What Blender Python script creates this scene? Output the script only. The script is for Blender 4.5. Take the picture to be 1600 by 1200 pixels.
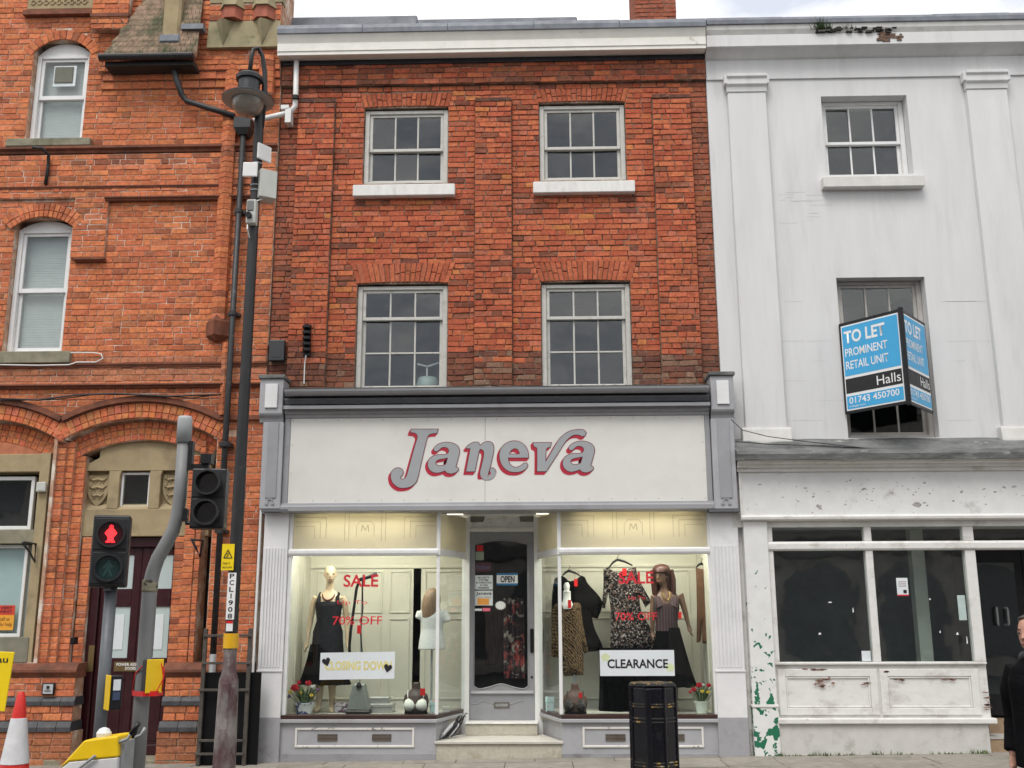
import bpy, math, random
from mathutils import Vector, Matrix
random.seed(7)
RND = random.random
def U(a, b): return a + (b - a) * RND()
S = bpy.context.scene
for o in list(bpy.data.objects): bpy.data.objects.remove(o)

# ------------------------------------------------------------------ camera
F, TILT, YAW, ROLL, D, CH = 1620.0, math.radians(12.75), math.radians(-1.45), math.radians(-0.21), 12.75, 1.62
_f = Vector((math.sin(YAW)*math.cos(TILT), math.cos(YAW)*math.cos(TILT), math.sin(TILT)))
_r = Vector((math.cos(YAW), -math.sin(YAW), 0)); _u = _r.cross(_f)
CR = _r*math.cos(ROLL) + _u*math.sin(ROLL); CU = -_r*math.sin(ROLL) + _u*math.cos(ROLL); CF = _f
CPOS = Vector((0, -D, CH))
cam = bpy.data.cameras.new('camera'); cam_o = bpy.data.objects.new('camera', cam); S.collection.objects.link(cam_o)
m = Matrix((CR, CU, -CF)).transposed().to_4x4(); m.translation = CPOS
cam_o.matrix_world = m
cam.sensor_width = 36; cam.lens = 36*F/1600; cam.clip_end = 2000; cam.clip_start = .05
S.camera = cam_o
def ray(px, py): return CF + CR*((px-800)/F) - CU*((py-600)/F)
def W(px, py, Y=0.0):
    d = ray(px, py); t = (Y + D)/d.y; p = CPOS + d*t
    return p.x, p.z
def X(px, py, Y=0.0): return W(px, py, Y)[0]
def Z(px, py, Y=0.0): return W(px, py, Y)[1]

# ------------------------------------------------------------------ sky, sun, exposure
w = bpy.data.worlds.new('World'); S.world = w; w.use_nodes = True
nt = w.node_tree; N = nt.nodes; L = nt.links
SUN_EL, SUN_AZ = math.radians(58), math.radians(200)
sky = N.new('ShaderNodeTexSky'); sky.sky_type = 'NISHITA'; sky.sun_disc = False
sky.sun_elevation = SUN_EL; sky.sun_rotation = SUN_AZ; sky.dust_density = 4
tc = N.new('ShaderNodeTexCoord'); mp = N.new('ShaderNodeMapping'); mp.inputs['Scale'].default_value = (1.2, 1.2, 3.0)
nz = N.new('ShaderNodeTexNoise'); nz.inputs['Scale'].default_value = 3.6; nz.inputs['Detail'].default_value = 6; nz.inputs['Roughness'].default_value = .58
cr = N.new('ShaderNodeValToRGB')
cr.color_ramp.elements[0].position = .34; cr.color_ramp.elements[0].color = (.50, .53, .60, 1)
cr.color_ramp.elements[1].position = .62; cr.color_ramp.elements[1].color = (1, .985, .965, 1)
sc_ = N.new('ShaderNodeVectorMath'); sc_.operation = 'SCALE'; sc_.inputs['Scale'].default_value = 10.5
mx = N.new('ShaderNodeMix'); mx.data_type = 'RGBA'; mx.inputs['Factor'].default_value = .96
bg = N['Background']; bg.inputs['Strength'].default_value = .1
L.new(tc.outputs['Generated'], mp.inputs['Vector']); L.new(mp.outputs[0], nz.inputs['Vector']); L.new(nz.outputs['Fac'], cr.inputs['Fac'])
L.new(cr.outputs['Color'], sc_.inputs[0]); L.new(sky.outputs[0], mx.inputs[6]); L.new(sc_.outputs[0], mx.inputs[7]); L.new(mx.outputs[2], bg.inputs['Color'])
sl = bpy.data.lights.new('sun', 'SUN'); sl.energy = 1.5; sl.angle = math.radians(28); sl.color = (1, .97, .93)
so = bpy.data.objects.new('sun', sl); S.collection.objects.link(so); so.location = (0, -10, 30)
sd = Vector((math.sin(SUN_AZ)*math.cos(SUN_EL), math.cos(SUN_AZ)*math.cos(SUN_EL), math.sin(SUN_EL)))
so.rotation_euler = sd.to_track_quat('Z', 'Y').to_euler()
S.view_settings.view_transform = 'Standard'; S.view_settings.look = 'None'; S.view_settings.gamma = 1
S.view_settings.exposure = .58; S.view_settings.use_curve_mapping = False
S.cycles.max_bounces = 8; S.cycles.transparent_max_bounces = 24

# ------------------------------------------------------------------ helpers
def thing(name, label, cat, loc=(0, 0, 0), group=None):
    o = bpy.data.objects.new(name, None); S.collection.objects.link(o); o.location = loc; o.empty_display_size = .2
    o['label'] = label; o['category'] = cat
    if group: o['group'] = group
    return o
def wloc(o):
    v = Vector(o.location)
    return v if o.parent is None else Vector((0, 0, 0))
def put(name, me, parent=None, smooth=False, bevel=0.0, seg=1):
    o = bpy.data.objects.new(name, me); S.collection.objects.link(o)
    if parent is not None:
        o.parent = parent
        if parent.parent is None and parent.type == 'EMPTY': o.matrix_parent_inverse = Matrix.Translation(-Vector(parent.location))
    if smooth:
        me.polygons.foreach_set('use_smooth', [True]*len(me.polygons))
    if bevel:
        b = o.modifiers.new('bevel', 'BEVEL'); b.width = bevel; b.segments = seg; b.limit_method = 'ANGLE'; b.angle_limit = math.radians(40)
    return o
def tag(o, label, cat, group=None):
    o['label'] = label; o['category'] = cat
    if group: o['group'] = group
    return o
def struct(o): o['kind'] = 'structure'; return o

class MB:
    def __init__(s): s.v = []; s.f = []; s.c = []
    def add(s, vs, fs, col=None):
        b = len(s.v); s.v += [tuple(v) for v in vs]; s.f += [tuple(i+b for i in f) for f in fs]
        if col is not None: s.c += [col]*len(fs)
        return s
    def box(s, x0, x1, y0, y1, z0, z1, col=None):
        if x0 > x1: x0, x1 = x1, x0
        if y0 > y1: y0, y1 = y1, y0
        if z0 > z1: z0, z1 = z1, z0
        return s.add([(x0,y0,z0),(x1,y0,z0),(x1,y1,z0),(x0,y1,z0),(x0,y0,z1),(x1,y0,z1),(x1,y1,z1),(x0,y1,z1)],
              [(0,3,2,1),(4,5,6,7),(0,1,5,4),(1,2,6,5),(2,3,7,6),(3,0,4,7)], col)
    def prism(s, pts, y0, y1, col=None):            # polygon in x,z extruded along y (y0 nearer the street)
        n = len(pts); a = sum(pts[i][0]*pts[(i+1)%n][1]-pts[(i+1)%n][0]*pts[i][1] for i in range(n))
        if a < 0: pts = pts[::-1]
        vs = [(x, y0, z) for x, z in pts] + [(x, y1, z) for x, z in pts]
        fs = [tuple(range(n)), tuple(range(2*n-1, n-1, -1))] + [(i, i+n, (i+1)%n+n, (i+1)%n) for i in range(n)]
        return s.add(vs, fs, col)
    def extr(s, prof, x0, x1, col=None):            # profile in y,z extruded along x
        n = len(prof)
        vs = [(x0, y, z) for y, z in prof] + [(x1, y, z) for y, z in prof]
        fs = [tuple(range(n-1, -1, -1)), tuple(range(n, 2*n))] + [(i, (i+1)%n, (i+1)%n+n, i+n) for i in range(n)]
        a = sum(prof[i][0]*prof[(i+1)%n][1]-prof[(i+1)%n][0]*prof[i][1] for i in range(n))
        if a < 0: fs = [f[::-1] for f in fs]
        return s.add(vs, fs, col)
    def slab(s, pts, z0, z1):                       # polygon in x,y extruded along z
        n = len(pts); a = sum(pts[i][0]*pts[(i+1)%n][1]-pts[(i+1)%n][0]*pts[i][1] for i in range(n))
        if a < 0: pts = pts[::-1]
        vs = [(x, y, z0) for x, y in pts] + [(x, y, z1) for x, y in pts]
        return s.add(vs, [tuple(range(n-1, -1, -1)), tuple(range(n, 2*n))] + [(i, (i+1)%n, (i+1)%n+n, i+n) for i in range(n)])
    def tube(s, pts, r, n=8, flat=1.0):
        pts = [Vector(p) for p in pts]; k = len(pts); rs = r if isinstance(r, (list, tuple)) else [r]*k
        up = None; vs = []
        for i, p in enumerate(pts):
            t = (pts[min(i+1, k-1)] - pts[max(i-1, 0)]).normalized()
            if up is None:
                up = Vector((0, 0, 1)) if abs(t.z) < .9 else Vector((0, 1, 0))
            a = t.cross(up).normalized(); up = a.cross(t).normalized()
            for j in range(n):
                th = 2*math.pi*j/n
                vs.append(p + a*math.cos(th)*rs[i] + up*math.sin(th)*rs[i]*flat)
        fs = [tuple(range(n-1, -1, -1)), tuple(range((k-1)*n, k*n))]
        for i in range(k-1):
            for j in range(n):
                q = (j+1) % n
                fs.append((i*n+j, i*n+q, (i+1)*n+q, (i+1)*n+j))
        return s.add(vs, fs)
    def loft(s, rings, n=16):                       # rings: (cx, cy, cz, rx, ry), horizontal ellipses bottom to top
        vs = []
        for cx, cy, cz, rx, ry in rings:
            for j in range(n):
                th = 2*math.pi*j/n; vs.append((cx+rx*math.cos(th), cy+ry*math.sin(th), cz))
        k = len(rings); fs = [tuple(range(n-1, -1, -1)), tuple(range((k-1)*n, k*n))]
        for i in range(k-1):
            for j in range(n):
                q = (j+1) % n; fs.append((i*n+j, i*n+q, (i+1)*n+q, (i+1)*n+j))
        return s.add(vs, fs)
    def lathe(s, c, prof, n=24): return s.loft([(c[0], c[1], c[2]+z, max(r, 1e-4), max(r, 1e-4)) for r, z in prof], n)
    def mesh(s, mat):
        me = bpy.data.meshes.new('m'); me.from_pydata(s.v, [], s.f)
        if s.c:
            ca = me.color_attributes.new('Col', 'FLOAT_COLOR', 'CORNER'); d = []
            for p, c in zip(me.polygons, s.c): d += [c[0], c[1], c[2], 1.0]*p.loop_total
            ca.data.foreach_set('color', d)
        if mat is not None: me.materials.append(mat)
        me.update(); return me
    def build(s, name, mat, parent=None, smooth=False, bevel=0.0, seg=1):
        return put(name, s.mesh(mat), parent, smooth, bevel, seg)
def smooth_by(o, deg=35):
    me = o.data
    me.polygons.foreach_set('use_smooth', [True]*len(me.polygons)); me.set_sharp_from_angle(angle=math.radians(deg)); return o
def B(name, mat, parent, *a, bevel=0.0): return MB().box(*a).build(name, mat, parent, bevel=bevel)
def catmull(pts, n=6, corner=50):
    k = len(pts); out = []
    def turn(i):
        a = Vector(pts[i]) - Vector(pts[i-1]); b = Vector(pts[(i+1)%k]) - Vector(pts[i])
        return math.degrees(abs(a.angle_signed(b))) if a.length and b.length else 0
    C = [turn(i) > corner for i in range(k)]
    for i in range(k):
        p1 = Vector(pts[i]); p2 = Vector(pts[(i+1)%k]); p0 = Vector(pts[i-1]); p3 = Vector(pts[(i+2)%k])
        t1 = (p2-p1)*.5 if C[i] else (p2-p0)*.5; t2 = (p2-p1)*.5 if C[(i+1)%k] else (p3-p1)*.5
        if C[i] and C[(i+1)%k]: out.append(tuple(p1)); continue
        for j in range(n):
            t = j/n
            out.append(tuple((2*t**3-3*t*t+1)*p1 + (t**3-2*t*t+t)*t1 + (-2*t**3+3*t*t)*p2 + (t**3-t*t)*t2))
    return out
def curve_mesh(splines, extrude=0.0, offset=0.0):   # filled flat shape (holes allowed) in local x,y
    cu = bpy.data.curves.new('c', 'CURVE'); cu.dimensions = '2D'; cu.fill_mode = 'BOTH'; cu.extrude = extrude; cu.offset = offset
    for pts in splines:
        sp = cu.splines.new('POLY'); sp.points.add(len(pts)-1); sp.use_cyclic_u = True
        for q, p in zip(sp.points, pts): q.co = (p[0], p[1], 0, 1)
    return cur2mesh(cu)
def cur2mesh(cu):
    o = bpy.data.objects.new('tmp', cu); S.collection.objects.link(o)
    dg = bpy.context.evaluated_depsgraph_get()
    me = bpy.data.meshes.new_from_object(o.evaluated_get(dg)); bpy.data.objects.remove(o); bpy.data.curves.remove(cu)
    return me
def lettering(name, txt, mat, parent, p0, ux, uz, wd, ht, bold=0.0, ex=.0006, align=None, spacing=1.0, line=1.0):
    """text fitted to wd x ht; p0 lower-left corner, ux/uz unit vectors of the plane"""
    cu = bpy.data.curves.new('t', 'FONT'); cu.body = txt; cu.size = 1; cu.offset = bold; cu.extrude = 0; cu.resolution_u = 3; cu.space_character = spacing; cu.space_line = line
    if align: cu.align_x = align
    me = cur2mesh(cu)
    xs = [v.co.x for v in me.vertices]; ys = [v.co.y for v in me.vertices]
    x0, x1, y0, y1 = min(xs), max(xs), min(ys), max(ys); p0 = Vector(p0); ux = Vector(ux).normalized(); uz = Vector(uz).normalized()
    nrm = ux.cross(uz)
    for v in me.vertices:
        v.co = p0 + ux*((v.co.x-x0)/(x1-x0)*wd) + uz*((v.co.y-y0)/(y1-y0)*ht) + nrm*ex
    me.materials.clear(); me.materials.append(mat)
    return put(name, me, parent)
EX, EZ = Vector((1, 0, 0)), Vector((0, 0, 1))
def text_px(name, txt, mat, parent, a, b, Y, **k):  # pixel box a=(left, top) b=(right, bottom) on plane Y
    x0, z1 = W(a[0], a[1], Y); x1, z0 = W(b[0], b[1], Y)
    return lettering(name, txt, mat, parent, (x0, Y, z0), EX, EZ, x1-x0, z1-z0, **k)

# ------------------------------------------------------------------ materials
MATS = {}
def mat(name, col, rough=.6, var=.12, scale=6.0, bump=.15, bscale=None, metal=0.0, spec=.5, col2=None, p2=(.52, .68), s2=2.0, st=(1, 1, 1), col3=None, p3=(.6, .7), s3=9.0, dist=.004, emit=None, es=0, obj=False, sheen=0, coat=0):
    if name in MATS: return MATS[name]
    M = bpy.data.materials.new(name); M.use_nodes = True; nt = M.node_tree; N = nt.nodes; L = nt.links; P = N['Principled BSDF']
    g = N.new('ShaderNodeNewGeometry'); mp = N.new('ShaderNodeMapping'); mp.inputs['Scale'].default_value = st
    if obj:
        t = N.new('ShaderNodeTexCoord'); L.new(t.outputs['Object'], mp.inputs['Vector'])
    else: L.new(g.outputs['Position'], mp.inputs['Vector'])
    def noise(s, d=5, r=.6):
        n = N.new('ShaderNodeTexNoise'); n.inputs['Scale'].default_value = s; n.inputs['Detail'].default_value = d; n.inputs['Roughness'].default_value = r
        L.new(mp.outputs[0], n.inputs['Vector']); return n
    n1 = noise(scale)
    def ramp(src, a, b, ca=(0,0,0,1), cb=(1,1,1,1)):
        r = N.new('ShaderNodeValToRGB'); r.color_ramp.elements[0].position = a; r.color_ramp.elements[1].position = b
        r.color_ramp.elements[0].color = ca; r.color_ramp.elements[1].color = cb; L.new(src, r.inputs['Fac']); return r
    c = tuple(col)[:3]
    if c == (-1, -1, -1):
        at = N.new('ShaderNodeAttribute'); at.attribute_name = 'Col'; vr = ramp(n1.outputs['Fac'], .3, .7, (1-var,)*3+(1,), (1+var,)*3+(1,))
        mm = N.new('ShaderNodeMix'); mm.data_type = 'RGBA'; mm.blend_type = 'MULTIPLY'; mm.inputs['Factor'].default_value = 1
        L.new(at.outputs['Color'], mm.inputs[6]); L.new(vr.outputs[0], mm.inputs[7]); cur = mm.outputs[2]
    else:
        vr = ramp(n1.outputs['Fac'], .3, .7, tuple(max(0, x*(1-var)) for x in c)+(1,), tuple(min(1, x*(1+var)) for x in c)+(1,)); cur = vr.outputs[0]
    for cc, pp, ss in ((col2, p2, s2), (col3, p3, s3)):
        if cc is None: continue
        k = ramp(noise(ss, 7, .65).outputs['Fac'], *pp)
        mm = N.new('ShaderNodeMix'); mm.data_type = 'RGBA'; L.new(k.outputs[0], mm.inputs['Factor']); L.new(cur, mm.inputs[6]); mm.inputs[7].default_value = tuple(cc)[:3]+(1,); cur = mm.outputs[2]
    L.new(cur, P.inputs['Base Color'])
    rr = ramp(noise(scale*1.7).outputs['Fac'], .3, .75, (max(.02, rough-.08),)*3+(1,), (min(1, rough+.1),)*3+(1,)); L.new(rr.outputs[0], P.inputs['Roughness'])
    P.inputs['Metallic'].default_value = metal; P.inputs['Specular IOR Level'].default_value = spec
    if sheen: P.inputs['Sheen Weight'].default_value = sheen
    if coat: P.inputs['Coat Weight'].default_value = coat; P.inputs['Coat Roughness'].default_value = .08
    if bump:
        b = N.new('ShaderNodeBump'); b.inputs['Strength'].default_value = bump; b.inputs['Distance'].default_value = dist
        L.new(noise(bscale or scale*6, 6, .65).outputs['Fac'], b.inputs['Height']); L.new(b.outputs[0], P.inputs['Normal'])
    if emit: P.inputs['Emission Color'].default_value = tuple(emit)+(1,); P.inputs['Emission Strength'].default_value = es
    MATS[name] = M; return M
def glass(name, tint=(.93, .96, .95), ior=1.5, rough=.0, wav=.0):
    if name in MATS: return MATS[name]
    M = bpy.data.materials.new(name); M.use_nodes = True; N = M.node_tree.nodes; L = M.node_tree.links; N.remove(N['Principled BSDF'])
    lw = N.new('ShaderNodeLayerWeight'); lw.inputs['Blend'].default_value = .5
    pw = N.new('ShaderNodeMath'); pw.operation = 'POWER'; pw.inputs[1].default_value = 5; L.new(lw.outputs['Facing'], pw.inputs[0])
    f = N.new('ShaderNodeMath'); f.operation = 'MULTIPLY_ADD'; f.inputs[1].default_value = .94; f.inputs[2].default_value = ((ior-1)/(ior+1))**2; L.new(pw.outputs[0], f.inputs[0])
    t = N.new('ShaderNodeBsdfTransparent'); t.inputs['Color'].default_value = tint+(1,)
    g = N.new('ShaderNodeBsdfGlossy'); g.inputs['Roughness'].default_value = rough; g.inputs['Color'].default_value = (1, 1, 1, 1)
    if wav:
        n = N.new('ShaderNodeTexNoise'); n.inputs['Scale'].default_value = 3.5; n.inputs['Detail'].default_value = 1; b = N.new('ShaderNodeBump'); b.inputs['Strength'].default_value = wav; b.inputs['Distance'].default_value = .02
        gg = N.new('ShaderNodeNewGeometry'); L.new(gg.outputs['Position'], n.inputs['Vector']); L.new(n.outputs['Fac'], b.inputs['Height']); L.new(b.outputs[0], g.inputs['Normal'])
    mx = N.new('ShaderNodeMixShader'); L.new(f.outputs[0], mx.inputs[0]); L.new(t.outputs[0], mx.inputs[1]); L.new(g.outputs[0], mx.inputs[2]); L.new(mx.outputs[0], N['Material Output'].inputs['Surface'])
    MATS[name] = M; return M
BRICK = mat('brick', (-1, -1, -1), .85, var=.30, scale=26, bump=.7, bscale=70, spec=.1, col2=(.075, .035, .026), p2=(.54, .95), s2=1.1, col3=(.42, .22, .15), p3=(.60, .85), s3=18, dist=.006)
MORTAR_M = mat('mortar_old', (.26, .19, .145), .95, var=.4, scale=9, bump=.6, bscale=60, spec=.1, col2=(.055, .04, .033), p2=(.48, .68), s2=2.2, col3=(.56, .5, .42), p3=(.6, .72), s3=5)
MORTAR_L = mat('mortar_red', (.47, .29, .20), .95, var=.3, scale=9, bump=.5, bscale=60, spec=.1, col2=(.20, .11, .08), p2=(.55, .75), s2=1.8, col3=(.70, .63, .54), p3=(.50, .62), s3=3.5)
SASH = mat('white_sash_paint', (.52, .51, .47), .5, var=.08, scale=12, bump=.25, col2=(.33, .31, .27), p2=(.56, .8), s2=7)
SASH2 = mat('white_sash_paint_new', (.74, .74, .73), .45, var=.05, scale=9, bump=.1)
SILLW = mat('white_sill_paint', (.72, .71, .68), .6, var=.08, scale=8, bump=.25, col2=(.42, .40, .36), p2=(.58, .85), s2=5, st=(2, 2, .6))
STUCCO = mat('white_stucco', (.65, .65, .645), .85, var=.05, scale=3, bump=.45, bscale=14, spec=.15, col2=(.53, .525, .51), p2=(.54, .82), s2=2.2, st=(1.6, 1, .22), col3=(.5, .49, .47), p3=(.68, .8), s3=7, dist=.006)
STUCCO2 = mat('stucco_cornice', (.63, .62, .59), .8, var=.1, scale=5, bump=.35, bscale=40, spec=.25, col2=(.30, .28, .25), p2=(.60, .8), s2=3.2)
CORNICE = mat('cream_cornice_paint', (.74, .72, .66), .6, var=.06, scale=5, bump=.25, col2=(.36, .29, .22), p2=(.66, .74), s2=4)
LEAD = mat('lead', (.16, .175, .20), .55, var=.25, scale=5, bump=.35, bscale=12, spec=.5, col2=(.27, .28, .30), p2=(.5, .8), s2=3)
LEADW = mat('weathered_lead', (.14, .145, .14), .7, var=.35, scale=7, bump=.9, bscale=9, dist=.02, col2=(.08, .085, .08), p2=(.5, .65), s2=4, st=(.6, 1, 1.6), col3=(.5, .5, .47), p3=(.62, .75), s3=5)
GREYP = mat('grey_paint', (.30, .302, .315), .5, var=.07, scale=5, bump=.15, col2=(.20, .20, .205), p2=(.55, .85), s2=2)
GREYL = mat('light_grey_paint', (.37, .372, .388), .5, var=.06, scale=5, bump=.15, col2=(.26, .26, .265), p2=(.55, .85), s2=2.3)
GREYD = mat('dark_grey_gutter', (.12, .125, .135), .4, var=.15, scale=6, bump=.2)
WHITEP = mat('white_shop_paint', (.72, .72, .72), .45, var=.05, scale=5, bump=.15, col2=(.55, .55, .54), p2=(.58, .9), s2=3)
WHITEO = mat('flaking_white_paint', (.69, .68, .655), .6, var=.06, scale=6, bump=.5, bscale=30, col2=(.42, .39, .35), p2=(.54, .78), s2=3.5, col3=(.20, .15, .12), p3=(.70, .715), s3=8, st=(1, 1, 1.6))
GLASS = glass('window_glass', wav=.25)
SHOPG = glass('shop_glass', ior=1.38, wav=.04)
DARKG = glass('dark_glass', (.92, .96, .95), 1.62, wav=.06)
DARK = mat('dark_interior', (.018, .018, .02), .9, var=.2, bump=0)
ROOMG = mat('room_grey', (.10, .10, .105), .9, var=.25, scale=1.5, bump=0)
CREAM = mat('cream_panel', (.60, .59, .52), .6, var=.05, scale=2, bump=.05)
BLACK = mat('black_paint', (.010, .010, .012), .38, spec=.35, var=.3, bump=.12, scale=14)
BLACKM = mat('black_iron', (.02, .02, .022), .5, var=.35, bump=.3, scale=18, col2=(.10, .09, .085), p2=(.62, .75), s2=9)
GALV = mat('galvanised_steel', (.30, .31, .315), .5, var=.12, scale=9, bump=.2, metal=.15, col2=(.20, .205, .20), p2=(.55, .8), s2=3)
WPLAST = mat('white_plastic', (.70, .70, .68), .4, var=.05, bump=.05)
GPLAST = mat('grey_plastic_box', (.48, .49, .45), .5, var=.06, bump=.05)
STONE = mat('buff_sandstone', (.36, .285, .17), .9, var=.14, scale=5, bump=.45, bscale=45, spec=.15, col2=(.17, .14, .095), p2=(.56, .8), s2=2.2)
STONEG = mat('mossy_sandstone', (.34, .29, .18), .92, var=.2, scale=6, bump=.6, bscale=30, spec=.15, col2=(.15, .15, .09), p2=(.48, .7), s2=3, col3=(.07, .07, .055), p3=(.62, .75), s3=6)
TERRA = mat('terracotta_moulding', (.20, .075, .045), .8, var=.25, scale=9, bump=.4, spec=.25, col2=(.07, .04, .03), p2=(.5, .75), s2=3)
BLUEB = mat('blue_engineering_brick', (.05, .05, .055), .6, var=.35, scale=10, bump=.3, col2=(.12, .10, .09), p2=(.58, .75), s2=6)
YELL = mat('yellow_plastic', (.80, .52, .005), .4, var=.06, bump=.08)
YSIGN = mat('yellow_sign_face', (.85, .62, .01), .4, var=.05, bump=.05)
RED = mat('red_plastic', (.62, .012, .012), .45, var=.1, bump=.1)
WHITE = mat('white_print', (.78, .78, .77), .55, var=.03, bump=0)
PAPER = mat('paper_white', (.66, .70, .72), .6, var=.06, scale=2, bump=.05)
INK = mat('black_print', (.01, .01, .012), .55, var=.1, bump=0)
REDP = mat('red_print', (.62, .02, .035), .5, var=.08, bump=0)
# ------------------------------------------------------------------ ground, pavement, road
_ga = (429, 1190); _gb = (1540, 1175)
_x1, _z1 = W(*_ga, -.1); _x2, _z2 = W(*_gb, -.1); GS = (_z2-_z1)/(_x2-_x1)
def gz(x): return _z1 + GS*(max(-9, min(11, x))-_x1)
ASPH = mat('asphalt', (.05, .05, .052), .9, var=.25, scale=30, bump=.6, bscale=180, col2=(.075, .072, .068), p2=(.5, .8), s2=.8)
PAVE = mat('paving_slab', (.26, .235, .20), .85, var=.18, scale=9, bump=.4, bscale=60, col2=(.16, .15, .125), p2=(.48, .75), s2=1.7, col3=(.12, .12, .07), p3=(.6, .75), s3=4)
PAVEJ = mat('paving_joint', (.09, .085, .07), .95, var=.3, scale=20, bump=.4)
gb = MB(); GLOW = min(_z1, _z2)-.25
gb.add([(-150, -150, GLOW), (150, -150, GLOW), (150, 150, GLOW), (-150, 150, GLOW)], [(0, 1, 2, 3)])
struct(gb.build('ground', ASPH))
pv = MB(); xs = [-14, -9, 11, 16]
for a, b in zip(xs[:-1], xs[1:]):
    pv.add([(a, -4, gz(a)-.012), (b, -4, gz(b)-.012), (b, 3, gz(b)-.012), (a, 3, gz(a)-.012), (a, -4, GLOW-.05), (b, -4, GLOW-.05), (b, 3, GLOW-.05), (a, 3, GLOW-.05)],
           [(0,1,2,3), (7,6,5,4), (0,4,5,1), (1,5,6,2), (2,6,7,3), (3,7,4,0)])
pave = struct(pv.build('pavement', PAVEJ))
yrow = -.02; r = 0
for dep in (.42, .6, .6, .6, .6, .6):
    x = -8.6 + U(0, .4)
    while x < 10.6:
        ln = random.choice((.6, .75, .9)); e = .005; a, b = x+e, min(x+ln, 10.8)-e; y1 = yrow-e; y0 = yrow-dep+e; t = U(-.002, .003)
        MB().add([(a,y0,gz(a)-.02),(b,y0,gz(b)-.02),(b,y1,gz(b)-.02),(a,y1,gz(a)-.02),(a,y0,gz(a)+t),(b,y0,gz(b)+t),(b,y1,gz(b)+t),(a,y1,gz(a)+t)],
             [(0,3,2,1),(4,5,6,7),(0,1,5,4),(1,2,6,5),(2,3,7,6),(3,0,4,7)]).build('paving_slab', PAVE, pave)
        x += ln
    yrow -= dep
KERB = mat('kerb_stone', (.24, .235, .225), .85, var=.2, bump=.4)
x = -9
while x < 11:
    MB().add([(x+.004,-4.16,gz(x)-.3),(x+.9,-4.16,gz(x+.9)-.3),(x+.9,-4.004,gz(x+.9)-.3),(x+.004,-4.004,gz(x)-.3),(x+.004,-4.16,gz(x)+.003),(x+.9,-4.16,gz(x+.9)+.003),(x+.9,-4.004,gz(x+.9)+.003),(x+.004,-4.004,gz(x)+.003)],
        [(0,3,2,1),(4,5,6,7),(0,1,5,4),(1,2,6,5),(2,3,7,6),(3,0,4,7)]).build('kerb_stone', KERB, pave, bevel=.012); x += .904
rd = MB().add([(-150, -11.5, GLOW+.1), (150, -11.5, GLOW+.1), (150, -4.17, GLOW+.1), (-150, -4.17, GLOW+.1)], [(0,1,2,3)])
struct(rd.build('road', ASPH))

# ------------------------------------------------------------------ brickwork tools
def lay(out, x0, x1, z0, z1, Y, pal, holes=(), ch=.075, mort=.009, rag=.004, proud=.006, ln=.226, stretch=.25):
    n = max(1, round((z1-z0)/ch)); ch = (z1-z0)/n
    for i in range(n):
        za = z0+i*ch; zm = za+ch/2; segs = [(x0, x1)]
        for h in holes:
            q = h(zm)
            if not q: continue
            ns = []
            for a, b in segs:
                if q[1] <= a or q[0] >= b: ns.append((a, b)); continue
                if q[0] > a: ns.append((a, q[0]))
                if q[1] < b: ns.append((q[1], b))
            segs = ns
        br = []; x = x0 - U(.0, .12) - (i % 2)*ln*.75; st = RND() < stretch; k = 0
        while x < x1:
            br.append(x); x += (ln if (st or k % 2 == 0) else ln/2)*U(.94, 1.06); k += 1
        br.append(x)
        for a, b in segs:
            cuts = [a] + [q for q in br if a+.045 < q < b-.045] + [b]
            for p, q in zip(cuts[:-1], cuts[1:]):
                if q-p < .02: continue
                m_ = mort/2; j = lambda: U(-rag, rag)
                out.append(([(p+m_+j(), za+m_+j()), (q-m_+j(), za+m_+j()), (q-m_+j(), za+ch-m_+j()), (p+m_+j(), za+ch-m_+j())], Y-U(-proud, proud), pal((p+q)/2, zm)))
def brick_geo(mb, b, back=.02):
    pts, y, c = b; cx = sum(p[0] for p in pts)/4; cz = sum(p[1] for p in pts)/4
    def ins(k): 
        o = []
        for x, z in pts:
            dx, dz = cx-x, cz-z; o.append((x+math.copysign(min(k, abs(dx)), dx), z+math.copysign(min(k, abs(dz)), dz)))
        return o
    f = ins(.005); tl = [U(-.003, .003) for _ in range(4)]
    vs = [(x, y+back, z) for x, z in pts] + [(x, y+.006, z) for x, z in pts] + [(x, y+t, z) for (x, z), t in zip(f, tl)]
    fs = [(8, 9, 10, 11)]
    for i in range(4):
        j = (i+1) % 4; fs += [(i, j, j+4, i+4), (i+4, j+4, j+8, i+8)]
    mb.add(vs, fs, c)
def emit_bricks(wall, out, mat_=None, nmax=300, name='brick', rest='brickwork'):
    def key(b):
        p = b[0]; w_ = abs(p[1][0]-p[0][0])*abs(p[2][1]-p[1][1]); return -w_/((p[0][0]-CPOS.x)**2+(b[1]-CPOS.y)**2+(p[0][1]-CPOS.z)**2)
    out = [b for b in out if visible(b)] + [b for b in out if not visible(b)]
    vis = sorted([b for b in out if visible(b)], key=key); oth = [b for b in out if not visible(b)]
    for b in vis[:nmax]:
        mb = MB(); brick_geo(mb, b); mb.build(name, mat_ or BRICK, wall)
    mb = MB()
    for b in vis[nmax:]+oth: brick_geo(mb, b)
    if mb.v:
        o = mb.build(rest, mat_ or BRICK, wall); o['kind'] = 'stuff'
def visible(b):
    v = Vector((b[0][0][0], b[1], b[0][0][1]))-CPOS; d = v.dot(CF); px = 800+F*v.dot(CR)/d; py = 600-F*v.dot(CU)/d
    return 0 < px < 1600 and 0 < py < 1200
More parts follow.
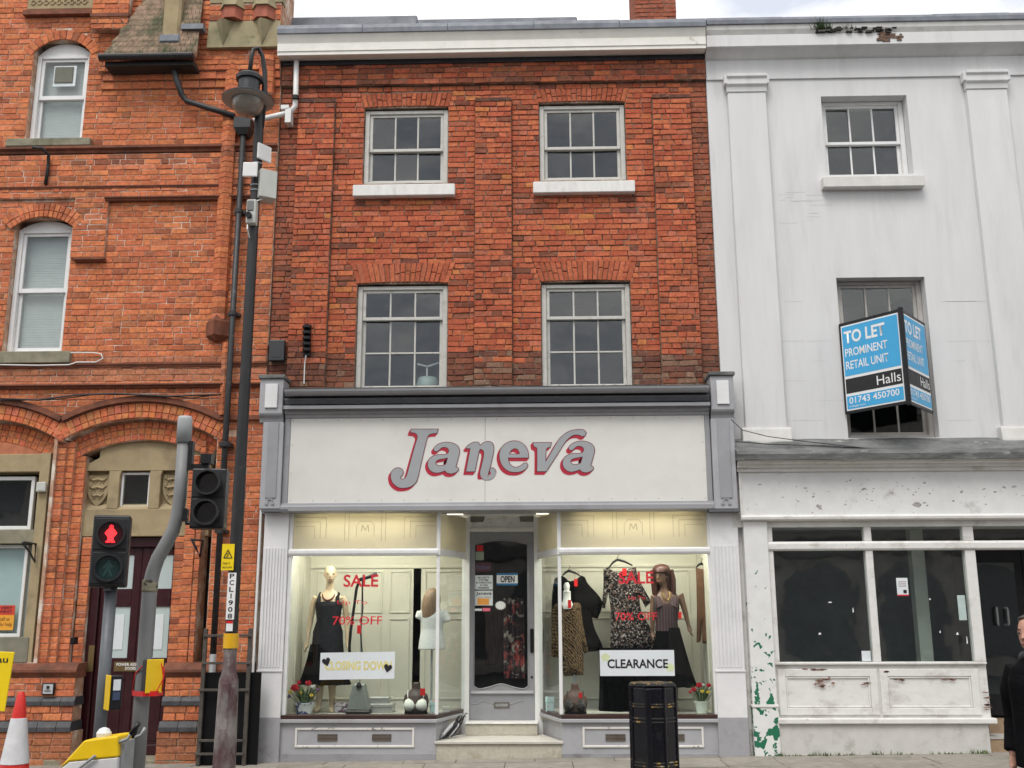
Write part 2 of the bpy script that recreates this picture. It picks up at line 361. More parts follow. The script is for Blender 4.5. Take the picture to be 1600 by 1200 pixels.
def wall_boxes(mb, x0, x1, z0, z1, y0, y1, holes):   # rectangular holes (xa, xb, za, zb)
    zs = sorted({z0, z1, *[h[2] for h in holes], *[h[3] for h in holes]}); zs = [z for z in zs if z0 <= z <= z1]
    for a, b in zip(zs[:-1], zs[1:]):
        if b-a < 1e-4: continue
        zm = (a+b)/2; cur = x0
        for h in sorted(h for h in holes if h[2] < zm < h[3]):
            if h[0] > cur: mb.box(cur, h[0], y0, y1, a, b)
            cur = max(cur, h[1])
        if cur < x1: mb.box(cur, x1, y0, y1, a, b)
def ring(mb, x0, x1, z0, z1, y0, y1, wl, wt=None, wb=None):
    wt = wt or wl; wb = wb or wl
    mb.box(x0, x0+wl, y0, y1, z0, z1); mb.box(x1-wl, x1, y0, y1, z0, z1)
    mb.box(x0+wl, x1-wl, y0, y1, z1-wt, z1); mb.box(x0+wl, x1-wl, y0, y1, z0, z0+wb)
def sash_window(parent, x0, x1, z0, z1, Y, zmeet, cols, rt, rb, fm=SASH, gm=None, fw=.055, bar=.022, rail=.05, label=None, room=True, roomm=None, horn=True, gap=0):
    gm = gm or GLASS
    mb = MB(); ring(mb, x0, x1, z0, z1, Y, Y+.11, fw, fw*.8, fw*.7)
    wn = mb.build('window', fm, parent, bevel=.006)
    if label: wn['label'] = label
    a0, a1 = x0+fw, x1-fw
    for (q0, q1, yy, rows, nm) in ((zmeet-.02, z1-fw*.8, Y+.025, rt, 'upper'), (z0+fw*.7, zmeet+.02, Y+.065, rb, 'lower')):
        s = MB(); st = .042; ring(s, a0+.001, a1-.001, q0, q1, yy, yy+.035, st, st*.9, rail*.85)
        b0, b1, c0, c1 = a0+st, a1-st, q0+rail*.85, q1-st*.9
        for k in range(1, cols):
            xx = b0+(b1-b0)*k/cols; s.box(xx-bar/2, xx+bar/2, yy+.004, yy+.031, c0, c1)
        for k in range(1, rows):
            zz = c0+(c1-c0)*k/rows
            for c in range(cols):
                s.box(b0+(b1-b0)*c/cols+(bar/2 if c else 0), b0+(b1-b0)*(c+1)/cols-(bar/2 if c < cols-1 else 0), yy+.006, yy+.029, zz-bar/2, zz+bar/2)
        s.build('sash', fm, wn, bevel=.004)
        for c in range(cols):
            for k in range(rows):
                xa = b0+(b1-b0)*c/cols-.004; xb = b0+(b1-b0)*(c+1)/cols+.004; za = c0+(c1-c0)*k/rows-.004; zb = c0+(c1-c0)*(k+1)/rows+.004
                t1, t2, t3 = U(-.008, .008), U(-.008, .008), U(-.009, .009); y = yy+.016
                MB().add([(xa,y+t1,za),(xb,y+t2,za),(xb,y+t3+t2,zb),(xa,y+t3+t1,zb),(xa,y+t1+.004,za),(xb,y+t2+.004,za),(xb,y+t3+t2+.004,zb),(xa,y+t3+t1+.004,zb)],
                    [(0,1,2,3),(7,6,5,4),(0,4,5,1),(1,5,6,2),(2,6,7,3),(3,7,4,0)]).build('pane', gm, wn)
    if room:
        m_ = MB(); y0, y1 = Y+.13, Y+1.6; a, b, c, d = x0-.25, x1+.25, z0-.3, z1+.15
        m_.add([(a,y0,c),(b,y0,c),(b,y1,c),(a,y1,c),(a,y0,d),(b,y0,d),(b,y1,d),(a,y1,d)], [(0,1,2,3),(4,7,6,5),(1,5,6,2),(2,6,7,3),(3,7,4,0)])
        m_.build('room_lining', roomm or ROOMG, wn)
    return wn
def lerp(a, b, t): return a+(b-a)*t
def cmix(a, b, t): return tuple(lerp(p, q, t) for p, q in zip(a, b))

# ------------------------------------------------------------------ middle building: brick upper floors
MXL, MXR = X(430, 345), X(1113.5, 345)
MID = thing('terraced_building', 'three storey red brick terraced building with grey ladieswear shopfront', 'building', ((MXL+MXR)/2, 0, gz(0)))
UZ0, UZ1 = Z(634, 286), Z(634, 168)
LZ0, LZ1 = Z(628, 604), Z(628, 443)
UL = (X(568, 230), X(700, 230)); UR = (X(842.5, 226), X(978, 226)); LL = (X(556, 520), X(699, 520)); LR = (X(846, 520), X(987, 520))
URZ0, URZ1 = Z(910, 281), Z(910, 160); LRZ1 = Z(915, 440)
EAVE = Z(780, 82); BAND = Z(780, 132.5); MZ0 = Z(780, 640)
holes = [UL+(UZ0, UZ1), UR+(URZ0, URZ1), LL+(LZ0-.3, LZ1), LR+(LZ0-.3, LRZ1)]
mb = MB(); wall_boxes(mb, MXL, MXR, MZ0-.3, EAVE+.3, .012, .36, holes)
mwall = mb.build('wall', MORTAR_M, MID)
REDS = [(.44, .118, .062), (.465, .13, .067), (.42, .11, .059), (.475, .14, .069), (.39, .098, .053), (.45, .145, .085), (.48, .148, .068)]
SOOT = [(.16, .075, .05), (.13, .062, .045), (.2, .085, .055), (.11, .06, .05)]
zsoot = Z(780, 553)
def mpal(x, z):
    c = random.choice(REDS)
    if RND() < .08: c = cmix(c, random.choice(SOOT), .7)
    if RND() < .02: c = (.52, .19, .07)
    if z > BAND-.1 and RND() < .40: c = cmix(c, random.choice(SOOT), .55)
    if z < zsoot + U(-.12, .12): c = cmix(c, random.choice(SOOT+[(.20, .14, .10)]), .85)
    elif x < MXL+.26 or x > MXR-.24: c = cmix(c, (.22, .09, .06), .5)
    k = U(.86, 1.12); return tuple(v*k for v in c)
bm_ = []
def rh(xa, xb, za, zb): return lambda z: (xa, xb) if za < z < zb else None
# flat gauged arches over the four openings
arches = []
for (xa, xb, zb, hh, fl, n) in ((UL[0], UL[1], UZ1, Z(634, 145)-UZ1, .06, 18), (UR[0], UR[1], URZ1, Z(910, 138)-URZ1, .06, 18), (LL[0], LL[1], LZ1, Z(628, 411)-LZ1, .10, 19), (LR[0], LR[1], LRZ1, Z(915, 407)-LRZ1, .10, 19)):
    arches.append((xa-fl, xb+fl, zb, zb+hh))
    for i in range(n):
        t0, t1 = i/n, (i+1)/n; e = .004; camb = lambda t: .018*(1-(2*t-1)**2)
        bx = lambda t: lerp(xa-.005, xb+.005, t); tx = lambda t: lerp(xa-fl, xb+fl, t); c = random.choice(REDS); c = cmix(c, (.42, .12, .06), .4); k = U(.85, 1.12); c = tuple(v*k for v in c)
        zz = [zb+camb(t0), zb+hh]
        cuts = [0, U(.35, .65), 1] if RND() < .55 else [0, 1]
        for u0, u1 in zip(cuts[:-1], cuts[1:]):
            P = lambda t, u: (lerp(bx(t), tx(t), u), lerp(zb+camb(t), zb+hh, u))
            q = [P(t0, u0), P(t1, u0), P(t1, u1), P(t0, u1)]
            cx = sum(p[0] for p in q)/4; cz = sum(p[1] for p in q)/4
            q = [(x+math.copysign(e, cx-x), z+math.copysign(e, cz-z)) for x, z in q]
            bm_.append((q, -.004+U(-.004, .004), c))
hl = [rh(*h) for h in holes] + [(lambda a: (lambda z: (lerp(holes[a][0], arches[a][0], (z-arches[a][2])/(arches[a][3]-arches[a][2])), lerp(holes[a][1], arches[a][1], (z-arches[a][2])/(arches[a][3]-arches[a][2]))) if arches[a][2] <= z < arches[a][3] else None))(i) for i in range(4)]
PIL = [(X(461, 320), X(519, 320)), (X(742, 320), X(800, 320)), (X(1024, 320), X(1085, 320))]
PILT = [Z(490, 157), Z(771, 155), Z(1050, 150)]
hp = [rh(p[0], p[1], -9, t) for p, t in zip(PIL, PILT)]
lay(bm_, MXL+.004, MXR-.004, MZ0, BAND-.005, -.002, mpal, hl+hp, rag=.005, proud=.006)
core = MB()
for p, t in zip(PIL, PILT):
    core.box(p[0]+.004, p[1]-.004, -.048, .011, MZ0, t-.003)
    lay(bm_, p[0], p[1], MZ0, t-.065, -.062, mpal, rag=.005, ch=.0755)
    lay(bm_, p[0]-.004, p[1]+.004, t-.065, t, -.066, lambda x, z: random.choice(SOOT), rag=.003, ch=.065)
core.box(MXL+.003, MXR-.003, -.048, .0115, BAND+.003, EAVE+.01)
core.build('pilaster_core', MORTAR_M, mwall)
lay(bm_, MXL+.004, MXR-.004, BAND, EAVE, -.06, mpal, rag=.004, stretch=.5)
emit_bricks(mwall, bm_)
# side returns of brick piers and reveals (mortar coloured body already there); windows
GH = glass('upper_glass', (.85, .88, .88), 1.62, wav=.10)
for (x, z0, z1, zm, rt, rb, lb) in ((UL, UZ0, UZ1, Z(634, 231), 1, 1, 'second floor sash window above left'), (UR, URZ0, URZ1, Z(910, 227.5), 1, 1, 'second floor sash window at right'), (LL, LZ0-.05, LZ1, Z(628, 495.5), 1, 2, 'first floor sash window at left with stored things behind'), (LR, LZ0-.05, LRZ1, Z(915, 494), 1, 2, 'first floor sash window at right')):
    wn = sash_window(MID, x[0]+.004, x[1]-.004, z0, z1-.02, .05, zm, 3, rt, rb, gm=GH, fw=.062, label=lb)
for (a, b) in (((551, 286.5), (710.5, 305)), ((833, 281.5), (992.5, 300))):
    s = MB().box(X(a[0], b[1], -.09), X(b[0], b[1], -.09), -.10, .14, Z(a[0]+80, b[1], -.1), Z(a[0]+80, a[1]+1, -.1)).build('window_sill', SILLW, MID, bevel=.008)
# stored chair / lampshade behind the first floor window
st = thing('stored_chair', 'pale bentwood chair stored behind first floor window panes', 'chair', (X(665, 590, .35), .35, Z(665, 600, .35)-.4))
cb = MB(); c0 = Z(665, 600, .35)
cb.tube([(X(652, 575, .35), .35, Z(652, 569, .35)), (X(668, 575, .35), .35, Z(668, 573, .35)), (X(686, 575, .35), .35, Z(686, 567, .35))], .014, 8)
cb.tube([(X(667, 575, .35), .36, Z(667, 573, .35)), (X(667, 600, .35), .36, c0-.1)], .012, 8)
cb.build('back_rail', SASH2, st, smooth=True)
MB().lathe((X(668, 595, .35), .36, c0-.12), [(.13, 0), (.15, .05), (.15, .1), (.12, .2), (.02, .21)], 20).build('seat', mat('pale_green_seat', (.42, .5, .45), .5), st, smooth=True)
for dx in (-.1, .1):
    for dy in (-.08, .08): MB().tube([(X(668, 595, .35)+dx, .36+dy, c0-.12), (X(668, 595, .35)+dx*1.3, .36+dy*1.3, c0-.5)], .012, 6).build('leg', SASH2, st)
# eaves cornice with lead capping
CY = -.27
def cz(y): return Z(780, y, CY)
x0, x1 = X(434, 70, CY), X(1102.5, 60, CY)
prof = [(.3, cz(62)), (CY+.05, cz(62.5)), (CY+.05, cz(50)), (CY+.0, cz(49.5)), (CY-.01, cz(47.8)), (.3, cz(47))]
cmid = MB().extr([(.0, cz(82)+.05), (CY+.02, cz(81)), (CY, cz(80.5)), (CY, cz(75.5)), (CY-.012, cz(75)), (CY-.012, cz(63)), (.0, cz(62.6))], x0, x1).build('cornice', CORNICE, MID)
MB().extr([(.0, cz(62.5)), (CY-.005, cz(62.3)), (CY-.03, cz(56)), (CY-.055, cz(50.5)), (.0, cz(50))], x0, x1).build('gutter_board', CORNICE, cmid)
lp = MB()
k = 5
for i in range(k):
    a, b = lerp(x0, x1, i/k)+.004, lerp(x0, x1, (i+1)/k)-.004; dz = U(-.006, .006)
    MB().extr([(.3, cz(50)+.002), (CY-.07, cz(50.3)-.008), (CY-.075, cz(44)+dz), (CY-.06, cz(37.5)+dz), (-.1, cz(36.5)+dz), (.3, cz(36)+dz)], a-.004*(i == 0), b+.006).build('lead_sheet', LEAD, cmid, bevel=.006)
for a, b, y in ((440, 652, 24), (652, 902, 30.5)):
    MB().box(X(a, 30, .35), X(b, 30, .35), .345, 1.2, Z(600, 75, .35), Z(600, y, .35)).build('roof_upstand', LEAD, MID, bevel=.02)
MB().box(MXL-.02, MXR, .9, 6, Z(600, 70, .9), Z(600, 45, .9)).build('roof', LEAD, MID)
MB().box(MXL+.002, MXR-.002, .37, 6, -.5, EAVE+.25).build('building_body', ROOMG, MID) if False else None
# chimney
CHY = 1.6
cx0, cx1 = X(993, 20, CHY), X(1057, 20, CHY); ct = Z(1020, -75, CHY); cbm = Z(1020, 60, CHY)
MB().box(cx0+.01, cx1-.01, CHY+.01, CHY+.9, cbm, ct).build('chimney', MORTAR_M, MID)
chb = []
lay(chb, cx0, cx1, cbm, ct-.1, CHY, lambda x, z: cmix(random.choice(REDS), random.choice(SOOT), .5), rag=.004)
chim = [o for o in MID.children if o.name.startswith('chimney')][0]
emit_bricks(chim, chb, nmax=60)
sl_ = MB()
n = round((ct-cbm)/.075)
for i in range(n):
    z = cbm+i*.075
    for j in range(4): sl_.box(cx0-.004, cx0+.008, CHY+.01+j*.224+(i % 2)*.0, CHY+.01+j*.224+.212, z+.005, z+.07, cmix(random.choice(REDS), SOOT[0], .5))
o = sl_.build('flank_brickwork', BRICK, chim); o['kind'] = 'stuff'
MB().box(cx0-.05, cx1+.05, CHY-.04, CHY+.95, ct-.1, ct).build('chimney_cap', STONEG, chim, bevel=.01)
MB().box(MXL+.004, MXR-.004, -.085, -.0605, Z(780, 97, -.08), Z(780, 85, -.08)).build('eaves_strip', mat('near_black_eaves_strip', (.03, .03, .038), .7, var=.3), MID)  # near-black strip along the top of the frieze, just below the cornice
# white waste pipe joining the hopper, with brackets
WP = MB().tube([(X(463, 95, -.12), -.12, Z(463, 84, -.12)), (X(462, 150, -.12), -.12, Z(462, 150, -.12)), (X(461, 166, -.12), -.12, Z(461, 166, -.12)), (X(455, 173, -.12), -.12, Z(455, 174, -.12)), (X(440, 178, -.12), -.12, Z(440, 179, -.12)), (X(396, 189, -.16), -.16, Z(396, 189, -.16))], .036, 12).build('waste_pipe', WPLAST, MID, smooth=True)
for q in ((447, 171, 456, 193), (440, 166, 452, 172)):
    MB().box(X(q[0], q[1], -.13), X(q[2], q[1], -.13), -.17, -.02, Z(q[0], q[3], -.13), Z(q[0], q[1], -.13)).build('pipe_bracket', WPLAST, WP)
MB().tube([(X(463, 150, -.12), -.16, Z(463, 152, -.12)), (X(463, 154, -.12), -.16, Z(463, 157, -.12))], .045, 10).build('pipe_clip', BLACK, WP)
# ------------------------------------------------------------------ middle building: shopfront
YF, YC, YP, YB = -.24, -.34, -.17, -.10
shop = MB().box(MXL+.01, MXR+.06, .0, .25, Z(780, 800, 0), MZ0-.28).build('shopfront_beam', GREYP, MID)
fx0, fx1 = X(452, 720, YF), X(1103, 715, YF); fz0, fz1 = Z(780, 784.5, YF), Z(780, 651, YF)
FASC = mat('fascia_board_white', (.70, .69, .645), .55, var=.035, scale=2.5, bump=.04, col2=(.58, .575, .52), p2=(.5, .85), s2=1.3)
seam = X(758, 720, YF)
for a, b in ((fx0, seam-.0015), (seam+.0015, fx1)): MB().box(a, b, YF, YF+.03, fz0, fz1).build('fascia_board', FASC, MID, bevel=.002)
fb = MB()
for i in range(19):
    x = lerp(fx0+.03, fx1-.03, i/18)
    for z in (fz0+.03, fz1-.03): fb.lathe((0, 0, 0), [(.005, 0)], 3) if False else fb.box(x-.004, x+.004, YF-.003, YF, z-.004, z+.004)
for z in (lerp(fz0, fz1, .35), lerp(fz0, fz1, .68)):
    for x in (fx0+.03, fx1-.03): fb.box(x-.004, x+.004, YF-.003, YF, z-.004, z+.004)
fb.build('fixing_screws', mat('screw', (.12, .12, .12), .5), MID)
sx0, sx1 = X(443, 720, YF), X(1111, 715, YF)
fr = MB()
fr.box(sx0, fx0-.001, YF-.012, YF+.04, fz0, fz1); fr.box(fx1+.001, sx1, YF-.012, YF+.04, fz0, fz1)
fr.extr([(YF+.04, fz0-.001), (YF-.03, fz0-.001), (YF-.035, Z(780, 788, YF)), (YF-.05, Z(780, 790, YF)), (YF-.05, Z(780, 797.5, YF)), (YF+.02, Z(780, 799, YF)), (YF+.3, Z(780, 799, YF))], sx0-.01, sx1+.01)
fr.build('fascia_frame', GREYP, MID, bevel=.004)
t = lambda y, Y: Z(780, y, Y)
cg = MB().extr([(YF+.2, fz1+.001), (YF-.02, fz1+.001), (YF-.02, t(646, YF)), (YF-.05, t(645, YF)), (YF-.06, t(637, YF)), (YF-.13, t(636.5, YF-.13)), (YF-.13, t(631.5, YF-.13)), (YF-.06, t(630.5, YF-.06)), (YF+.2, t(630, YF))], sx0, sx1).build('fascia_cornice', GREYP, MID, bevel=.003)
MB().extr([(YF+.2, t(629, YF)), (YF-.07, t(629, YF-.07)), (YF-.10, t(622, YF-.1)), (YF-.10, t(619.5, YF-.1)), (YF+.2, t(618, YF))], sx0+.002, sx1-.002).build('cornice_moulding', GREYD, cg)
gp = [(YF-.16+.075*math.cos(a), t(612, YF-.16)+.0+.075*math.sin(a)*.95+.04) for a in [math.pi+i*math.pi/8 for i in range(9)]]
MB().extr(gp + [(YF-.08, gp[-1][1]+.012), (YF+.0, gp[-1][1]+.016), (YF+.2, gp[-1][1]+.03), (YF+.2, gp[-1][1]-.08), (YF+.02, gp[-1][1]-.07)], sx0+.03, sx1-.02).build('gutter', GREYP, cg)
LEDZ = gp[-1][1]+.02
MB().extr([(.02, LEDZ+.1), (.02, LEDZ-.03), (YF-.22, LEDZ-.03), (YF-.24, LEDZ-.012), (YF-.2, LEDZ+.0)], sx0+.028, sx1-.018).build('flashing', LEADW, cg)
# moss along the gutter edge
MOSS = mat('moss', (.075, .085, .03), .95, var=.4, scale=40, bump=.8, bscale=120)
def tuft(out, x, y, z, n, r, h):
    for _ in range(n):
        a = U(0, 6.28); q = U(0, r); px_, py_ = x+q*math.cos(a)*1.6, y+q*math.sin(a)*.6; hh = h*U(.4, 1); b = U(0, 6.28); wv = U(.003, .008); le = U(.2, .9)*hh
        out.add([(px_-wv*math.cos(b), py_-wv*math.sin(b), z), (px_+wv*math.cos(b), py_+wv*math.sin(b), z), (px_+le*math.cos(b+1.5), py_+le*math.sin(b+1.5), z+hh)], [(0, 1, 2)])
ms = MB(); x = sx0+.05
while x < sx1-.05:
    tuft(ms, x, YF-.2, LEDZ-.012, random.randint(2, 16), .03, U(.012, .035)); x += U(.02, .14)
o = ms.build('gutter_moss', MOSS, cg); o['kind'] = 'stuff'
# consoles and pilasters at each end
for side, (bx0, bx1, yt, yb, px0, px1, sx_0, sx_1) in (('l', (405.5, 442, 592, 646, 406, 441, 411, 446)), ('r', (1111, 1147, 587, 640, 1112, 1151, 1112, 1152))):
    xa, xb = X(bx0, 620, YC), X(bx1, 620, YC); z0, z1 = Z((bx0+bx1)/2, yb, YC), Z((bx0+bx1)/2, yt, YC)
    c = MB().box(xa, xb, YC, .0, z0, z1).build('console_block', GREYL, MID, bevel=.006)
    zc = Z((bx0+bx1)/2, yt-6, YC)
    MB().box(xa-.02, xb+.02, YC-.03, .0, z1+.001, zc).build('console_cap', LEADW, c, bevel=.008)
    w_ = xb-xa
    MB().box(xa+w_*.25, xb-w_*.22, YC-.022, YC-.001, Z((bx0+bx1)/2, lerp(yt, yb, .84), YC), Z((bx0+bx1)/2, lerp(yt, yb, .15), YC)).build('white_plate', WHITEP, c, bevel=.003)
    z2 = Z((bx0+bx1)/2, yb+15, YC+.1)
    MB().extr([(.0, z0-.001), (YC, z0-.001), (YC+.01, z0-.02), (YC+.05, z0-.05), (YC+.06, z2), (.0, z2)], xa, xb).build('console_moulding', GREYP, c, bevel=.003)
    ya = YF-.06; qa, qb = X(px0+2, 730, ya), X(px1-1, 730, ya); z3 = Z((px0+px1)/2, 795, ya)
    sh = MB().box(qa, qb, ya, .0, z3, z2-.001).build('console_shaft', GREYL, c, bevel=.005)
    m_ = (qa+qb)/2; h = (qb-qa)*.18
    MB().box(m_-h*1.3, m_+h*1.6, ya-.012, ya-.001, z3+.13, z2-.004).build('shaft_panel', GREYP, sh, bevel=.003)
    gm_ = MB()
    for a, b, c_, d in ((-1.2, -.7, .05, .075), (-.7, -.4, .05, .125), (-.4, .4, .11, .125), (.4, .7, .05, .125), (.7, 1.2, .05, .075)): gm_.box(m_+a*h, m_+b*h, ya-.012, ya-.001, z3+c_, z3+d)
    gm_.build('key_ornament', GREYP, sh)
    # pilaster below
    pa, pb = (X(409, 900, YP), X(447, 900, YP)) if side == 'l' else (X(1112, 900, YP), X(1157, 900, YP))
    zt = z3-.002; zj = Z((bx0+bx1)/2, 1047, YP); zg = Z((bx0+bx1)/2, 1121, YP); zb_ = gz(pa)-.03
    PL = MB().box(pa, pb, YP+.012, .05, zj, zt-.03).build('pilaster', WHITEP, MID, bevel=.004)
    fl = MB(); n = 7; f0, f1 = pa+.02, pb-.02
    for i in range(n):
        a = lerp(f0, f1, i/n); b = a+(f1-f0)/n*.55; fl.box(a, b, YP, YP+.0115, zj+.03, Z(430, 856, YP))
    fl.build('fluting', WHITEP, PL, bevel=.003)
    MB().box(pa-.005, pb+.005, YP-.012, .05, zj-.02, zj-.001).build('plinth_moulding', WHITEP, PL, bevel=.003)
    MB().box(pa, pb, YP, .05, zg, zj-.021).build('plinth', WHITEP, PL)
    MB().box(pa-.006, pb+.006, YP-.006, .05, zb_, zg-.001).build('plinth_base', mat('stained_grey_plinth', (.33, .33, .345), .75, var=.1, scale=6, bump=.4, col2=(.16, .155, .15), p2=(.52, .75), s2=3), PL, bevel=.004)
    MB().box(pa-.015, pb+.015, YF-.055, .05, zt-.03, zt-.001).build('pilaster_cap', GREYD, PL)
# bays ---------------------------------------------------------------
YD = .78                                            # door plane
bL0, bL1 = X(447, 960, YB), X(684, 960, YB); bR0, bR1 = X(875, 960, YB), X(1116, 960, YB)
dL, dR = X(728, 960, YD), X(841, 960, YD)
zs = Z(560, 1117, YB); zsR = zs; ztop = Z(560, 799, YB)+.03; ztr0, ztr1 = Z(560, 868.5, YB), Z(560, 857.5, YB)
SB = X(876, 960, YB)
BROWN = mat('brown_sill', (.045, .022, .018), .35, var=.2, bump=.1)
TRANS = None
def etched():
    M = bpy.data.materials.new('etched_cream_glass'); M.use_nodes = True; N = M.node_tree.nodes; L = M.node_tree.links; N.remove(N['Principled BSDF'])
    t = N.new('ShaderNodeBsdfTranslucent'); t.inputs['Color'].default_value = (.84, .80, .66, 1)
    d = N.new('ShaderNodeBsdfDiffuse'); d.inputs['Color'].default_value = (.56, .53, .42, 1)
    g = N.new('ShaderNodeBsdfGlossy'); g.inputs['Roughness'].default_value = .12
    f = N.new('ShaderNodeFresnel'); a = N.new('ShaderNodeMixShader'); a.inputs[0].default_value = .5; b = N.new('ShaderNodeMixShader')
    L.new(t.outputs[0], a.inputs[1]); L.new(d.outputs[0], a.inputs[2]); L.new(f.outputs[0], b.inputs[0]); L.new(a.outputs[0], b.inputs[1]); L.new(g.outputs[0], b.inputs[2]); L.new(b.outputs[0], N['Material Output'].inputs['Surface'])
    return M
ETCH = etched(); ETCHL = mat('etched_line', (.43, .40, .29), .6, bump=0)
STALL = GREYL
def quadbox(p, q, th, z0, z1, mb=None):             # vertical slab from p=(x,y) to q with thickness th behind
    p = Vector(p); q = Vector(q); d = (q-p).normalized(); n_ = Vector((-d.y, d.x))*th
    return (mb or MB()).slab([tuple(p), tuple(q), tuple(q+n_), tuple(p+n_)], z0, z1)
for side in ('l', 'r'):
    L_ = side == 'l'
    a, b = (bL0, bL1) if L_ else (bR0, bR1); dpt = dL if L_ else dR
    cor = b if L_ else a; sgn = 1 if L_ else -1
    pcor = (cor, YB); pdoor = (dpt, YD)
    if not L_: pass
    # stall riser with panel
    zg = lambda x: gz(x)-.03
    sr = MB().box(a, b, YB-.03, YB+.12, min(zg(a), zg(b)), zs-.085).build('stall_riser', STALL, MID, bevel=.004)
    if L_: quadbox((cor-.03, YB-.03), (dpt-.03, YD), .1, zg(cor), zs-.085).build('stall_return', STALL, sr)
    else: quadbox((dpt+.03, YD), (cor+.03, YB-.03), .1, zg(cor), zs-.085).build('stall_return', STALL, sr)
    MB().box(a, b, YB-.045, YB-.031, min(zg(a), zg(b)), Z(560, 1177, YB)).build('skirting', mat('stained_grey_skirting', (.30, .30, .315), .75, var=.1, scale=6, bump=.4, col2=(.14, .135, .13), p2=(.5, .75), s2=3), sr, bevel=.003)
    lg = MB(); lg.box(a-.01, b+.012 if L_ else b+.01, YB-.075, YB+.12, zs-.084, zs-.045)
    quadbox((cor+.012*sgn, YB-.075), (dpt+.012*sgn, YD), .1*(1 if L_ else -1), zs-.0835, zs-.0455, lg)
    lg.build('stall_ledge', GREYL, sr, bevel=.004)
    sb = MB(); sb.box(a, b, YB-.05, YB+.12, zs-.044, zs); quadbox((cor, YB-.05), (dpt, YD), .08*(1 if L_ else -1), zs-.0435, zs-.0005, sb)
    sb.build('window_sill', BROWN, sr, bevel=.003)
    p0, p1 = ((462, 1137), (648, 1168)) if L_ else ((910, 1135.5), (1099, 1168))
    rx0, rx1, rz1, rz0 = X(p0[0], 1150, YB), X(p1[0], 1150, YB), Z(p0[0], p0[1], YB-.03), Z(p0[0], p1[1], YB-.03)
    m_ = MB(); ring(m_, rx0, rx1, rz0, rz1, YB-.045, YB-.0305, .026); m_.build('panel_moulding', mat('chipped_white_moulding', (.70, .68, .64), .6, var=.06, bump=.3, col2=(.25, .23, .21), p2=(.6, .66), s2=11), sr, bevel=.004)
    for v0, v1 in (((497, 528), (582, 612)) if L_ else ((946, 977), (1040, 1069))):
        vx0, vx1, vz0, vz1 = X(v0, 1152, YB), X(v1, 1152, YB), Z(v0, 1158, YB-.03), Z(v0, 1147, YB-.03)
        vt = MB().box(vx0, vx1, YB-.034, YB-.0305, vz0, vz1).build('air_vent', mat('vent_dark', (.04, .035, .03), .7), sr)
        for i in range(5):
            z = lerp(vz0, vz1, i/5); MB().box(vx0+.004, vx1-.004, YB-.042, YB-.0345, z+.003, z+.011).build('vent_slat', mat('vent_bronze', (.17, .14, .115), .5, var=.2), vt)
    # frames
    fm = MB(); fw = .045
    if L_: fm.box(a, a+fw, YB-.02, YB+.05, zs, ztop)
    else: fm.box(b-fw, b, YB-.02, YB+.05, zs, ztop)
    fm.box(cor-.02, cor+.02, YB-.012, YB+.03, zs, ztr0); fm.box(cor-.022, cor+.022, YB-.012, YB+.03, ztr1, ztop)
    fm.box((a+fw if L_ else cor+.02), (cor-.02 if L_ else b-fw), YB-.01, YB+.03, ztop-.04, ztop)
    tb = MB(); tb.extr([(YB+.04, ztr0), (YB-.03, ztr0), (YB-.045, ztr0+.03), (YB-.045, ztr1-.02), (YB-.02, ztr1), (YB+.04, ztr1)], a, b)
    quadbox((cor+.02*sgn, YB-.03), (dpt+.02*sgn, YD-.02), .05*(1 if L_ else -1), ztr0+.001, ztr1-.001, tb)
    win = fm.build('display_window', SASH2, MID, bevel=.004); win['label'] = 'shop display window left of the door' if L_ else 'shop display window right of the door'
    tb.build('transom', SASH2, win, bevel=.004)
    # jamb by the door
    MB().box(dpt-.05, dpt+.05, YD-.06, YD+.05, zs-.35, ztop).build('door_jamb', SASH2, win, bevel=.006)
    g0, g1 = (a+fw, cor-.02) if L_ else (cor+.02, b-fw)
    MB().box(g0, g1, YB+.008, YB+.014, zs, ztr0).build('pane', SHOPG, win)
    e1, e2 = (cor, YB+.02), (dpt, YD-.05)
    quadbox(e1, e2, .006*(1 if L_ else -1), zs, ztr0).build('pane', SHOPG, win)
    tp = MB().box(g0, g1, YB+.008, YB+.014, ztr1, ztop-.04).build('transom_pane', ETCH, win)
    quadbox(e1, e2, .006*(1 if L_ else -1), ztr1, ztop-.04).build('transom_pane', ETCH, win)
    # etched motif: M in an octagon, stepped key lines
    ln = MB(); cxm = (g0+g1)/2; yy0, yy1 = YB+.005, YB+.0075
    def seg(x0, z0, x1, z1, w=.006):
        d = Vector((x1-x0, z1-z0)); n_ = Vector((-d.y, d.x)).normalized()*w/2
        ln.prism([(x0+n_.x, z0+n_.y), (x1+n_.x, z1+n_.y), (x1-n_.x, z1-n_.y), (x0-n_.x, z0-n_.y)], yy0, yy1)
    zz = Z(560, 826, YB); u = .11
    oc = [(cxm+u*c, zz+u*s) for c, s in ((-1, -.9), (-1, .35), (-.6, .8), (.6, .8), (1, .35), (1, -.9))]
    for p, q in zip(oc[:-1], oc[1:]): seg(*p, *q)
    for p, q in (((-.42, -.35), (-.3, .4)), ((-.3, .4), (0, -.2)), ((0, -.2), (.3, .4)), ((.3, .4), (.42, -.35))): seg(cxm+p[0]*u, zz+p[1]*u, cxm+q[0]*u, zz+q[1]*u, .009)
    for s in (-1, 1):
        for k in range(3):
            xk = cxm+s*(.48+.07*k); zk = zz+.14-.055*k
            seg(xk, zk, cxm+s*(.86-.0*k), zk); seg(xk, zk, xk, zz-.12)
        for k in (0, .05): seg(cxm+s*(.2+k), ztop-.05, cxm+s*(.2+k), zz-.15)
    ln.build('etched_motif', ETCHL, tp)['kind'] = 'stuff'
    # interior of the display bay
    YI = 1.15
    wx = a if L_ else b
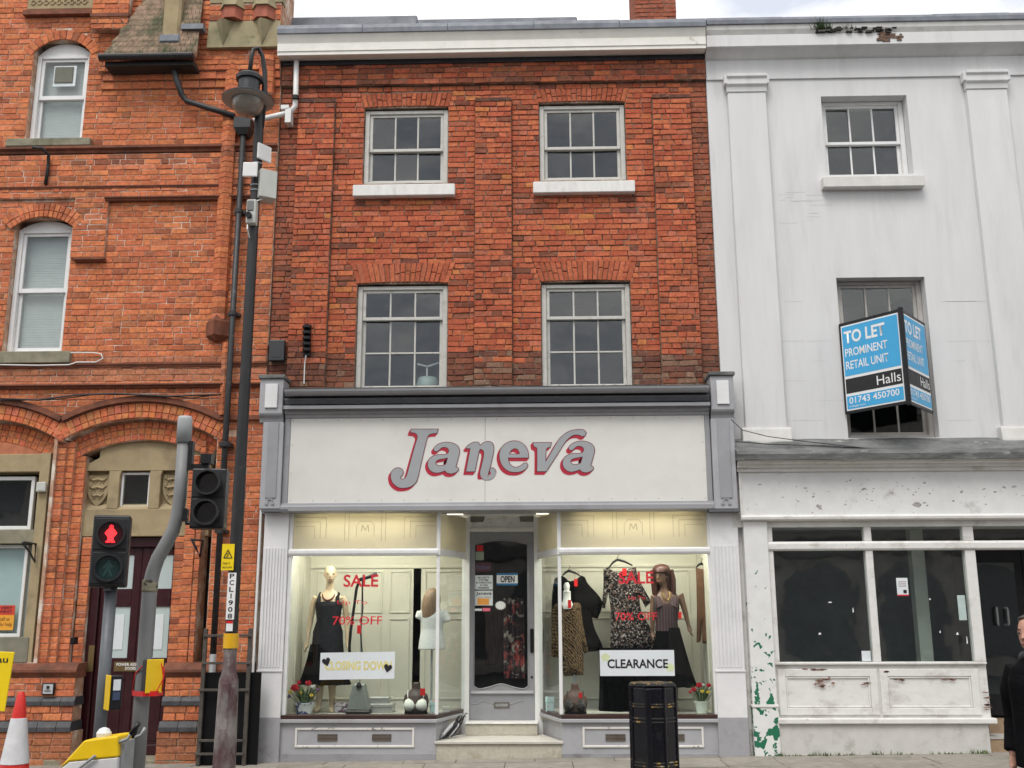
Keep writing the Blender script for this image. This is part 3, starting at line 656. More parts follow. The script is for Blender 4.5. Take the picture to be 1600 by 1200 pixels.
    fl = MB(); pl_ = [(a, YB+.12), (b, YB+.12), (dpt, YD), (dpt, YI), (a, YI)] if L_ else [(a, YB+.12), (b, YB+.12), (b, YI), (dpt, YI), (dpt, YD)]
    fl.slab(pl_, zs-.12, zs-.02); fl.build('display_floor', mat('display_floor_cloth', (.40, .39, .35), .85, var=.06), win)
    ci = MB(); ci.slab(pl_, ztop, ztop+.02); ci.build('display_ceiling', CREAM, win)
    zh = Z(560, 886, YI)
    bk = MB()
    if L_:
        gx0, gx1 = X(645, 980, YI), X(657, 980, YI)
        bk.box(a, gx0, YI, YI+.03, zs-.1, ztop); bk.box(gx1, dpt, YI, YI+.03, zs-.1, ztop); bk.box(gx0, gx1, YI, YI+.03, zh-.02, ztop)
        mids = [(X(493, 980, YI), X(597, 980, YI)), (X(607, 980, YI), X(640, 980, YI)), (X(662, 980, YI), dpt-.03)]
    else:
        bk.box(dpt, b, YI, YI+.03, zs-.1, ztop); mids = [(dpt+.03, X(902, 980, YI)), (X(906, 980, YI), X(1080, 980, YI))]
    bkw = bk.build('back_panel', CREAM, win)
    mm = MB()
    for p, q in mids:
        zq = Z(560, 962, YI)
        ring(mm, p, q, zq+.03, zh-.05, YI-.014, YI-.001, .025); ring(mm, p, q, zs+.08, zq-.03, YI-.014, YI-.001, .025)
    mm.box(a if L_ else dpt, dpt if L_ else b, YI-.02, YI-.001, zh-.02, zh+.02)
    mm.build('panel_moulding', CREAM, bkw, bevel=.004)
    sw = MB().box(wx-.03, wx, YB+.12, YI, zs-.1, ztop) if L_ else MB().box(wx, wx+.03, YB+.12, YI, zs-.1, ztop)
    sw.build('side_panel', CREAM, win)
    sm = MB()
    for k in range(3):
        y0 = YB+.2+k*.34
        (sm.box(wx, wx+.012, y0, y0+.02, zs, zh) if L_ else sm.box(wx-.012, wx, y0, y0+.02, zs, zh))
    sm.build('side_moulding', CREAM, win)
    if L_: quadbox((dpt+.04, YD), (dpt+.041, YI+.0), .02, zs-.1, ztop).build('return_panel', CREAM, win)
    # fluorescent batten behind the transom light
    lt = thing('batten_light', 'lit fluorescent batten behind etched glass %s shop door' % ('left of' if L_ else 'right of'), 'light', ((a+b)/2, .1, ztop))
    MB().box(a+.2, b-.2, .05, .15, ztop-.045, ztop-.002).build('housing', WPLAST, lt, bevel=.01)
    MB().tube([(a+.22, .06, ztop-.075), (b-.22, .06, ztop-.075)], .016, 10).build('tube', mat('lit_tube', (.9, .85, .7), .4, bump=0, emit=(1, .90, .66), es=26), lt, smooth=True)
    al = bpy.data.lights.new('batten_glow', 'AREA'); al.shape = 'RECTANGLE'; al.size = b-a-.5; al.size_y = .1; al.energy = 19; al.color = (1, .95, .84)
    ao = bpy.data.objects.new('batten_glow', al); S.collection.objects.link(ao); ao.parent = lt; ao.location = (0, 0, -.11)
# ceiling of the recessed lobby and pediment, door, steps
lob = MB().slab([(bL1-.03, YB-.02), (bR0+.03, YB-.02), (dR+.1, YD+.1), (dL-.1, YD+.1)], ztop-.012, ztop+.05).build('lobby_ceiling', WHITEP, MID)
for q in ((694, 729), (833, 862)):
    sp = thing('lobby_spotlight', 'small white spotlight under fascia %s the shop door' % ('left above' if q[0] < 760 else 'right above'), 'light', (X((q[0]+q[1])/2, 800, .1), .1, ztop-.02))
    MB().box(X(q[0], 800, .1), X(q[1], 800, .1), .02, .1, ztop-.05, ztop-.013).build('housing', WPLAST, sp, bevel=.008)
    MB().box(X(q[0]+5, 800, .1), X(q[1]-5, 800, .1), .03, .09, ztop-.062, ztop-.051).build('diffuser', mat('lit_diffuser', (.9, .87, .78), .4, bump=0, emit=(1, .93, .75), es=1.2), sp)
door = MID
zd0 = Z(783, 1125, YD); zdt = Z(783, 831, YD); x0, x1 = dL+.05, dR-.05
hd = MB().box(x0, x1, YD-.03, YD+.04, zdt, zdt+.05).build('door_head', SASH2, MID, bevel=.004)
# carved pediment over the door
zp = zdt+.05; cx = (x0+x1)/2
MB().prism(catmull([(x0, zp+.001), (x1, zp+.001), (x1, zp+.075), (x1-.17, zp+.08), (x1-.2, zp+.16), (cx+.1, zp+.215), (cx-.1, zp+.215), (x0+.2, zp+.16), (x0+.17, zp+.08), (x0, zp+.075)], 4), YD-.01, YD+.03).build('pediment', WHITEP, hd)
cv = MB()
def curl(x, z, r, a0, a1, n=10, rr=.008):
    cv.tube([(x+r*(1-.55*i/n)*math.cos(lerp(a0, a1, i/n)), YD-.012, z+r*(1-.55*i/n)*math.sin(lerp(a0, a1, i/n))) for i in range(n+1)], [rr*(1-.5*i/n) for i in range(n+1)], 6)
for s in (-1, 1):
    f = lambda a: a if s > 0 else math.pi-a
    for (dx, dz, r, a0, a1) in ((.08, .1, .07, -1, 3.6), (.19, .075, .055, 3, -1.6), (.29, .04, .04, 2.8, -1.5), (.13, .03, .045, 3.4, -.6), (.24, .02, .03, 3.2, 0), (.36, .035, .03, 3, -1), (.03, .15, .05, -.5, 2.4)):
        curl(cx+s*dx, zp+dz, r, f(a0), f(a1))
for a in range(5): 
    t_ = math.radians(50+a*20); cv.tube([(cx, YD-.012, zp+.08), (cx+.1*math.cos(t_), YD-.014, zp+.08+.1*math.sin(t_))], [.01, .003], 6)
cv.build('carved_scroll', WHITEP, hd, smooth=True)['kind'] = 'stuff'
MB().box(x0, x1, YD+.05, YD+.07, zp, ztop).build('overdoor_panel', mat('overdoor_green_grey', (.34, .33, .29), .7), hd)
# the door leaf: shaped glazing opening
DOORM = mat('door_grey', (.29, .292, .308), .42, var=.05, bump=.1)
gx0, gx1 = X(741, 960, YD), X(825, 960, YD); gzt, gzb = Z(783, 847, YD), Z(783, 1072, YD)
op = catmull([(gx0, gzb-.0), (gx0+.07, gzb-.035), (gx0+.2, gzb-.01), ((gx0+gx1)/2, gzb+.025), (gx1-.2, gzb-.01), (gx1-.07, gzb-.035), (gx1, gzb), (gx1, gzt-.03), (lerp(gx0, gx1, .75), gzt+.01), ((gx0+gx1)/2, gzt+.025), (lerp(gx0, gx1, .25), gzt+.01), (gx0, gzt-.03)], 5, 60)
me = curve_mesh([[(x0+.003, zd0), (x1-.003, zd0), (x1-.003, zdt-.004), (x0+.003, zdt-.004)], op], extrude=.022)
for v in me.vertices: v.co = Vector((v.co.x, YD+.022-v.co.z*1.0, v.co.y))
me.materials.append(DOORM); dl = put('door', me, MID)
MB().box(gx0-.02, gx1+.02, YD+.018, YD+.024, gzb-.06, gzt+.04).build('pane', DARKG, dl)
er = MB(); er.tube([(x, YD-.002, z) for x, z in op+[op[0]]], .008, 6); er.build('glazing_bead', DOORM, dl, smooth=True)
zr = Z(783, 1083, YD)
MB().extr([(YD, zr-.015), (YD-.02, zr-.012), (YD-.03, zr+.0), (YD-.015, zr+.02), (YD, zr+.03)], x0+.02, x1-.02).build('door_rail_moulding', DOORM, dl)
zq = Z(783, 1096, YD); cvp = catmull([(x0+.03, zq-.03), (x0+.1, zq-.03), (x0+.16, zq+.01), (x0+.3, zq-.03), (cx-.06, zq-.035), (cx, zq-.045), (cx+.06, zq-.035), (x1-.3, zq-.03), (x1-.16, zq+.01), (x1-.1, zq-.03), (x1-.03, zq-.03), (x1-.03, zq-.032)], 4, 80)
MB().tube([(x, YD-.001, z) for x, z in cvp[:-8]], .006, 6).build('carved_line', DOORM, dl, smooth=True)
lx0, lx1, lz0, lz1 = X(772, 1101, YD), X(796, 1101, YD), Z(783, 1106, YD), Z(783, 1097, YD)
lb = MB(); ring(lb, lx0, lx1, lz0, lz1, YD-.012, YD-.001, .018, .014); lb.build('letter_box', mat('brass_dull', (.22, .19, .16), .4, metal=.6), dl, bevel=.002)
MB().box(lx0+.018, lx1-.018, YD-.006, YD-.001, lz0+.014, lz1-.014).build('letter_flap', GALV, dl)
hx = X(831, 998, YD); MB().box(hx-.022, hx+.022, YD-.03, YD-.001, Z(831, 1020, YD), Z(831, 982, YD)).build('door_handle', BLACK, dl, bevel=.018, seg=3)
MB().lathe((X(831, 1058, YD), YD-.005, Z(831, 1058, YD)), [(.012, -.012), (.014, 0), (.012, .012)], 10).build('keyhole', BLACK, dl)
STEPM = mat('terrazzo_step', (.47, .44, .36), .6, var=.1, scale=30, bump=.15, col2=(.30, .26, .18), p2=(.52, .75), s2=6)
sx_0, sx_1 = bL1-.02, bR0+.02
zst1 = Z(780, 1158, YB-.02); 
MB().slab([(sx_0, YB-.02), (sx_1, YB-.02), (dR-.0, YD-.3), (dL+.0, YD-.3)], gz(0)-.1, zst1-.035).build('lower_step', STEPM, MID, bevel=.006)
MB().slab([(sx_0, YB-.045), (sx_1, YB-.045), (dR, YD-.02), (dL, YD-.02)], zst1-.034, zst1).build('step_tread', mat('step_tread_stone', (.50, .48, .43), .6, var=.1, scale=8, bump=.2, col2=(.25, .24, .22), p2=(.55, .8), s2=4), MID, bevel=.006)
ym = YD-.30
MB().box(dL+.02, dR-.02, ym, YD-.03, zst1+.001, zd0-.02).build('upper_step', STEPM, MID, bevel=.006)
MB().box(dL+.015, dR-.015, ym-.02, YD+.1, zd0-.019, zd0+.0-.004).build('threshold', SILLW, MID, bevel=.004)
# dark shop interior behind door and back panels
si = MB(); a, b, y0, y1, c, d = bL0, bR1, YD+.12, 5.2, zd0-.05, ztop+.3
si.add([(a,1.25,c),(b,1.25,c),(b,y1,c),(a,y1,c),(a,1.25,d),(b,1.25,d),(b,y1,d),(a,y1,d)], [(0,1,2,3),(4,7,6,5),(1,5,6,2),(2,6,7,3),(3,7,4,0)])
si.box(dL-.02, dL, YD+.1, 1.25, c, d); si.box(dR, dR+.02, YD+.1, 1.25, c, d); si.box(dL, dR, YD+.1, 1.3, c-.05, c); si.box(dL, dR, YD+.1, 1.3, d, d+.05)
si.build('shop_interior', mat('dim_shop_room', (.09, .075, .07), .9, var=.4, scale=3, bump=0), MID)
FLOR = mat('floral_fabric', (.06, .03, .035), .9, var=.5, scale=5, bump=.1, col2=(.55, .10, .09), p2=(.54, .58), s2=7, col3=(.65, .55, .48), p3=(.57, .6), s3=11)
def hanging(name, lbl, x0, x1, z0, z1, y, m_, group=None):
    n = 12; mb = MB(); ph = U(0, 6)
    pts = [(lerp(x0, x1, i/n), y+.03*math.sin(i*1.9+ph)) for i in range(n+1)]; back = [(x, q+.05) for x, q in pts[::-1]]
    mb.slab(pts+back, z0, z1-.08)
    t = thing(name, lbl, 'clothing', ((x0+x1)/2, y, z0), group); mb.build('fabric', m_, t, smooth=False)
    MB().tube([(x0+.02, y+.02, z1-.09), ((x0+x1)/2, y+.02, z1-.03), (x1-.02, y+.02, z1-.09)], .008, 6).build('hanger', BLACK, t)
    return t
hanging('floral_dress', 'red and cream floral dress hanging inside the shop door', X(787, 950, 1.05), X(819, 950, 1.05), Z(800, 1060, 1.05), Z(800, 925, 1.05), 1.05, FLOR)
hanging('dark_coat', 'dark red coat hanging deep inside the open shop doorway', X(758, 950, 1.9), X(782, 950, 1.9), Z(770, 1040, 1.9), Z(770, 938, 1.9), 1.9, mat('dark_red_cloth', (.10, .015, .015), .9))
# ------------------------------------------------------------------ fascia lettering (Janeva)
Z1 = lambda u, v: W(590+u*.1125, 650+v*.1125, YF)
Jp = [(470,185),(840,185),(825,240),(780,242),(720,258),(688,310),(640,500),(590,720),(560,850),(530,925),(460,980),(370,1000),(290,990),(215,930),(185,850),(195,780),(240,733),(290,722),(340,745),(356,790),(340,825),(315,850),(325,874),(350,880),(390,855),(415,800),(470,600),(520,420),(556,300),(542,252),(508,234),(458,228)]
Ap = [(785,450),(830,402),(900,374),(980,368),(1060,385),(1120,430),(1138,490),(1125,560),(1085,712),(1118,722),(1125,748),(1090,780),(1030,800),(970,790),(935,758),(880,780),(810,790),(745,765),(705,710),(700,650),(720,600),(770,560),(840,540),(920,538),(965,528),(992,500),(985,460),(950,437),(905,435),(870,455),(845,480),(815,495),(788,482)]
Ah = [(976,580),(950,672),(900,690),(840,690),(805,665),(815,627),(860,603),(920,592)]
Np = [(1230,440),(1270,400),(1340,367),(1398,367),(1425,412),(1470,375),(1530,357),(1582,370),(1611,420),(1610,490),(1590,590),(1565,700),(1540,790),(1530,835),(1550,842),(1572,800),(1560,762),(1568,733),(1600,722),(1638,760),(1635,820),(1590,870),(1530,890),(1470,880),(1432,840),(1425,780),(1440,720),(1478,540),(1472,480),(1440,462),(1410,492),(1350,772),(1230,772),(1290,450),(1240,452)]
Ep = [(u+1511, v) for u, v in [(585,580),(300,580),(312,640),(350,695),(410,715),(470,695),(525,657),(560,655),(575,685),(550,730),(480,770),(400,780),(310,765),(230,700),(187,600),(185,510),(220,430),(290,372),(380,348),(470,365),(540,420),(578,500)]]
Eh = [(u+1511, v) for u, v in [(315,532),(340,482),(390,452),(435,465),(460,510),(458,532)]]
Vp = [(u+1511, v) for u, v in [(650,372),(900,372),(885,432),(852,440),(827,480),(822,640),(910,490),(1000,340),(1080,260),(1170,208),(1280,190),(1350,195),(1385,232),(1368,275),(1330,282),(1280,262),(1210,267),(1140,312),(1080,382),(960,570),(830,770),(705,770),(706,470),(693,440),(660,422)]]
sh2 = lambda P: [(u+1873, v-16) for u, v in P]
SILVER = mat('silver_lettering', (.335, .345, .355), .45, var=.03, bump=0); CRIM = mat('crimson_lettering', (.42, .012, .035), .5, var=.05, bump=0); MARO = mat('maroon_outline', (.10, .012, .022), .5, bump=0); PINK = mat('pale_pink_halo', (.74, .52, .52), .5, bump=0)
for P, H in ((Jp, None), (Ap, Ah), (Np, None), (Ep, Eh), (Vp, None), (sh2(Ap), sh2(Ah))):
    sp = [catmull(P, 5)] + ([catmull(H, 5)] if H else [])
    par = None
    for lay_, off, sh, m_, ex in (('halo', .011, range(0, 7), PINK, .0022), ('red', .006, range(0, 7), CRIM, .0040), ('outline', .0062, (0,), MARO, .0058), ('fill', 0, (0,), SILVER, .0072)):
        full = MB()
        for k in sh:
            q = [[Z1(u-5.2*k, v+6.6*k) for u, v in s_] for s_ in sp]
            me = curve_mesh(q, 0, off if lay_ != 'fill' else -.001)
            full.add([(v.co.x, YF-ex+k*.00015, v.co.y) for v in me.vertices], [tuple(p.vertices) for p in me.polygons]); bpy.data.meshes.remove(me)
        o = full.build({'halo': 'letter_halo', 'red': 'letter_shadow', 'outline': 'letter_outline', 'fill': 'fascia_letter'}[lay_], m_, MID)
        if lay_ == 'halo': par = []
        par.append(o)
    for o in par[:3]: o.parent = par[3]; o.matrix_parent_inverse = Matrix.Identity(4)

# ------------------------------------------------------------------ figures: remeshed bodies
def remesh(o, vox=.012, sm=4):
    r_ = o.modifiers.new('r', 'REMESH'); r_.mode = 'VOXEL'; r_.voxel_size = vox; r_.use_smooth_shade = True
    s_ = o.modifiers.new('s', 'SMOOTH'); s_.iterations = sm; s_.factor = .5; return o
def hand(mb, p, d, side, s=1.0, fw=(0, -1, 0)):     # relaxed hand: palm, four fingers, thumb
    p = Vector(p); d = Vector(d).normalized(); f = Vector(fw).normalized(); f = (f-d*f.dot(d)).normalized(); n_ = d.cross(f).normalized()
    mb.tube([p, p+d*.03*s, p+d*.085*s], [.02*s, .028*s, .03*s], 8, .6)
    for k, (o, l) in enumerate(((-.026, .062), (-.009, .074), (.009, .07), (.025, .054))):
        a = p+d*.08*s+f*o*s; mb.tube([a, a+d*l*.5*s, a+d*l*.85*s+n_*side*.012*s, a+d*l*s+n_*side*.022*s], [.0095*s, .009*s, .008*s, .006*s], 6)
    a = p+d*.03*s-f*.024*s; mb.tube([a, a+d*.025*s-f*.022*s, a+d*.055*s-f*.03*s], [.011*s, .010*s, .007*s], 6)
def head(mb, c, s=1.0, face=(0, -1), tilt=0):        # c: chin-neck joint; egg skull, nose, lips, ears
    fx, fy = face; rx, ry = -fy, fx
    def at(f, r, z): return (c[0]+(fx*f+rx*r)*s, c[1]+(fy*f+ry*r)*s, c[2]+z*s)
    prof = [(0, .02, .035, .02), (.015, .035, .046, .03), (.04, .052, .062, .02), (.08, .064, .08, .012), (.12, .070, .092, 0), (.16, .070, .095, -.008), (.19, .060, .083, -.012), (.21, .042, .06, -.014), (.222, .015, .02, -.014)]
    n = 18; vs = []
    for z, a, b, off in prof:
        for j in range(n):
            t_ = 2*math.pi*j/n; vs.append(at(off+b*math.sin(t_), a*math.cos(t_), z))
    k = len(prof); fs = [tuple(range(n-1, -1, -1)), tuple(range((k-1)*n, k*n))]+[(i*n+j, i*n+(j+1) % n, (i+1)*n+(j+1) % n, (i+1)*n+j) for i in range(k-1) for j in range(n)]
    mb.add(vs, fs)
    mb.tube([at(.088, 0, .125), at(.098, 0, .10), at(.112, 0, .08), at(.088, 0, .072)], [.007*s, .009*s, .012*s, .008*s], 8)
    for q in (-1, 1):
        mb.tube([at(-.005, q*.07, .08), at(-.01, q*.079, .10), at(-.015, q*.078, .125), at(-.005, q*.07, .13)], .010*s, 6)
        mb.tube([at(.083, q*.012, .128), at(.083, q*.03, .133), at(.07, q*.05, .128)], .007*s, 6)
    mb.tube([at(.080, -.022, .044), at(.090, 0, .046), at(.080, .022, .044)], .008*s, 6)
def face_marks(par, c, s, face, lip, eye, brow=None):
    fx, fy = face; rx, ry = -fy, fx
    at = lambda f, r, z: (c[0]+(fx*f+rx*r)*s, c[1]+(fy*f+ry*r)*s, c[2]+z*s)
    MB().tube([at(.083, -.021, .044), at(.0955, 0, .046), at(.083, .021, .044)], .0062*s, 6).build('lips', lip, par, smooth=True)
    for q in (-1, 1):
        MB().tube([at(.080, q*.018, .113), at(.0845, q*.031, .115), at(.076, q*.045, .112)], .0062*s, 6).build('eye', eye, par, smooth=True)
        if brow: MB().tube([at(.088, q*.016, .134), at(.088, q*.034, .14), at(.074, q*.053, .133)], .004*s, 5).build('eyebrow', brow, par)
SKIN = mat('mannequin_skin', (.58, .45, .31), .4, var=.03, bump=0, coat=.2); LIP = mat('mannequin_lip', (.35, .12, .09), .4, bump=0); EYE = mat('mannequin_eye', (.09, .06, .05), .4, bump=0)
CLOTHB = mat('charcoal_knit', (.020, .020, .024), .9, spec=.08, var=.25, scale=20, bump=.3); CLOTHK = mat('black_cloth', (.005, .005, .006), .9, spec=.06, var=.3, scale=14, bump=.3)
def P3(px, py, Y): x, z = W(px, py, Y); return (x, Y, z)
zfl = zs-.02
# bald mannequin in black dress ---------------------------------------
YM = .5
mx_, hz = P3(516, 884, YM)[0], P3(516, 884, YM)[2]; H = hz-zfl; k = H/1.75
mq = thing('mannequin', 'bald pale mannequin in long black dress and beads, left window', 'mannequin', (mx_, YM, zfl))
b = MB(); zz = lambda v: zfl+v*k
b.loft([(mx_, YM, zz(.85), .14*k, .10*k), (mx_, YM, zz(.95), .165*k, .11*k), (mx_, YM, zz(1.08), .125*k, .085*k), (mx_, YM, zz(1.25), .15*k, .10*k), (mx_, YM+.01, zz(1.36), .17*k, .08*k), (mx_, YM+.01, zz(1.42), .10*k, .055*k), (mx_, YM+.01, zz(1.46), .052*k, .05*k), (mx_+.005, YM, zz(1.56), .045*k, .045*k)])
head(b, (mx_+.006, YM-.005, zz(1.535)), k*.98, (.25, -.97))
for s in (-1, 1):
    b.tube([(mx_+s*.155*k, YM, zz(1.37)), (mx_+s*.20*k, YM+.01, zz(1.28)), (mx_+s*.225*k, YM+.02, zz(1.08)), (mx_+s*.245*k, YM-.02, zz(.84))], [.045*k, .042*k, .035*k, .02*k], 10)
    hand(b, (mx_+s*.245*k, YM-.02, zz(.85)), (s*.12, -.1, -1), -s, k)
    b.tube([(mx_+s*.075*k, YM, zz(.9)), (mx_+s*.08*k, YM, zz(.48)), (mx_+s*.075*k, YM+.01, zz(.3)), (mx_+s*.08*k, YM, zz(.07)), (mx_+s*.085*k, YM-.03, zz(.04)), (mx_+s*.1*k, YM-.13, zz(.022))], [.08*k, .05*k, .052*k, .03*k, .034*k, .022*k], 10)
body = remesh(b.build('body', SKIN, mq, smooth=True), .009, 3)
face_marks(mq, (mx_+.006, YM-.005, zz(1.535)), k*.98, (.25, -.97), LIP, EYE)
tp = MB(); tp.loft([(mx_, YM, zz(.70), .205*k, .15*k), (mx_, YM, zz(.84), .19*k, .14*k), (mx_, YM, zz(.95), .185*k, .13*k), (mx_, YM, zz(1.08), .145*k, .105*k), (mx_, YM, zz(1.25), .168*k, .118*k), (mx_, YM, zz(1.30), .165*k, .11*k), (mx_, YM+.01, zz(1.335), .12*k, .04*k)], 20)
for s in (-1, 1): tp.tube([(mx_+s*.118*k, YM-.07, zz(1.29)), (mx_+s*.112*k, YM-.05*k, zz(1.36)), (mx_+s*.108*k, YM+.01, zz(1.415)), (mx_+s*.11*k, YM+.07, zz(1.33))], [.03*k, .026*k, .022*k, .03*k], 8, .6)
smooth_by(tp.build('top', CLOTHB, mq), 60)
def skirt(par, x, y, z0, z1, r0, r1, m_, folds=9, amp=.06, sx=1.0, nm='skirt', bend=0):
    n = 48; R = 9; vs = []
    for i in range(R+1):
        t_ = i/R; r_ = lerp(r0, r1, t_**.8); 
        for j in range(n):
            a = 2*math.pi*j/n; q = 1+amp*(1-t_)*math.cos(folds*a+.7*math.sin(3*a)); vs.append((x+r_*q*math.cos(a)*sx+bend*(1-t_), y+r_*q*math.sin(a)*.72, lerp(z0, z1, t_)+.012*(1-t_)*math.sin(folds*a)))
    fs = [tuple(range(n-1, -1, -1)), tuple(range(R*n, (R+1)*n))]+[(i*n+j, i*n+(j+1) % n, (i+1)*n+(j+1) % n, (i+1)*n+j) for i in range(R) for j in range(n)]
    return smooth_by(MB().add(vs, fs).build(nm, m_, par), 60)
skirt(mq, mx_-.02, YM, zz(.33), zz(.80), .31*k, .19*k, CLOTHK)
nk = MB(); nk.tube([(mx_+.075*k*math.cos(a), YM-.03-.06*k*math.sin(a), zz(1.40-.075*max(0, math.sin(a)))) for a in [i*math.pi/8 for i in range(9)]], .011*k, 8); nk.build('bead_necklace', mat('brown_beads', (.10, .03, .02), .3, bump=0), mq, smooth=True)
# bust seen from behind with blonde wig and white top ------------------
YM = .28; bx, bt = P3(676, 919, YM)[0], P3(676, 919, YM)[2]; bz0 = P3(676, 1015, YM)[2]; k = (bt-bz0)/.80
bu = thing('bust_form', 'blonde wigged bust form in white sequin top on a stand', 'mannequin', (bx, YM, zfl))
zz = lambda v: bz0+v*k
b = MB(); b.loft([(bx+.0, YM, zz(.0), .185*k, .12*k), (bx, YM, zz(.12), .17*k, .11*k), (bx, YM, zz(.26), .145*k, .095*k), (bx, YM, zz(.42), .165*k, .105*k), (bx, YM, zz(.50), .175*k, .08*k), (bx, YM, zz(.55), .10*k, .06*k), (bx, YM, zz(.58), .055*k, .05*k)], 20)
b.tube([(bx+.16*k, YM, zz(.49)), (bx+.2*k, YM-.02, zz(.40)), (bx+.21*k, YM-.03, zz(.36))], [.05*k, .048*k, .046*k], 10); b.tube([(bx-.16*k, YM, zz(.49)), (bx-.19*k, YM-.02, zz(.40))], [.05*k, .045*k], 10)
remesh(b.build('white_top', mat('white_sequin', (.62, .62, .60), .6, var=.12, scale=60, bump=.5), bu), .012, 3)
hb = MB(); hb.loft([(bx-.03, YM-.01, zz(.30), .055*k, .05*k), (bx-.03, YM-.015, zz(.42), .115*k, .085*k), (bx-.02, YM-.01, zz(.55), .125*k, .10*k), (bx-.01, YM, zz(.66), .12*k, .11*k), (bx, YM, zz(.75), .095*k, .09*k), (bx, YM, zz(.80), .03*k, .03*k)], 18)
smooth_by(hb.build('wig', mat('blonde_wig', (.22, .14, .085), .5, var=.35, scale=14, bump=.6, st=(6, 6, .6)), bu), 70)
MB().tube([(bx, YM, zfl+.02), (bx, YM, bz0+.02)], .014, 8).build('stand_pole', GALV, bu); MB().lathe((bx, YM, zfl+.001), [(.11, 0), (.11, .012), (.02, .02)], 20).build('stand_base', GALV, bu)
# clothes steamer --------------------------------------------------------
YM = .35
sm = thing('clothes_steamer', 'grey upright clothes steamer with hose behind the closing down notice', 'steamer', (P3(561, 1108, YM)[0], YM, zfl))
x0, _, z0 = P3(561, 1108, YM); z1 = P3(561, 1068, YM)[2]
b = MB(); b.add([(x0-.14, YM-.1, zfl+.04), (x0+.14, YM-.1, zfl+.04), (x0+.14, YM+.1, zfl+.04), (x0-.14, YM+.1, zfl+.04), (x0-.075, YM-.05, z1), (x0+.075, YM-.05, z1), (x0+.075, YM+.05, z1), (x0-.075, YM+.05, z1)], [(0,3,2,1),(4,5,6,7),(0,1,5,4),(1,2,6,5),(2,3,7,6),(3,0,4,7)])
b.build('water_tank', mat('steamer_grey', (.20, .215, .20), .3, bump=.05), sm, bevel=.02, seg=2)
MB().box(x0-.15, x0+.15, YM-.11, YM+.11, zfl, zfl+.039).build('base', BLACK, sm, bevel=.01)
MB().lathe((x0, YM-.06, z1-.04), [(.03, 0), (.035, .02), (.02, .05), (.012, .06)], 12).build('fill_cap', BLACK, sm)
MB().tube([(x0, YM, z1), (x0, YM, P3(563, 897, YM)[2])], .011, 8).build('pole', GALV, sm)
MB().tube([P3(547, 1040, YM), P3(546, 1010, YM), P3(548, 985, YM), P3(553, 950, YM), P3(557, 920, YM), P3(562, 905, YM), P3(567, 903, YM)], .018, 10).build('hose', BLACK, sm, smooth=True)
MB().tube([P3(562, 906, YM), P3(575, 902, YM), P3(589, 897, YM)], [.02, .022, .03], 8).build('steam_head', BLACK, sm, smooth=True)
MB().tube([P3(566, 905, YM-.02), P3(567, 950, YM-.02), P3(563, 985, YM-.02), P3(566, 1020, YM-.02)], .008, 6).build('cable', BLACK, sm)
MB().box(*[P3(559, 985, YM)[0], P3(565, 985, YM)[0]], YM-.05, YM-.04, P3(562, 990, YM)[2], P3(562, 977, YM)[2]).build('price_tag', RED, sm)
# boxes, pots, lingerie -----------------------------------------------------
def sbox(name, lbl, cat, px0, px1, py0, py1, Y, dp, m_, grp=None, z0=None):
    a, _, q = P3(px0, py1, Y); b_, _, z1 = P3(px1, py0, Y); q = z0 if z0 is not None else max(zfl, q)
    t = thing(name, lbl, cat, ((a+b_)/2, Y, q), grp)
    MB().box(a, b_, Y, Y+dp, q, q+(P3(px0, py0, Y)[2]-P3(px0, py1, Y)[2])*.62).build('tray', m_, t, bevel=.004)
    MB().box(a-.006, b_+.006, Y-.006, Y+dp+.006, q+(P3(px0, py0, Y)[2]-P3(px0, py1, Y)[2])*.62+.0005, q+(P3(px0, py0, Y)[2]-P3(px0, py1, Y)[2])).build('lid', m_, t, bevel=.004)
    return q+(P3(px0, py0, Y)[2]-P3(px0, py1, Y)[2])
SILB = mat('silver_box_paper', (.42, .42, .41), .35, var=.12, metal=.3, bump=.15)
zt_ = sbox('shoe_box', 'larger silver shoe box on the window floor under another', 'box', 574, 613, 1094, 1108, .4, .24, SILB, 'silver boxes', zfl)
sbox('shoe_box', 'smaller silver shoe box lying on top of another box', 'box', 576, 607, 1084, 1094, .42, .18, SILB, 'silver boxes', zt_+.001)
PURP = mat('purple_white_pack', (.10, .03, .08), .5, var=.3, scale=9, bump=0, col2=(.6, .55, .58), p2=(.50, .53), s2=12)
sbox('hosiery_pack', 'purple and white hosiery pack beside mannequin feet', 'box', 523, 535, 1093, 1108, .45, .05, PURP, None, zfl)
sbox('hosiery_pack', 'purple hosiery pack next to the steamer base', 'box', 535, 546, 1092, 1107, .4, .05, PURP, None, zfl)
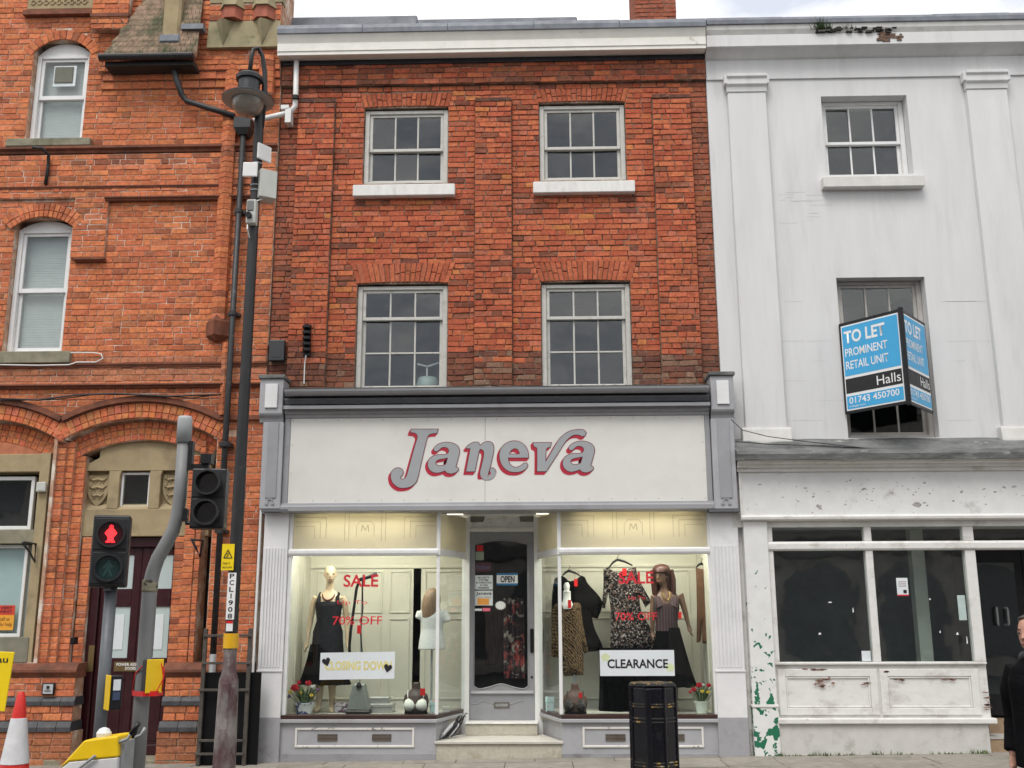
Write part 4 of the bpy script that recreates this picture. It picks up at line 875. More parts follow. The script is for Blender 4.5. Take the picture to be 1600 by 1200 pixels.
def flowers(nm, lbl, cx_, y, z, potm, rw, hgt, blooms, leafn=60, spread=.16):
    t = thing(nm, lbl, 'flower pot', (cx_, y, z))
    smooth_by(MB().lathe((cx_, y, z), [(rw*.72, 0), (rw, hgt), (rw*1.05, hgt), (rw*1.05, hgt+.012), (rw*.9, hgt+.012), (rw*.85, hgt-.02), (.001, hgt-.02)], 24).build('pot', potm, t), 50)
    lf = MB()
    for i in range(leafn):
        a = U(0, 6.28); l = U(.08, .24); q = U(.2, 1)*spread; dx, dy = math.cos(a), math.sin(a)*.6; p = Vector((cx_+dx*rw*.4, y+dy*rw*.4, z+hgt)); e = p+Vector((dx*q, dy*q, l)); m_ = (p+e)/2+Vector((0, 0, .03)); n_ = Vector((-dy, dx, 0))*U(.008, .018)
        lf.add([p, m_-n_, e, m_+n_], [(0, 1, 2, 3)])
    o = lf.build('leaves', mat('leaf_green', (.05, .10, .03), .6, var=.4, scale=30, bump=0), t); o['kind'] = 'stuff'
    for (dx, dz, r_, c) in blooms:
        fb_ = MB(); cxx, czz = cx_+dx, z+hgt+dz; yy = y-.05+U(-.03, .03)
        for j in range(11):
            a = 2*math.pi*j/11*2; rr = r_*(1 if j < 6 else .6); e = .8 if j < 6 else .4
            px_, pz_ = cxx+rr*math.cos(a), czz+rr*math.sin(a)*.8; w2 = r_*.5
            fb_.add([(cxx, yy-.012-(j//6)*.01, czz), (lerp(cxx, px_, .6)-w2*math.sin(a), yy-.02-(j//6)*.012, lerp(czz, pz_, .6)+w2*math.cos(a)*.8), (px_, yy-.005, pz_), (lerp(cxx, px_, .6)+w2*math.sin(a), yy-.02-(j//6)*.012, lerp(czz, pz_, .6)-w2*math.cos(a)*.8)], [(0, 1, 2, 3)])
        fb_.build('bloom', c, t)
        MB().tube([(cxx, yy, czz), (cx_+dx*.4, y, z+hgt)], .003, 5).build('stem', mat('leaf_green', (.05, .10, .03)), t)
FR = mat('petal_red', (.50, .012, .03), .6, var=.2, bump=0); FY = mat('petal_yellow', (.65, .48, .06), .6, bump=0); FW = mat('petal_white', (.62, .60, .60), .6, bump=0); FV = mat('petal_violet', (.16, .09, .2), .6, bump=0)
POTB = mat('blue_white_pot', (.62, .63, .65), .4, var=.05, bump=0, col2=(.03, .05, .16), p2=(.48, .50), s2=6)
px_, _, pz_ = P3(475, 1110, .2)
flowers('flower_pot', 'blue and white pot of mixed silk flowers, left window corner', px_, .2, zfl, POTB, .115, .125, [(-.10, .19, .06, FR), (.05, .24, .045, FR), (.11, .2, .03, FW), (-.16, .14, .03, FY), (-.17, .09, .03, FV), (.1, .1, .03, FY), (.17, .16, .028, FV), (-.03, .13, .03, FY), (-.06, .25, .03, FR)], 70, .2)
px_, _, pz_ = P3(1097, 1110, .25)
flowers('flower_pot', 'plain white pot of red silk flowers, right window corner', px_, .25, zfl, mat('white_pot', (.62, .66, .60), .4, bump=0), .085, .13, [(-.10, .15, .04, FR), (-.03, .20, .045, FR), (.08, .2, .035, FR), (0, .13, .028, FY), (.07, .12, .028, FY), (.15, .15, .022, FV), (-.14, .12, .025, FR), (.02, .2, .02, FW)], 60, .16)
def bust(nm, lbl, cx_, y, z0, h, skin, bra, lace=False):
    t = thing(nm, lbl, 'mannequin', (cx_, y, z0)); k = h/.40; b = MB()
    b.loft([(cx_, y, z0+.015, .14*k, .09*k), (cx_, y, z0+.08*k, .15*k, .10*k), (cx_, y, z0+.16*k, .165*k, .105*k), (cx_, y, z0+.24*k, .15*k, .085*k), (cx_, y, z0+.29*k, .10*k, .06*k), (cx_, y, z0+.32*k, .055*k, .05*k), (cx_, y, z0+.40*k, .05*k, .045*k)], 18)
    remesh(b.build('torso', skin, t), .009, 3); c = MB()
    for s in (-1, 1):
        c.loft([(cx_+s*.072*k, y-.07*k, z0+.05*k, .03*k, .03*k), (cx_+s*.075*k, y-.085*k, z0+.09*k, .068*k, .06*k), (cx_+s*.075*k, y-.09*k, z0+.13*k, .074*k, .062*k), (cx_+s*.08*k, y-.075*k, z0+.18*k, .055*k, .04*k), (cx_+s*.085*k, y-.06*k, z0+.205*k, .015*k, .02*k)], 16)
        c.tube([(cx_+s*.09*k, y-.07*k, z0+.19*k), (cx_+s*.105*k, y-.05*k, z0+.26*k), (cx_+s*.105*k, y+.0*k, z0+.30*k)], .008*k, 6)
    smooth_by(c.build('brassiere', bra, t), 60)
    MB().lathe((cx_, y, z0), [(.145*k, 0), (.15*k, .025*k), (.14*k, .05*k), (.01, .05*k)], 20).build('base', CLOTHK, t)
    return t, k
x_, _, _ = P3(650, 1108, .12); t, k_ = bust('lingerie_bust', 'dark bust form wearing a white bra on window floor', x_, .12, zfl, P3(650, 1066, .12)[2]-zfl, mat('dark_bust', (.06, .035, .03), .5), mat('white_lace', (.66, .66, .60), .7, var=.12, scale=50, bump=.5))
MB().box(x_+.06, x_+.12, -.0, .004, zfl+.23, zfl+.31).build('price_tag', RED, t)
x_, _, _ = P3(899, 1109, .08); t, k_ = bust('lingerie_bust', 'mesh bust form in black lace bra behind the right corner post', x_, .08, zfl, P3(899, 1068, .08)[2]-zfl, mat('brown_mesh_bust', (.11, .06, .045), .6), mat('black_lace', (.02, .018, .018), .8, var=.3, scale=40, bump=.5, col2=(.2, .16, .12), p2=(.56, .62), s2=45))
MB().box(x_+.04, x_+.08, -.03, -.026, zfl+.2, zfl+.26).build('price_tag', RED, t)
PINKB = mat('pastel_box', (.45, .62, .60), .5, var=.1, bump=0, col2=(.65, .12, .14), p2=(.56, .6), s2=9)
sbox('gift_pack', 'pastel gift pack on window floor beside white bra', 'box', 672, 682, 1088, 1109, .2, .05, PINKB, None, zfl)
sbox('card_box', 'small cream card box next to angled window pane', 'box', 692, 702, 1098, 1109, .3, .06, CREAM, None, zfl)
sbox('gift_pack', 'pastel gift pack at the right bay beside the door', 'box', 853, 865, 1082, 1106, .45, .05, PINKB, None, zfl)
# notices on the glass ------------------------------------------------------
YG = YB-.002
def card(nm, lbl, px0, py0, px1, py1, Y, m_, skew=0, th=.003):
    x0, z1 = W(px0, py0, Y); x1, z0 = W(px1, py1, Y); t = thing(nm, lbl, 'notice', ((x0+x1)/2, Y, z0))
    MB().prism([(x0, z0), (x1, z0+skew), (x1+skew*.3, z1+skew), (x0+skew*.3, z1)], Y, Y+th).build('card', m_, t); return t
cd = card('window_notice', 'white CLOSING DOWN notice with yellow letters and black hearts', 500.5, 1020, 616, 1062, YG, PAPER, .012)
text_px('lettering', 'CLOSING DOWN', mat('yellow_print', (.70, .62, .22), .5, bump=0), cd, (508, 1033), (612, 1047), YG-.0015, bold=.03)
for hx_, hy_, rot in ((510, 1034, .3), (606, 1044, -.2)):
    hp_ = [(0, -.75), (.55, -.1), (.7, .3), (.45, .62), (.15, .55), (0, .3), (-.15, .55), (-.45, .62), (-.7, .3), (-.55, -.1)]; c_, s_ = math.cos(rot), math.sin(rot); cx_, cz_ = W(hx_, hy_, YG)
    MB().prism(catmull([(cx_+.07*(a*c_-b_*s_), cz_+.07*(a*s_+b_*c_)) for a, b_ in hp_], 4, 60), YG-.004, YG-.002).build('heart', INK, cd)
cd = card('window_notice', 'white CLEARANCE notice in bold black letters', 937, 1016, 1054.5, 1056, YG, PAPER)
text_px('lettering', 'CLEARANCE', INK, cd, (949, 1030), (1044, 1044), YG-.0015, bold=.025)
for hx_, hy_ in ((946, 1027), (1047, 1043)):
    cx_, cz_ = W(hx_, hy_, YG); MB().prism([(cx_+.05*(1+.15*math.sin(5*a))*math.cos(a), cz_+.045*(1+.15*math.sin(5*a))*math.sin(a)) for a in [i*math.pi/10 for i in range(20)]], YG-.0012, YG-.0006).build('flower_print', mat('pale_yellow_print', (.60, .66, .40), .5, bump=0), cd)
for (lb, w1, w2, w3) in (('red SALE vinyl lettering on the left display window', ((537, 898), (591, 917)), ((527, 938), (574, 946)), ((520, 963), (597, 976))), ('red SALE vinyl lettering on the right display window', ((966, 893), (1021, 912)), ((982, 931), (1008, 938)), ((961, 957), (1027, 969)))):
    t = thing('sale_lettering', lb, 'lettering', (X(w1[0][0], 1000, YG), YG, Z(560, 980, YG)))
    text_px('letters', 'SALE', REDP, t, *w1, YG, bold=.02); text_px('letters', 'Up To' , REDP, t, (w2[0][0]+(0 if w2[0][0] > 700 else 0), w2[0][1]), w2[1], YG); text_px('letters', '70% OFF', REDP, t, *w3, YG, bold=.006)
# door notices
YV = YD+.013
def dcard(nm, lbl, a, b_, m_): return card(nm, lbl, a[0], a[1], b_[0], b_[1], YV, m_, 0, .002)
t = dcard('door_notice', 'white SECURITY SYSTEM sticker in the door glass', (742, 899), (770, 921), PAPER)
for i, (s_, a, b_) in enumerate((('SECURITY', 746, 765), ('SYSTEM', 748, 763), ('IN OPERATION', 744, 768), ('IN THESE', 750, 762), ('PREMISES', 747, 764))): text_px('lettering', s_, INK, t, (a, 901+i*4), (b_, 904+i*4), YV-.001, bold=.02)
t = dcard('door_notice', 'white Janeva notice with orange square in the door glass', (742, 923), (770, 946), PAPER)
text_px('lettering', 'Janeva', INK, t, (744, 924.5), (768, 931), YV-.001, bold=.015); text_px('lettering', 'House of Fashion', mat('brown_print', (.15, .06, .02), .5, bump=0), t, (747, 932), (767, 934), YV-.001)
MB().box(X(746, 935, YV), X(764, 935, YV), YV-.002, YV-.0005, Z(750, 945, YV), Z(750, 935, YV)).build('orange_panel', mat('orange_print', (.75, .32, .06), .5, var=.1, bump=0), t)
t = dcard('open_sign', 'blue edged OPEN sign hanging in the door', (776, 895.5), (809, 914.5), WHITE)
b0 = mat('blue_print', (.02, .16, .36), .5, bump=0)
for q in ((895.5, 898.5), (911.5, 914.5)): MB().box(X(776, 900, YV), X(809, 900, YV), YV-.002, YV-.0005, Z(790, q[1], YV), Z(790, q[0], YV)).build('blue_border', b0, t)
text_px('lettering', 'OPEN', INK, t, (782, 900), (804, 910), YV-.002, bold=.025)
t = dcard('door_notice', 'small white tag below the orange notice', (742, 951), (753, 954.5), PAPER); t = dcard('door_notice', 'small pink tag below the orange notice', (754, 950), (766, 955), mat('pink_print', (.7, .15, .22), .5, bump=0))
t = dcard('door_notice', 'round faded sticker high in the door glass', (743, 862), (756, 875), mat('faded_green', (.30, .36, .28), .6)); t = dcard('door_notice', 'oval maroon sticker with blue script in the door glass', (742, 879), (767, 893), mat('maroon_print', (.09, .03, .04), .5))
text_px('lettering', 'Fashion', mat('slate_blue_print', (.12, .15, .3), .5, bump=0), t, (745, 883), (765, 889), YV-.001)
t = dcard('door_notice', 'red sticker at top left of the door glass', (745, 852), (755, 861), RED)
cx_, cz_ = W(782, 946, YV); t = thing('door_notice', 'white starburst price ticket in the door glass', 'notice', (cx_, YV, cz_-.07))
MB().prism([(cx_+(.075 if i % 2 else .055)*math.cos(i*math.pi/16), cz_+(.06 if i % 2 else .045)*math.sin(i*math.pi/16)) for i in range(32)], YV, YV+.002).build('card', WHITE, t)
# umbrellas on the step
um = thing('folded_umbrellas', 'bundle of folded black umbrellas leaning on the shop step', 'umbrella', (X(705, 1153, .1), .1, zst1))
for i in range(5):
    a = Vector((X(688+i*4, 1152, .05), .03+.03*i, zst1+.02)); e = Vector((X(712+i*3, 1130, .25), .2+.02*i, zst1+U(.17, .24)))
    MB().tube([a, a.lerp(e, .2), a.lerp(e, .7), e], [.006, .022, .028, .008], 8).build('canopy', BLACK if i % 3 else mat('silver_umbrella', (.4, .4, .42), .3, metal=.4, bump=.1), um, smooth=True)
    MB().tube([e, e+Vector((.03, .02, .05)), e+Vector((.05, .02, .04))], .006, 6).build('handle', BLACK, um)
# right window display ------------------------------------------------------
GOLDP = mat('tiger_print', (.21, .135, .07), .8, spec=.12, var=.15, scale=8, bump=.2)
def stripes(M, dark, sc=18, dist=6, lo=.45, hi=.55, kind='BANDS', st=(1, 1, .35)):
    nt = M.node_tree; N = nt.nodes; L = nt.links; P = N['Principled BSDF']; src = P.inputs['Base Color'].links[0].from_socket
    w_ = N.new('ShaderNodeTexWave'); w_.inputs['Scale'].default_value = sc; w_.inputs['Distortion'].default_value = dist; w_.inputs['Detail'].default_value = 3; w_.inputs['Detail Scale'].default_value = 2.5; w_.bands_direction = 'DIAGONAL' if dist else 'X'
    g = N.new('ShaderNodeNewGeometry'); L.new(g.outputs['Position'], w_.inputs['Vector']); r_ = N.new('ShaderNodeValToRGB'); r_.color_ramp.elements[0].position = lo; r_.color_ramp.elements[1].position = hi; L.new(w_.outputs['Fac'], r_.inputs['Fac'])
    m_ = N.new('ShaderNodeMix'); m_.data_type = 'RGBA'; L.new(r_.outputs[0], m_.inputs['Factor']); L.new(src, m_.inputs[6]); m_.inputs[7].default_value = dark+(1,); L.new(m_.outputs[2], P.inputs['Base Color'])
stripes(GOLDP, (.014, .010, .008), 15, 7, .38, .5)
SPECK = mat('speckled_print', (.014, .013, .014), .9, spec=.08, var=.3, scale=20, bump=.2, col2=(.34, .30, .29), p2=(.545, .575), s2=38, col3=(.14, .09, .08), p3=(.55, .6), s3=22)
def garment(name, lbl, outline, Y, m_, th=.09, hook=None, fold=.02):
    pts = [W(a, b_, Y) for a, b_ in outline]; xs_ = [p[0] for p in pts]; zs_ = [p[1] for p in pts]
    t = thing(name, lbl, 'clothing', ((min(xs_)+max(xs_))/2, Y, min(zs_)))
    # inflated cloth body: grid filled outline, puffed towards the middle
    sp = catmull(pts, 4, 60); me = curve_mesh([sp]); n0 = len(sp)
    import bmesh
    bm = bmesh.new(); bm.from_mesh(me); bpy.data.meshes.remove(me)
    bmesh.ops.triangulate(bm, faces=bm.faces[:]); 
    for _ in range(2): bmesh.ops.subdivide_edges(bm, edges=[e for e in bm.edges if e.calc_length() > .05], cuts=1, use_grid_fill=False); bmesh.ops.triangulate(bm, faces=bm.faces[:])
    bnd = [v.co.copy() for v in bm.verts if any(len(e.link_faces) == 1 for e in v.link_edges)]
    front = []; 
    for v in bm.verts:
        d = min((v.co-q).length for q in bnd); h = th*.5*(1-(1-min(1, d/.11))**2)**.5 if d < .11 else th*.5
        front.append((v.co.x, v.co.y, h))
    vs = [(x, Y-h-.004+fold*math.sin(x*48+2*math.sin(z*3))*min(1, h*14), z) for x, z, h in front]; fs = []
    bm.verts.index_update()
    for f in bm.faces: fs.append(tuple(v.index for v in f.verts))
    nb = len(vs); vs += [(x, Y+h*.5+.004, z) for x, z, h in front]; fs += [tuple(i+nb for i in f[::-1]) for f in fs]
    for e in bm.edges:
        if len(e.link_faces) == 1:
            i, j = e.verts[0].index, e.verts[1].index; fs.append((i, j, j+nb, i+nb))
    bm.free()
    o = MB().add(vs, fs).build('fabric', m_, t); smooth_by(o, 50)
    if hook:
        (ax, ay), (bx_, by_), (cx2, cy2) = hook; A = P3(ax, ay, Y); B_ = P3(bx_, by_, Y); C = P3(cx2, cy2, Y)
        MB().tube([A, ((A[0]+B_[0])/2, Y, A[2]*.35+B_[2]*.65), B_, ((C[0]+B_[0])/2, Y, C[2]*.35+B_[2]*.65), C], [.008, .014, .018, .014, .008], 8).build('hanger', BLACK, t, smooth=True)
        MB().tube([B_, (B_[0], Y, B_[2]+.03), (B_[0]+.02, Y, B_[2]+.05), (B_[0]+.0, Y, B_[2]+.07)], .004, 6).build('hook', BLACK, t)
    return t
def pxr(u, v): return (850+u*.175, 860+v*.175)
black_dress = garment('black_top', 'black batwing top on a hanger behind tiger print dress', [pxr(*q) for q in ((95,250),(165,228),(230,275),(300,250),(330,225),(365,240),(395,300),(520,455),(480,610),(430,600),(420,540),(450,690),(522,850),(505,890),(390,905),(250,900),(170,860),(75,760),(70,420))], .75, CLOTHK, .1, (pxr(165, 225), pxr(222, 182), pxr(325, 228)))
MB().box(*sorted((X(*pxr(270, 300), .6), X(*pxr(302, 300), .6))), .66, .664, Z(*pxr(285, 320), .66), Z(*pxr(285, 255), .66)).build('price_tag', RED, black_dress)
tg = garment('tiger_dress', 'brown and black tiger print dress on a white headed form', [pxr(*q) for q in ((85,500),(150,468),(215,520),(260,470),(310,465),(330,500),(345,640),(395,900),(360,925),(350,800),(355,1112),(175,1125),(145,960),(65,950),(65,650))], .42, GOLDP, .16)
x_, _, z_ = P3(*pxr(205, 480), .42)
smooth_by(MB().loft([(x_, .40, z_-.06, .09, .05), (x_, .40, z_, .075, .05), (x_, .42, z_+.05, .05, .045), (x_, .42, z_+.14, .048, .045), (x_, .42, z_+.155, .052, .05), (x_, .42, z_+.165, .03, .03), (x_, .42, z_+.19, .036, .036), (x_, .42, z_+.23, .038, .038), (x_, .42, z_+.265, .02, .02)], 18).build('neck_form', WPLAST, tg), 40)
MB().box(x_+.01, x_+.05, .33, .334, z_-.05, z_+.05).build('price_tag', RED, tg)
MB().tube([(x_+.08, .42, zfl+.02), (x_+.08, .42, Z(*pxr(258, 1120), .42)+.03)], .018, 8).build('stand_pole', GALV, tg)
MB().lathe((x_+.08, .42, zfl), [(.13, 0), (.13, .014), (.03, .022)], 20).build('stand_base', GALV, tg)
sd_ = garment('speckled_dress', 'long black speckled dress hanging in middle of right window', [pxr(*q) for q in ((530,170),(575,150),(620,185),(690,200),(770,160),(820,145),(850,260),(960,460),(905,510),(850,400),(880,570),(1020,800),(1010,890),(590,890),(595,560),(575,370),(545,520),(515,510),(530,330))], .7, SPECK, .1, (pxr(580, 152), pxr(655, 82), pxr(790, 135)))
MB().box(*sorted((X(*pxr(700, 200), .6), X(*pxr(738, 200), .6))), .61, .614, Z(*pxr(720, 228), .6), Z(*pxr(720, 160), .6)).build('price_tag', RED, sd_)
skirt(sd_, P3(*pxr(720, 1300), .72)[0], .72, P3(983, 1110, .72)[2], P3(983, 1012, .72)[2], .34, .30, CLOTHK, 7, .05, 1.0, 'underskirt')
tr = garment('brown_trousers', 'brown suede trousers hanging on the side wall of right window', [pxr(*q) for q in ((1355,150),(1400,165),(1440,155),(1455,300),(1480,600),(1497,840),(1415,828),(1405,650),(1400,800),(1362,825),(1365,500))], .6, mat('brown_suede', (.13, .065, .035), .9, var=.25, scale=14, bump=.3), .07, (pxr(1360, 150), pxr(1405, 118), pxr(1445, 155)))
# brown haired mannequin in striped bodice
YM = .5; x_, _, ht = P3(*pxr(1050, 150), YM); k = (ht-zfl)/1.74; zz = lambda v: zfl+v*k; x_ += .02
m2 = thing('mannequin', 'auburn wigged mannequin in striped bodice and long black skirt, right window', 'mannequin', (x_, YM, zfl))
TAN = mat('tan_mannequin_skin', (.15, .085, .058), .45, var=.04, bump=0)
b = MB(); b.loft([(x_+.02, YM, zz(.85), .14*k, .10*k), (x_+.02, YM, zz(1.06), .12*k, .085*k), (x_+.02, YM, zz(1.25), .15*k, .10*k), (x_+.02, YM+.01, zz(1.36), .165*k, .075*k), (x_+.015, YM+.01, zz(1.42), .10*k, .055*k), (x_, YM+.01, zz(1.46), .05*k, .05*k), (x_-.01, YM, zz(1.56), .043*k, .043*k)])
head(b, (x_-.03, YM-.01, zz(1.52)), k, (-.55, -.83))
for s, pts in ((-1, (pxr(985, 400), pxr(968, 560), pxr(970, 720))), (1, (pxr(1215, 390), pxr(1255, 530), pxr(1290, 670)))):
    q = [Vector(P3(*p, YM)) for p in pts]; b.tube([(x_+.02+s*.14*k, YM, zz(1.36)), q[0], q[1], q[2]], [.05*k, .045*k, .036*k, .024*k], 10)
    dd = (q[2]-q[1]).normalized(); hand(b, q[2]-dd*.01, dd+Vector((0, -.2, 0)), -s, k)
for s in (-1, 1): b.tube([(x_+.02+s*.07, YM, zz(.9)), (x_+.02+s*.07, YM, zz(.5)), (x_+.02+s*.07, YM, zz(.07)), (x_+.02+s*.08, YM-.1, zz(.03))], [.08*k, .055*k, .032*k, .028*k], 10)
remesh(b.build('body', TAN, m2), .009, 3); face_marks(m2, (x_-.03, YM-.01, zz(1.52)), k, (-.55, -.83), LIP, EYE)
STRB = mat('striped_bodice', (.045, .045, .05), .8, var=.1, bump=.2); stripes(STRB, (.05, .008, .014), 9, 0, .48, .52)
bd = MB(); bd.loft([(x_+.02, YM, zz(.96), .15*k, .11*k), (x_+.02, YM, zz(1.06), .135*k, .10*k), (x_+.02, YM, zz(1.22), .163*k, .118*k), (x_+.02, YM, zz(1.29), .165*k, .105*k)], 20)
for s in (-1, 1): bd.tube([(x_+.02+s*.08*k, YM-.085, zz(1.25)), (x_+.02+s*.12*k, YM-.05, zz(1.36)), (x_+.02+s*.13*k, YM+.02, zz(1.395)), (x_+.02+s*.12*k, YM+.07, zz(1.3))], [.06*k, .042*k, .035*k, .05*k], 8, .5)
smooth_by(bd.build('bodice', STRB, m2), 60)
skirt(m2, x_+.03, YM, zz(.30), zz(1.0), .30*k, .145*k, CLOTHK, 8, .04, 1.0, 'skirt', .03)
wg = MB(); wg.loft([(x_+.03, YM+.07, zz(1.34), .06*k, .04*k), (x_+.02, YM+.07, zz(1.46), .11*k, .06*k), (x_+.005, YM+.055, zz(1.58), .125*k, .085*k), (x_-.012, YM+.03, zz(1.655), .125*k, .105*k), (x_-.025, YM-.002, zz(1.675), .122*k, .125*k), (x_-.025, YM-.005, zz(1.72), .112*k, .12*k), (x_-.022, YM+.0, zz(1.76), .085*k, .09*k), (x_-.02, YM+.005, zz(1.78), .03*k, .03*k)], 20)
for s_ in (-1, 1): wg.tube([(x_-.02+s_*.1*k, YM-.02, zz(1.70)), (x_-.005+s_*.118*k, YM+.0, zz(1.58)), (x_+s_*.115*k, YM+.005, zz(1.42)), (x_+.01+s_*.10*k, YM-.01, zz(1.28))], [.045*k, .042*k, .035*k, .012*k], 10)
smooth_by(wg.build('wig', mat('auburn_wig', (.06, .02, .016), .42, var=.35, scale=14, bump=.5, st=(5, 5, .6)), m2), 70)
MB().box(X(*pxr(1200, 580), .3), X(*pxr(1228, 580), .3), .3, .304, Z(*pxr(1210, 610), .3), Z(*pxr(1210, 548), .3)).build('price_tag', RED, m2)
MB().tube([(x_-.03, YM-.055, zz(1.43)), (x_-.01, YM-.095, zz(1.36)), (x_+.03, YM-.10, zz(1.33)), (x_+.06, YM-.085, zz(1.37)), (x_+.06, YM-.05, zz(1.43))], .009, 6).build('necklace', mat('gold_chain', (.25, .17, .06), .4, metal=.6, bump=0), m2)
# ------------------------------------------------------------------ right building: white stucco
RXL, RXR = MXR+.002, X(1600, 600)+3.2
RY = -.03
RB = thing('stucco_building', 'white painted stucco building with peeling vacant shopfront', 'building', ((RXL+RXR)/2, 0, gz(RXL)))
rz = lambda px, py, Y=RY: Z(px, py, Y)
RU = (X(1286, 200, RY), X(1421, 200, RY)); RUZ = (rz(1355, 272.5), rz(1355, 149.5)); RL = (X(1316, 560, RY), X(1456.5, 560, RY)); RLZ = (rz(1390, 684), rz(1390, 433))
off = X(1600, 600)+1.0
RTOP = rz(1350, 75); RBOT = rz(1350, 700)
hol = [RU+RUZ, RL+RLZ, (RU[0]+4.1, RU[1]+4.1)+RUZ, (RL[0]+4.05, RL[1]+4.05)+RLZ]
mb = MB(); wall_boxes(mb, RXL, RXR, RBOT-.2, RTOP+.15, RY, .4, hol); rwall = mb.build('wall', STUCCO, RB)
# the proud frieze above the string line, and a seam in the render
MB().box(RXL, RXR, RY-.025, RY-.0005, rz(1350, 122.5), RTOP+.1).build('frieze', STUCCO, rwall, bevel=.006)
for (c0, c1, s0, s1, yc0, yc1, yb0, yb1, bx0, bx1) in ((1124, 1207, 1136, 1197, 119, 144, 668, 684, 1150, 1240), (1496.5, 1583, 1510, 1574.5, 113, 139, 666, 684, 1562, 1650)):
    YPp = RY-.085; xa, xb = X(s0+1, 144, YPp), X(s1-.5, 144, YPp); zc0, zc1 = rz((s0+s1)/2, yc1, YPp), rz((s0+s1)/2, yc0, YPp); zb0 = RBOT+.02; zb1 = rz(bx0+40, yb0, YPp)
    p = MB().box(xa, xb, YPp, RY-.0006, zb1, zc0).build('pilaster', STUCCO, RB, bevel=.006)
    w_ = .075; h = zc1-zc0
    MB().extr([(RY-.026, zc0+.001), (YPp-.012, zc0+.001), (YPp-.02, zc0+h*.3), (YPp-.05, zc0+h*.42), (YPp-.05, zc0+h*.75), (YPp-.075, zc0+h*.85), (YPp-.075, zc1), (RY-.026, zc1)], xa-.012, xb+.012).build('capital', STUCCO, p, bevel=.004)
    MB().box(xa-.045, xb+.045, YPp-.045, RY-.026, zc0+h*.45, zc1-.004).build('abacus', STUCCO, p, bevel=.006)
    MB().extr([(RY-.002, zb0), (YPp-.05, zb0), (YPp-.05, zb0+.06), (YPp-.03, zb1-.03), (YPp-.02, zb1-.001), (RY-.002, zb1-.001)], xa-.05, xb+.05).build('pilaster_base', STUCCO2, p, bevel=.006)
# cornice
CY2 = -.26
c2 = lambda y: Z(1350, y, CY2)
x0, x1 = X(1104, 60, CY2), RXR
rc = MB().extr([(RY, c2(75)-.04), (RY-.06, c2(74)-.03), (CY2+.06, c2(70)), (CY2, c2(69)), (CY2, c2(51)), (CY2+.02, c2(50.5)), (RY, c2(50))], x0, x1).build('cornice', STUCCO, RB, bevel=.004)
MB().extr([(RY, c2(50)+.001), (CY2+.01, c2(50)+.001), (CY2-.02, c2(44)), (CY2-.03, c2(37)), (RY, c2(37))], x0, x1).build('cornice_upper', STUCCO2, rc)
k = 7
for i in range(k):
    a, b = lerp(x0, x1, i/k), lerp(x0, x1, (i+1)/k); dz = U(-.006, .006)
    MB().extr([(.3, c2(37)+.002), (CY2-.05, c2(37)-.004), (CY2-.055, c2(31)), (CY2-.04, c2(26)+dz), (.3, c2(25)+dz)], a+.001, b+.008).build('lead_sheet', LEAD, rc, bevel=.006)
# broken render patch and weeds
bp = MB(); cx_, cz_ = W(1390, 57, CY2); ROT = mat('rotten_timber', (.16, .10, .07), .95, var=.5, scale=16, bump=1, bscale=40, dist=.02)
for i in range(26):
    x, z = cx_+U(-.14, .15), cz_+U(-.06, .055); s_ = U(.015, .05); bp.box(x-s_, x+s_, CY2-.004-U(0, .012), CY2+.01, z-s_*.4, z+s_*.4)
bp.build('rotten_patch', ROT, rc)['kind'] = 'stuff'
bl = MB()
for i in range(40):
    x, z = W(U(1268, 1395), U(44, 52), CY2); bl.box(x-U(.005, .04), x+U(.005, .05), CY2-.034, CY2, z-.006, z+U(.004, .012))
bl.build('black_cracks', mat('crack_dirt', (.03, .028, .022), .95), rc)['kind'] = 'stuff'
wd = thing('cornice_weed', 'green weed growing from the cracked white cornice', 'plant', (X(1283, 45, CY2), CY2-.02, Z(1283, 48, CY2)))
ms = MB(); x_, z_ = W(1283, 47, CY2); tuft(ms, x_, CY2-.03, z_, 130, .09, .16); tuft(ms, x_+.3, CY2-.03, z_, 60, .12, .06); ms.build('foliage', mat('weed_green', (.05, .085, .025), .8, var=.4, scale=30, bump=0), wd)
MB().tube([(x_, CY2, z_), (x_-.01, CY2-.03, z_+.1)], .006, 5).build('stem', MOSS, wd)
MB().box(RXL, RXR, .9, 6, Z(1350, 70, .9), Z(1350, 40, .9)).build('roof', LEAD, RB)
# windows
for i, dx in enumerate((0, 4.1)):
    sash_window(RB, RU[0]+dx+.004, RU[1]+dx-.004, RUZ[0], RUZ[1]-.003, RY+.16, rz(1355, 214), 3, 1, 1, fm=SASH2, gm=GH, fw=.06, label='second floor sash window in white wall' if not i else None)
    s = MB().box(X(1282, 280, RY)+dx, X(1444, 280, RY-.1)+dx, RY-.12, RY+.2, rz(1360, 291, RY-.12), rz(1360, 274.5, RY-.12)).build('window_sill', STUCCO2, RB, bevel=.006)
DW = mat('brown_window_dirt', (.45, .43, .40), .6)
for i, dx in enumerate((0, 4.05)):
    sash_window(RB, RL[0]+dx+.004, RL[1]+dx-.004, RLZ[0]+.02, RLZ[1]-.003, RY+.15, rz(1390, 558), 3, 2, 2, fm=DW, gm=DARKG, fw=.06, label='first floor sash window behind the letting board' if not i else None, roomm=DARK)
sm_ = MB()
for i in range(14):
    px, py = U(1230, 1300) if i % 2 else U(1470, 1540), 440+int(U(0, 8))*31; x, z = W(px, py, RY); l = U(.05, .45); sm_.box(x-l/2, x+l/2, RY-.0012, RY-.0002, z-.0018, z+.0018)
for i in range(14):
    x, z = W(U(1215, 1290), U(300, 350), RY); l = U(.05, .3); sm_.box(x-l/2, x+l/2, RY-.0012, RY-.0002, z-.0018, z+.0018)
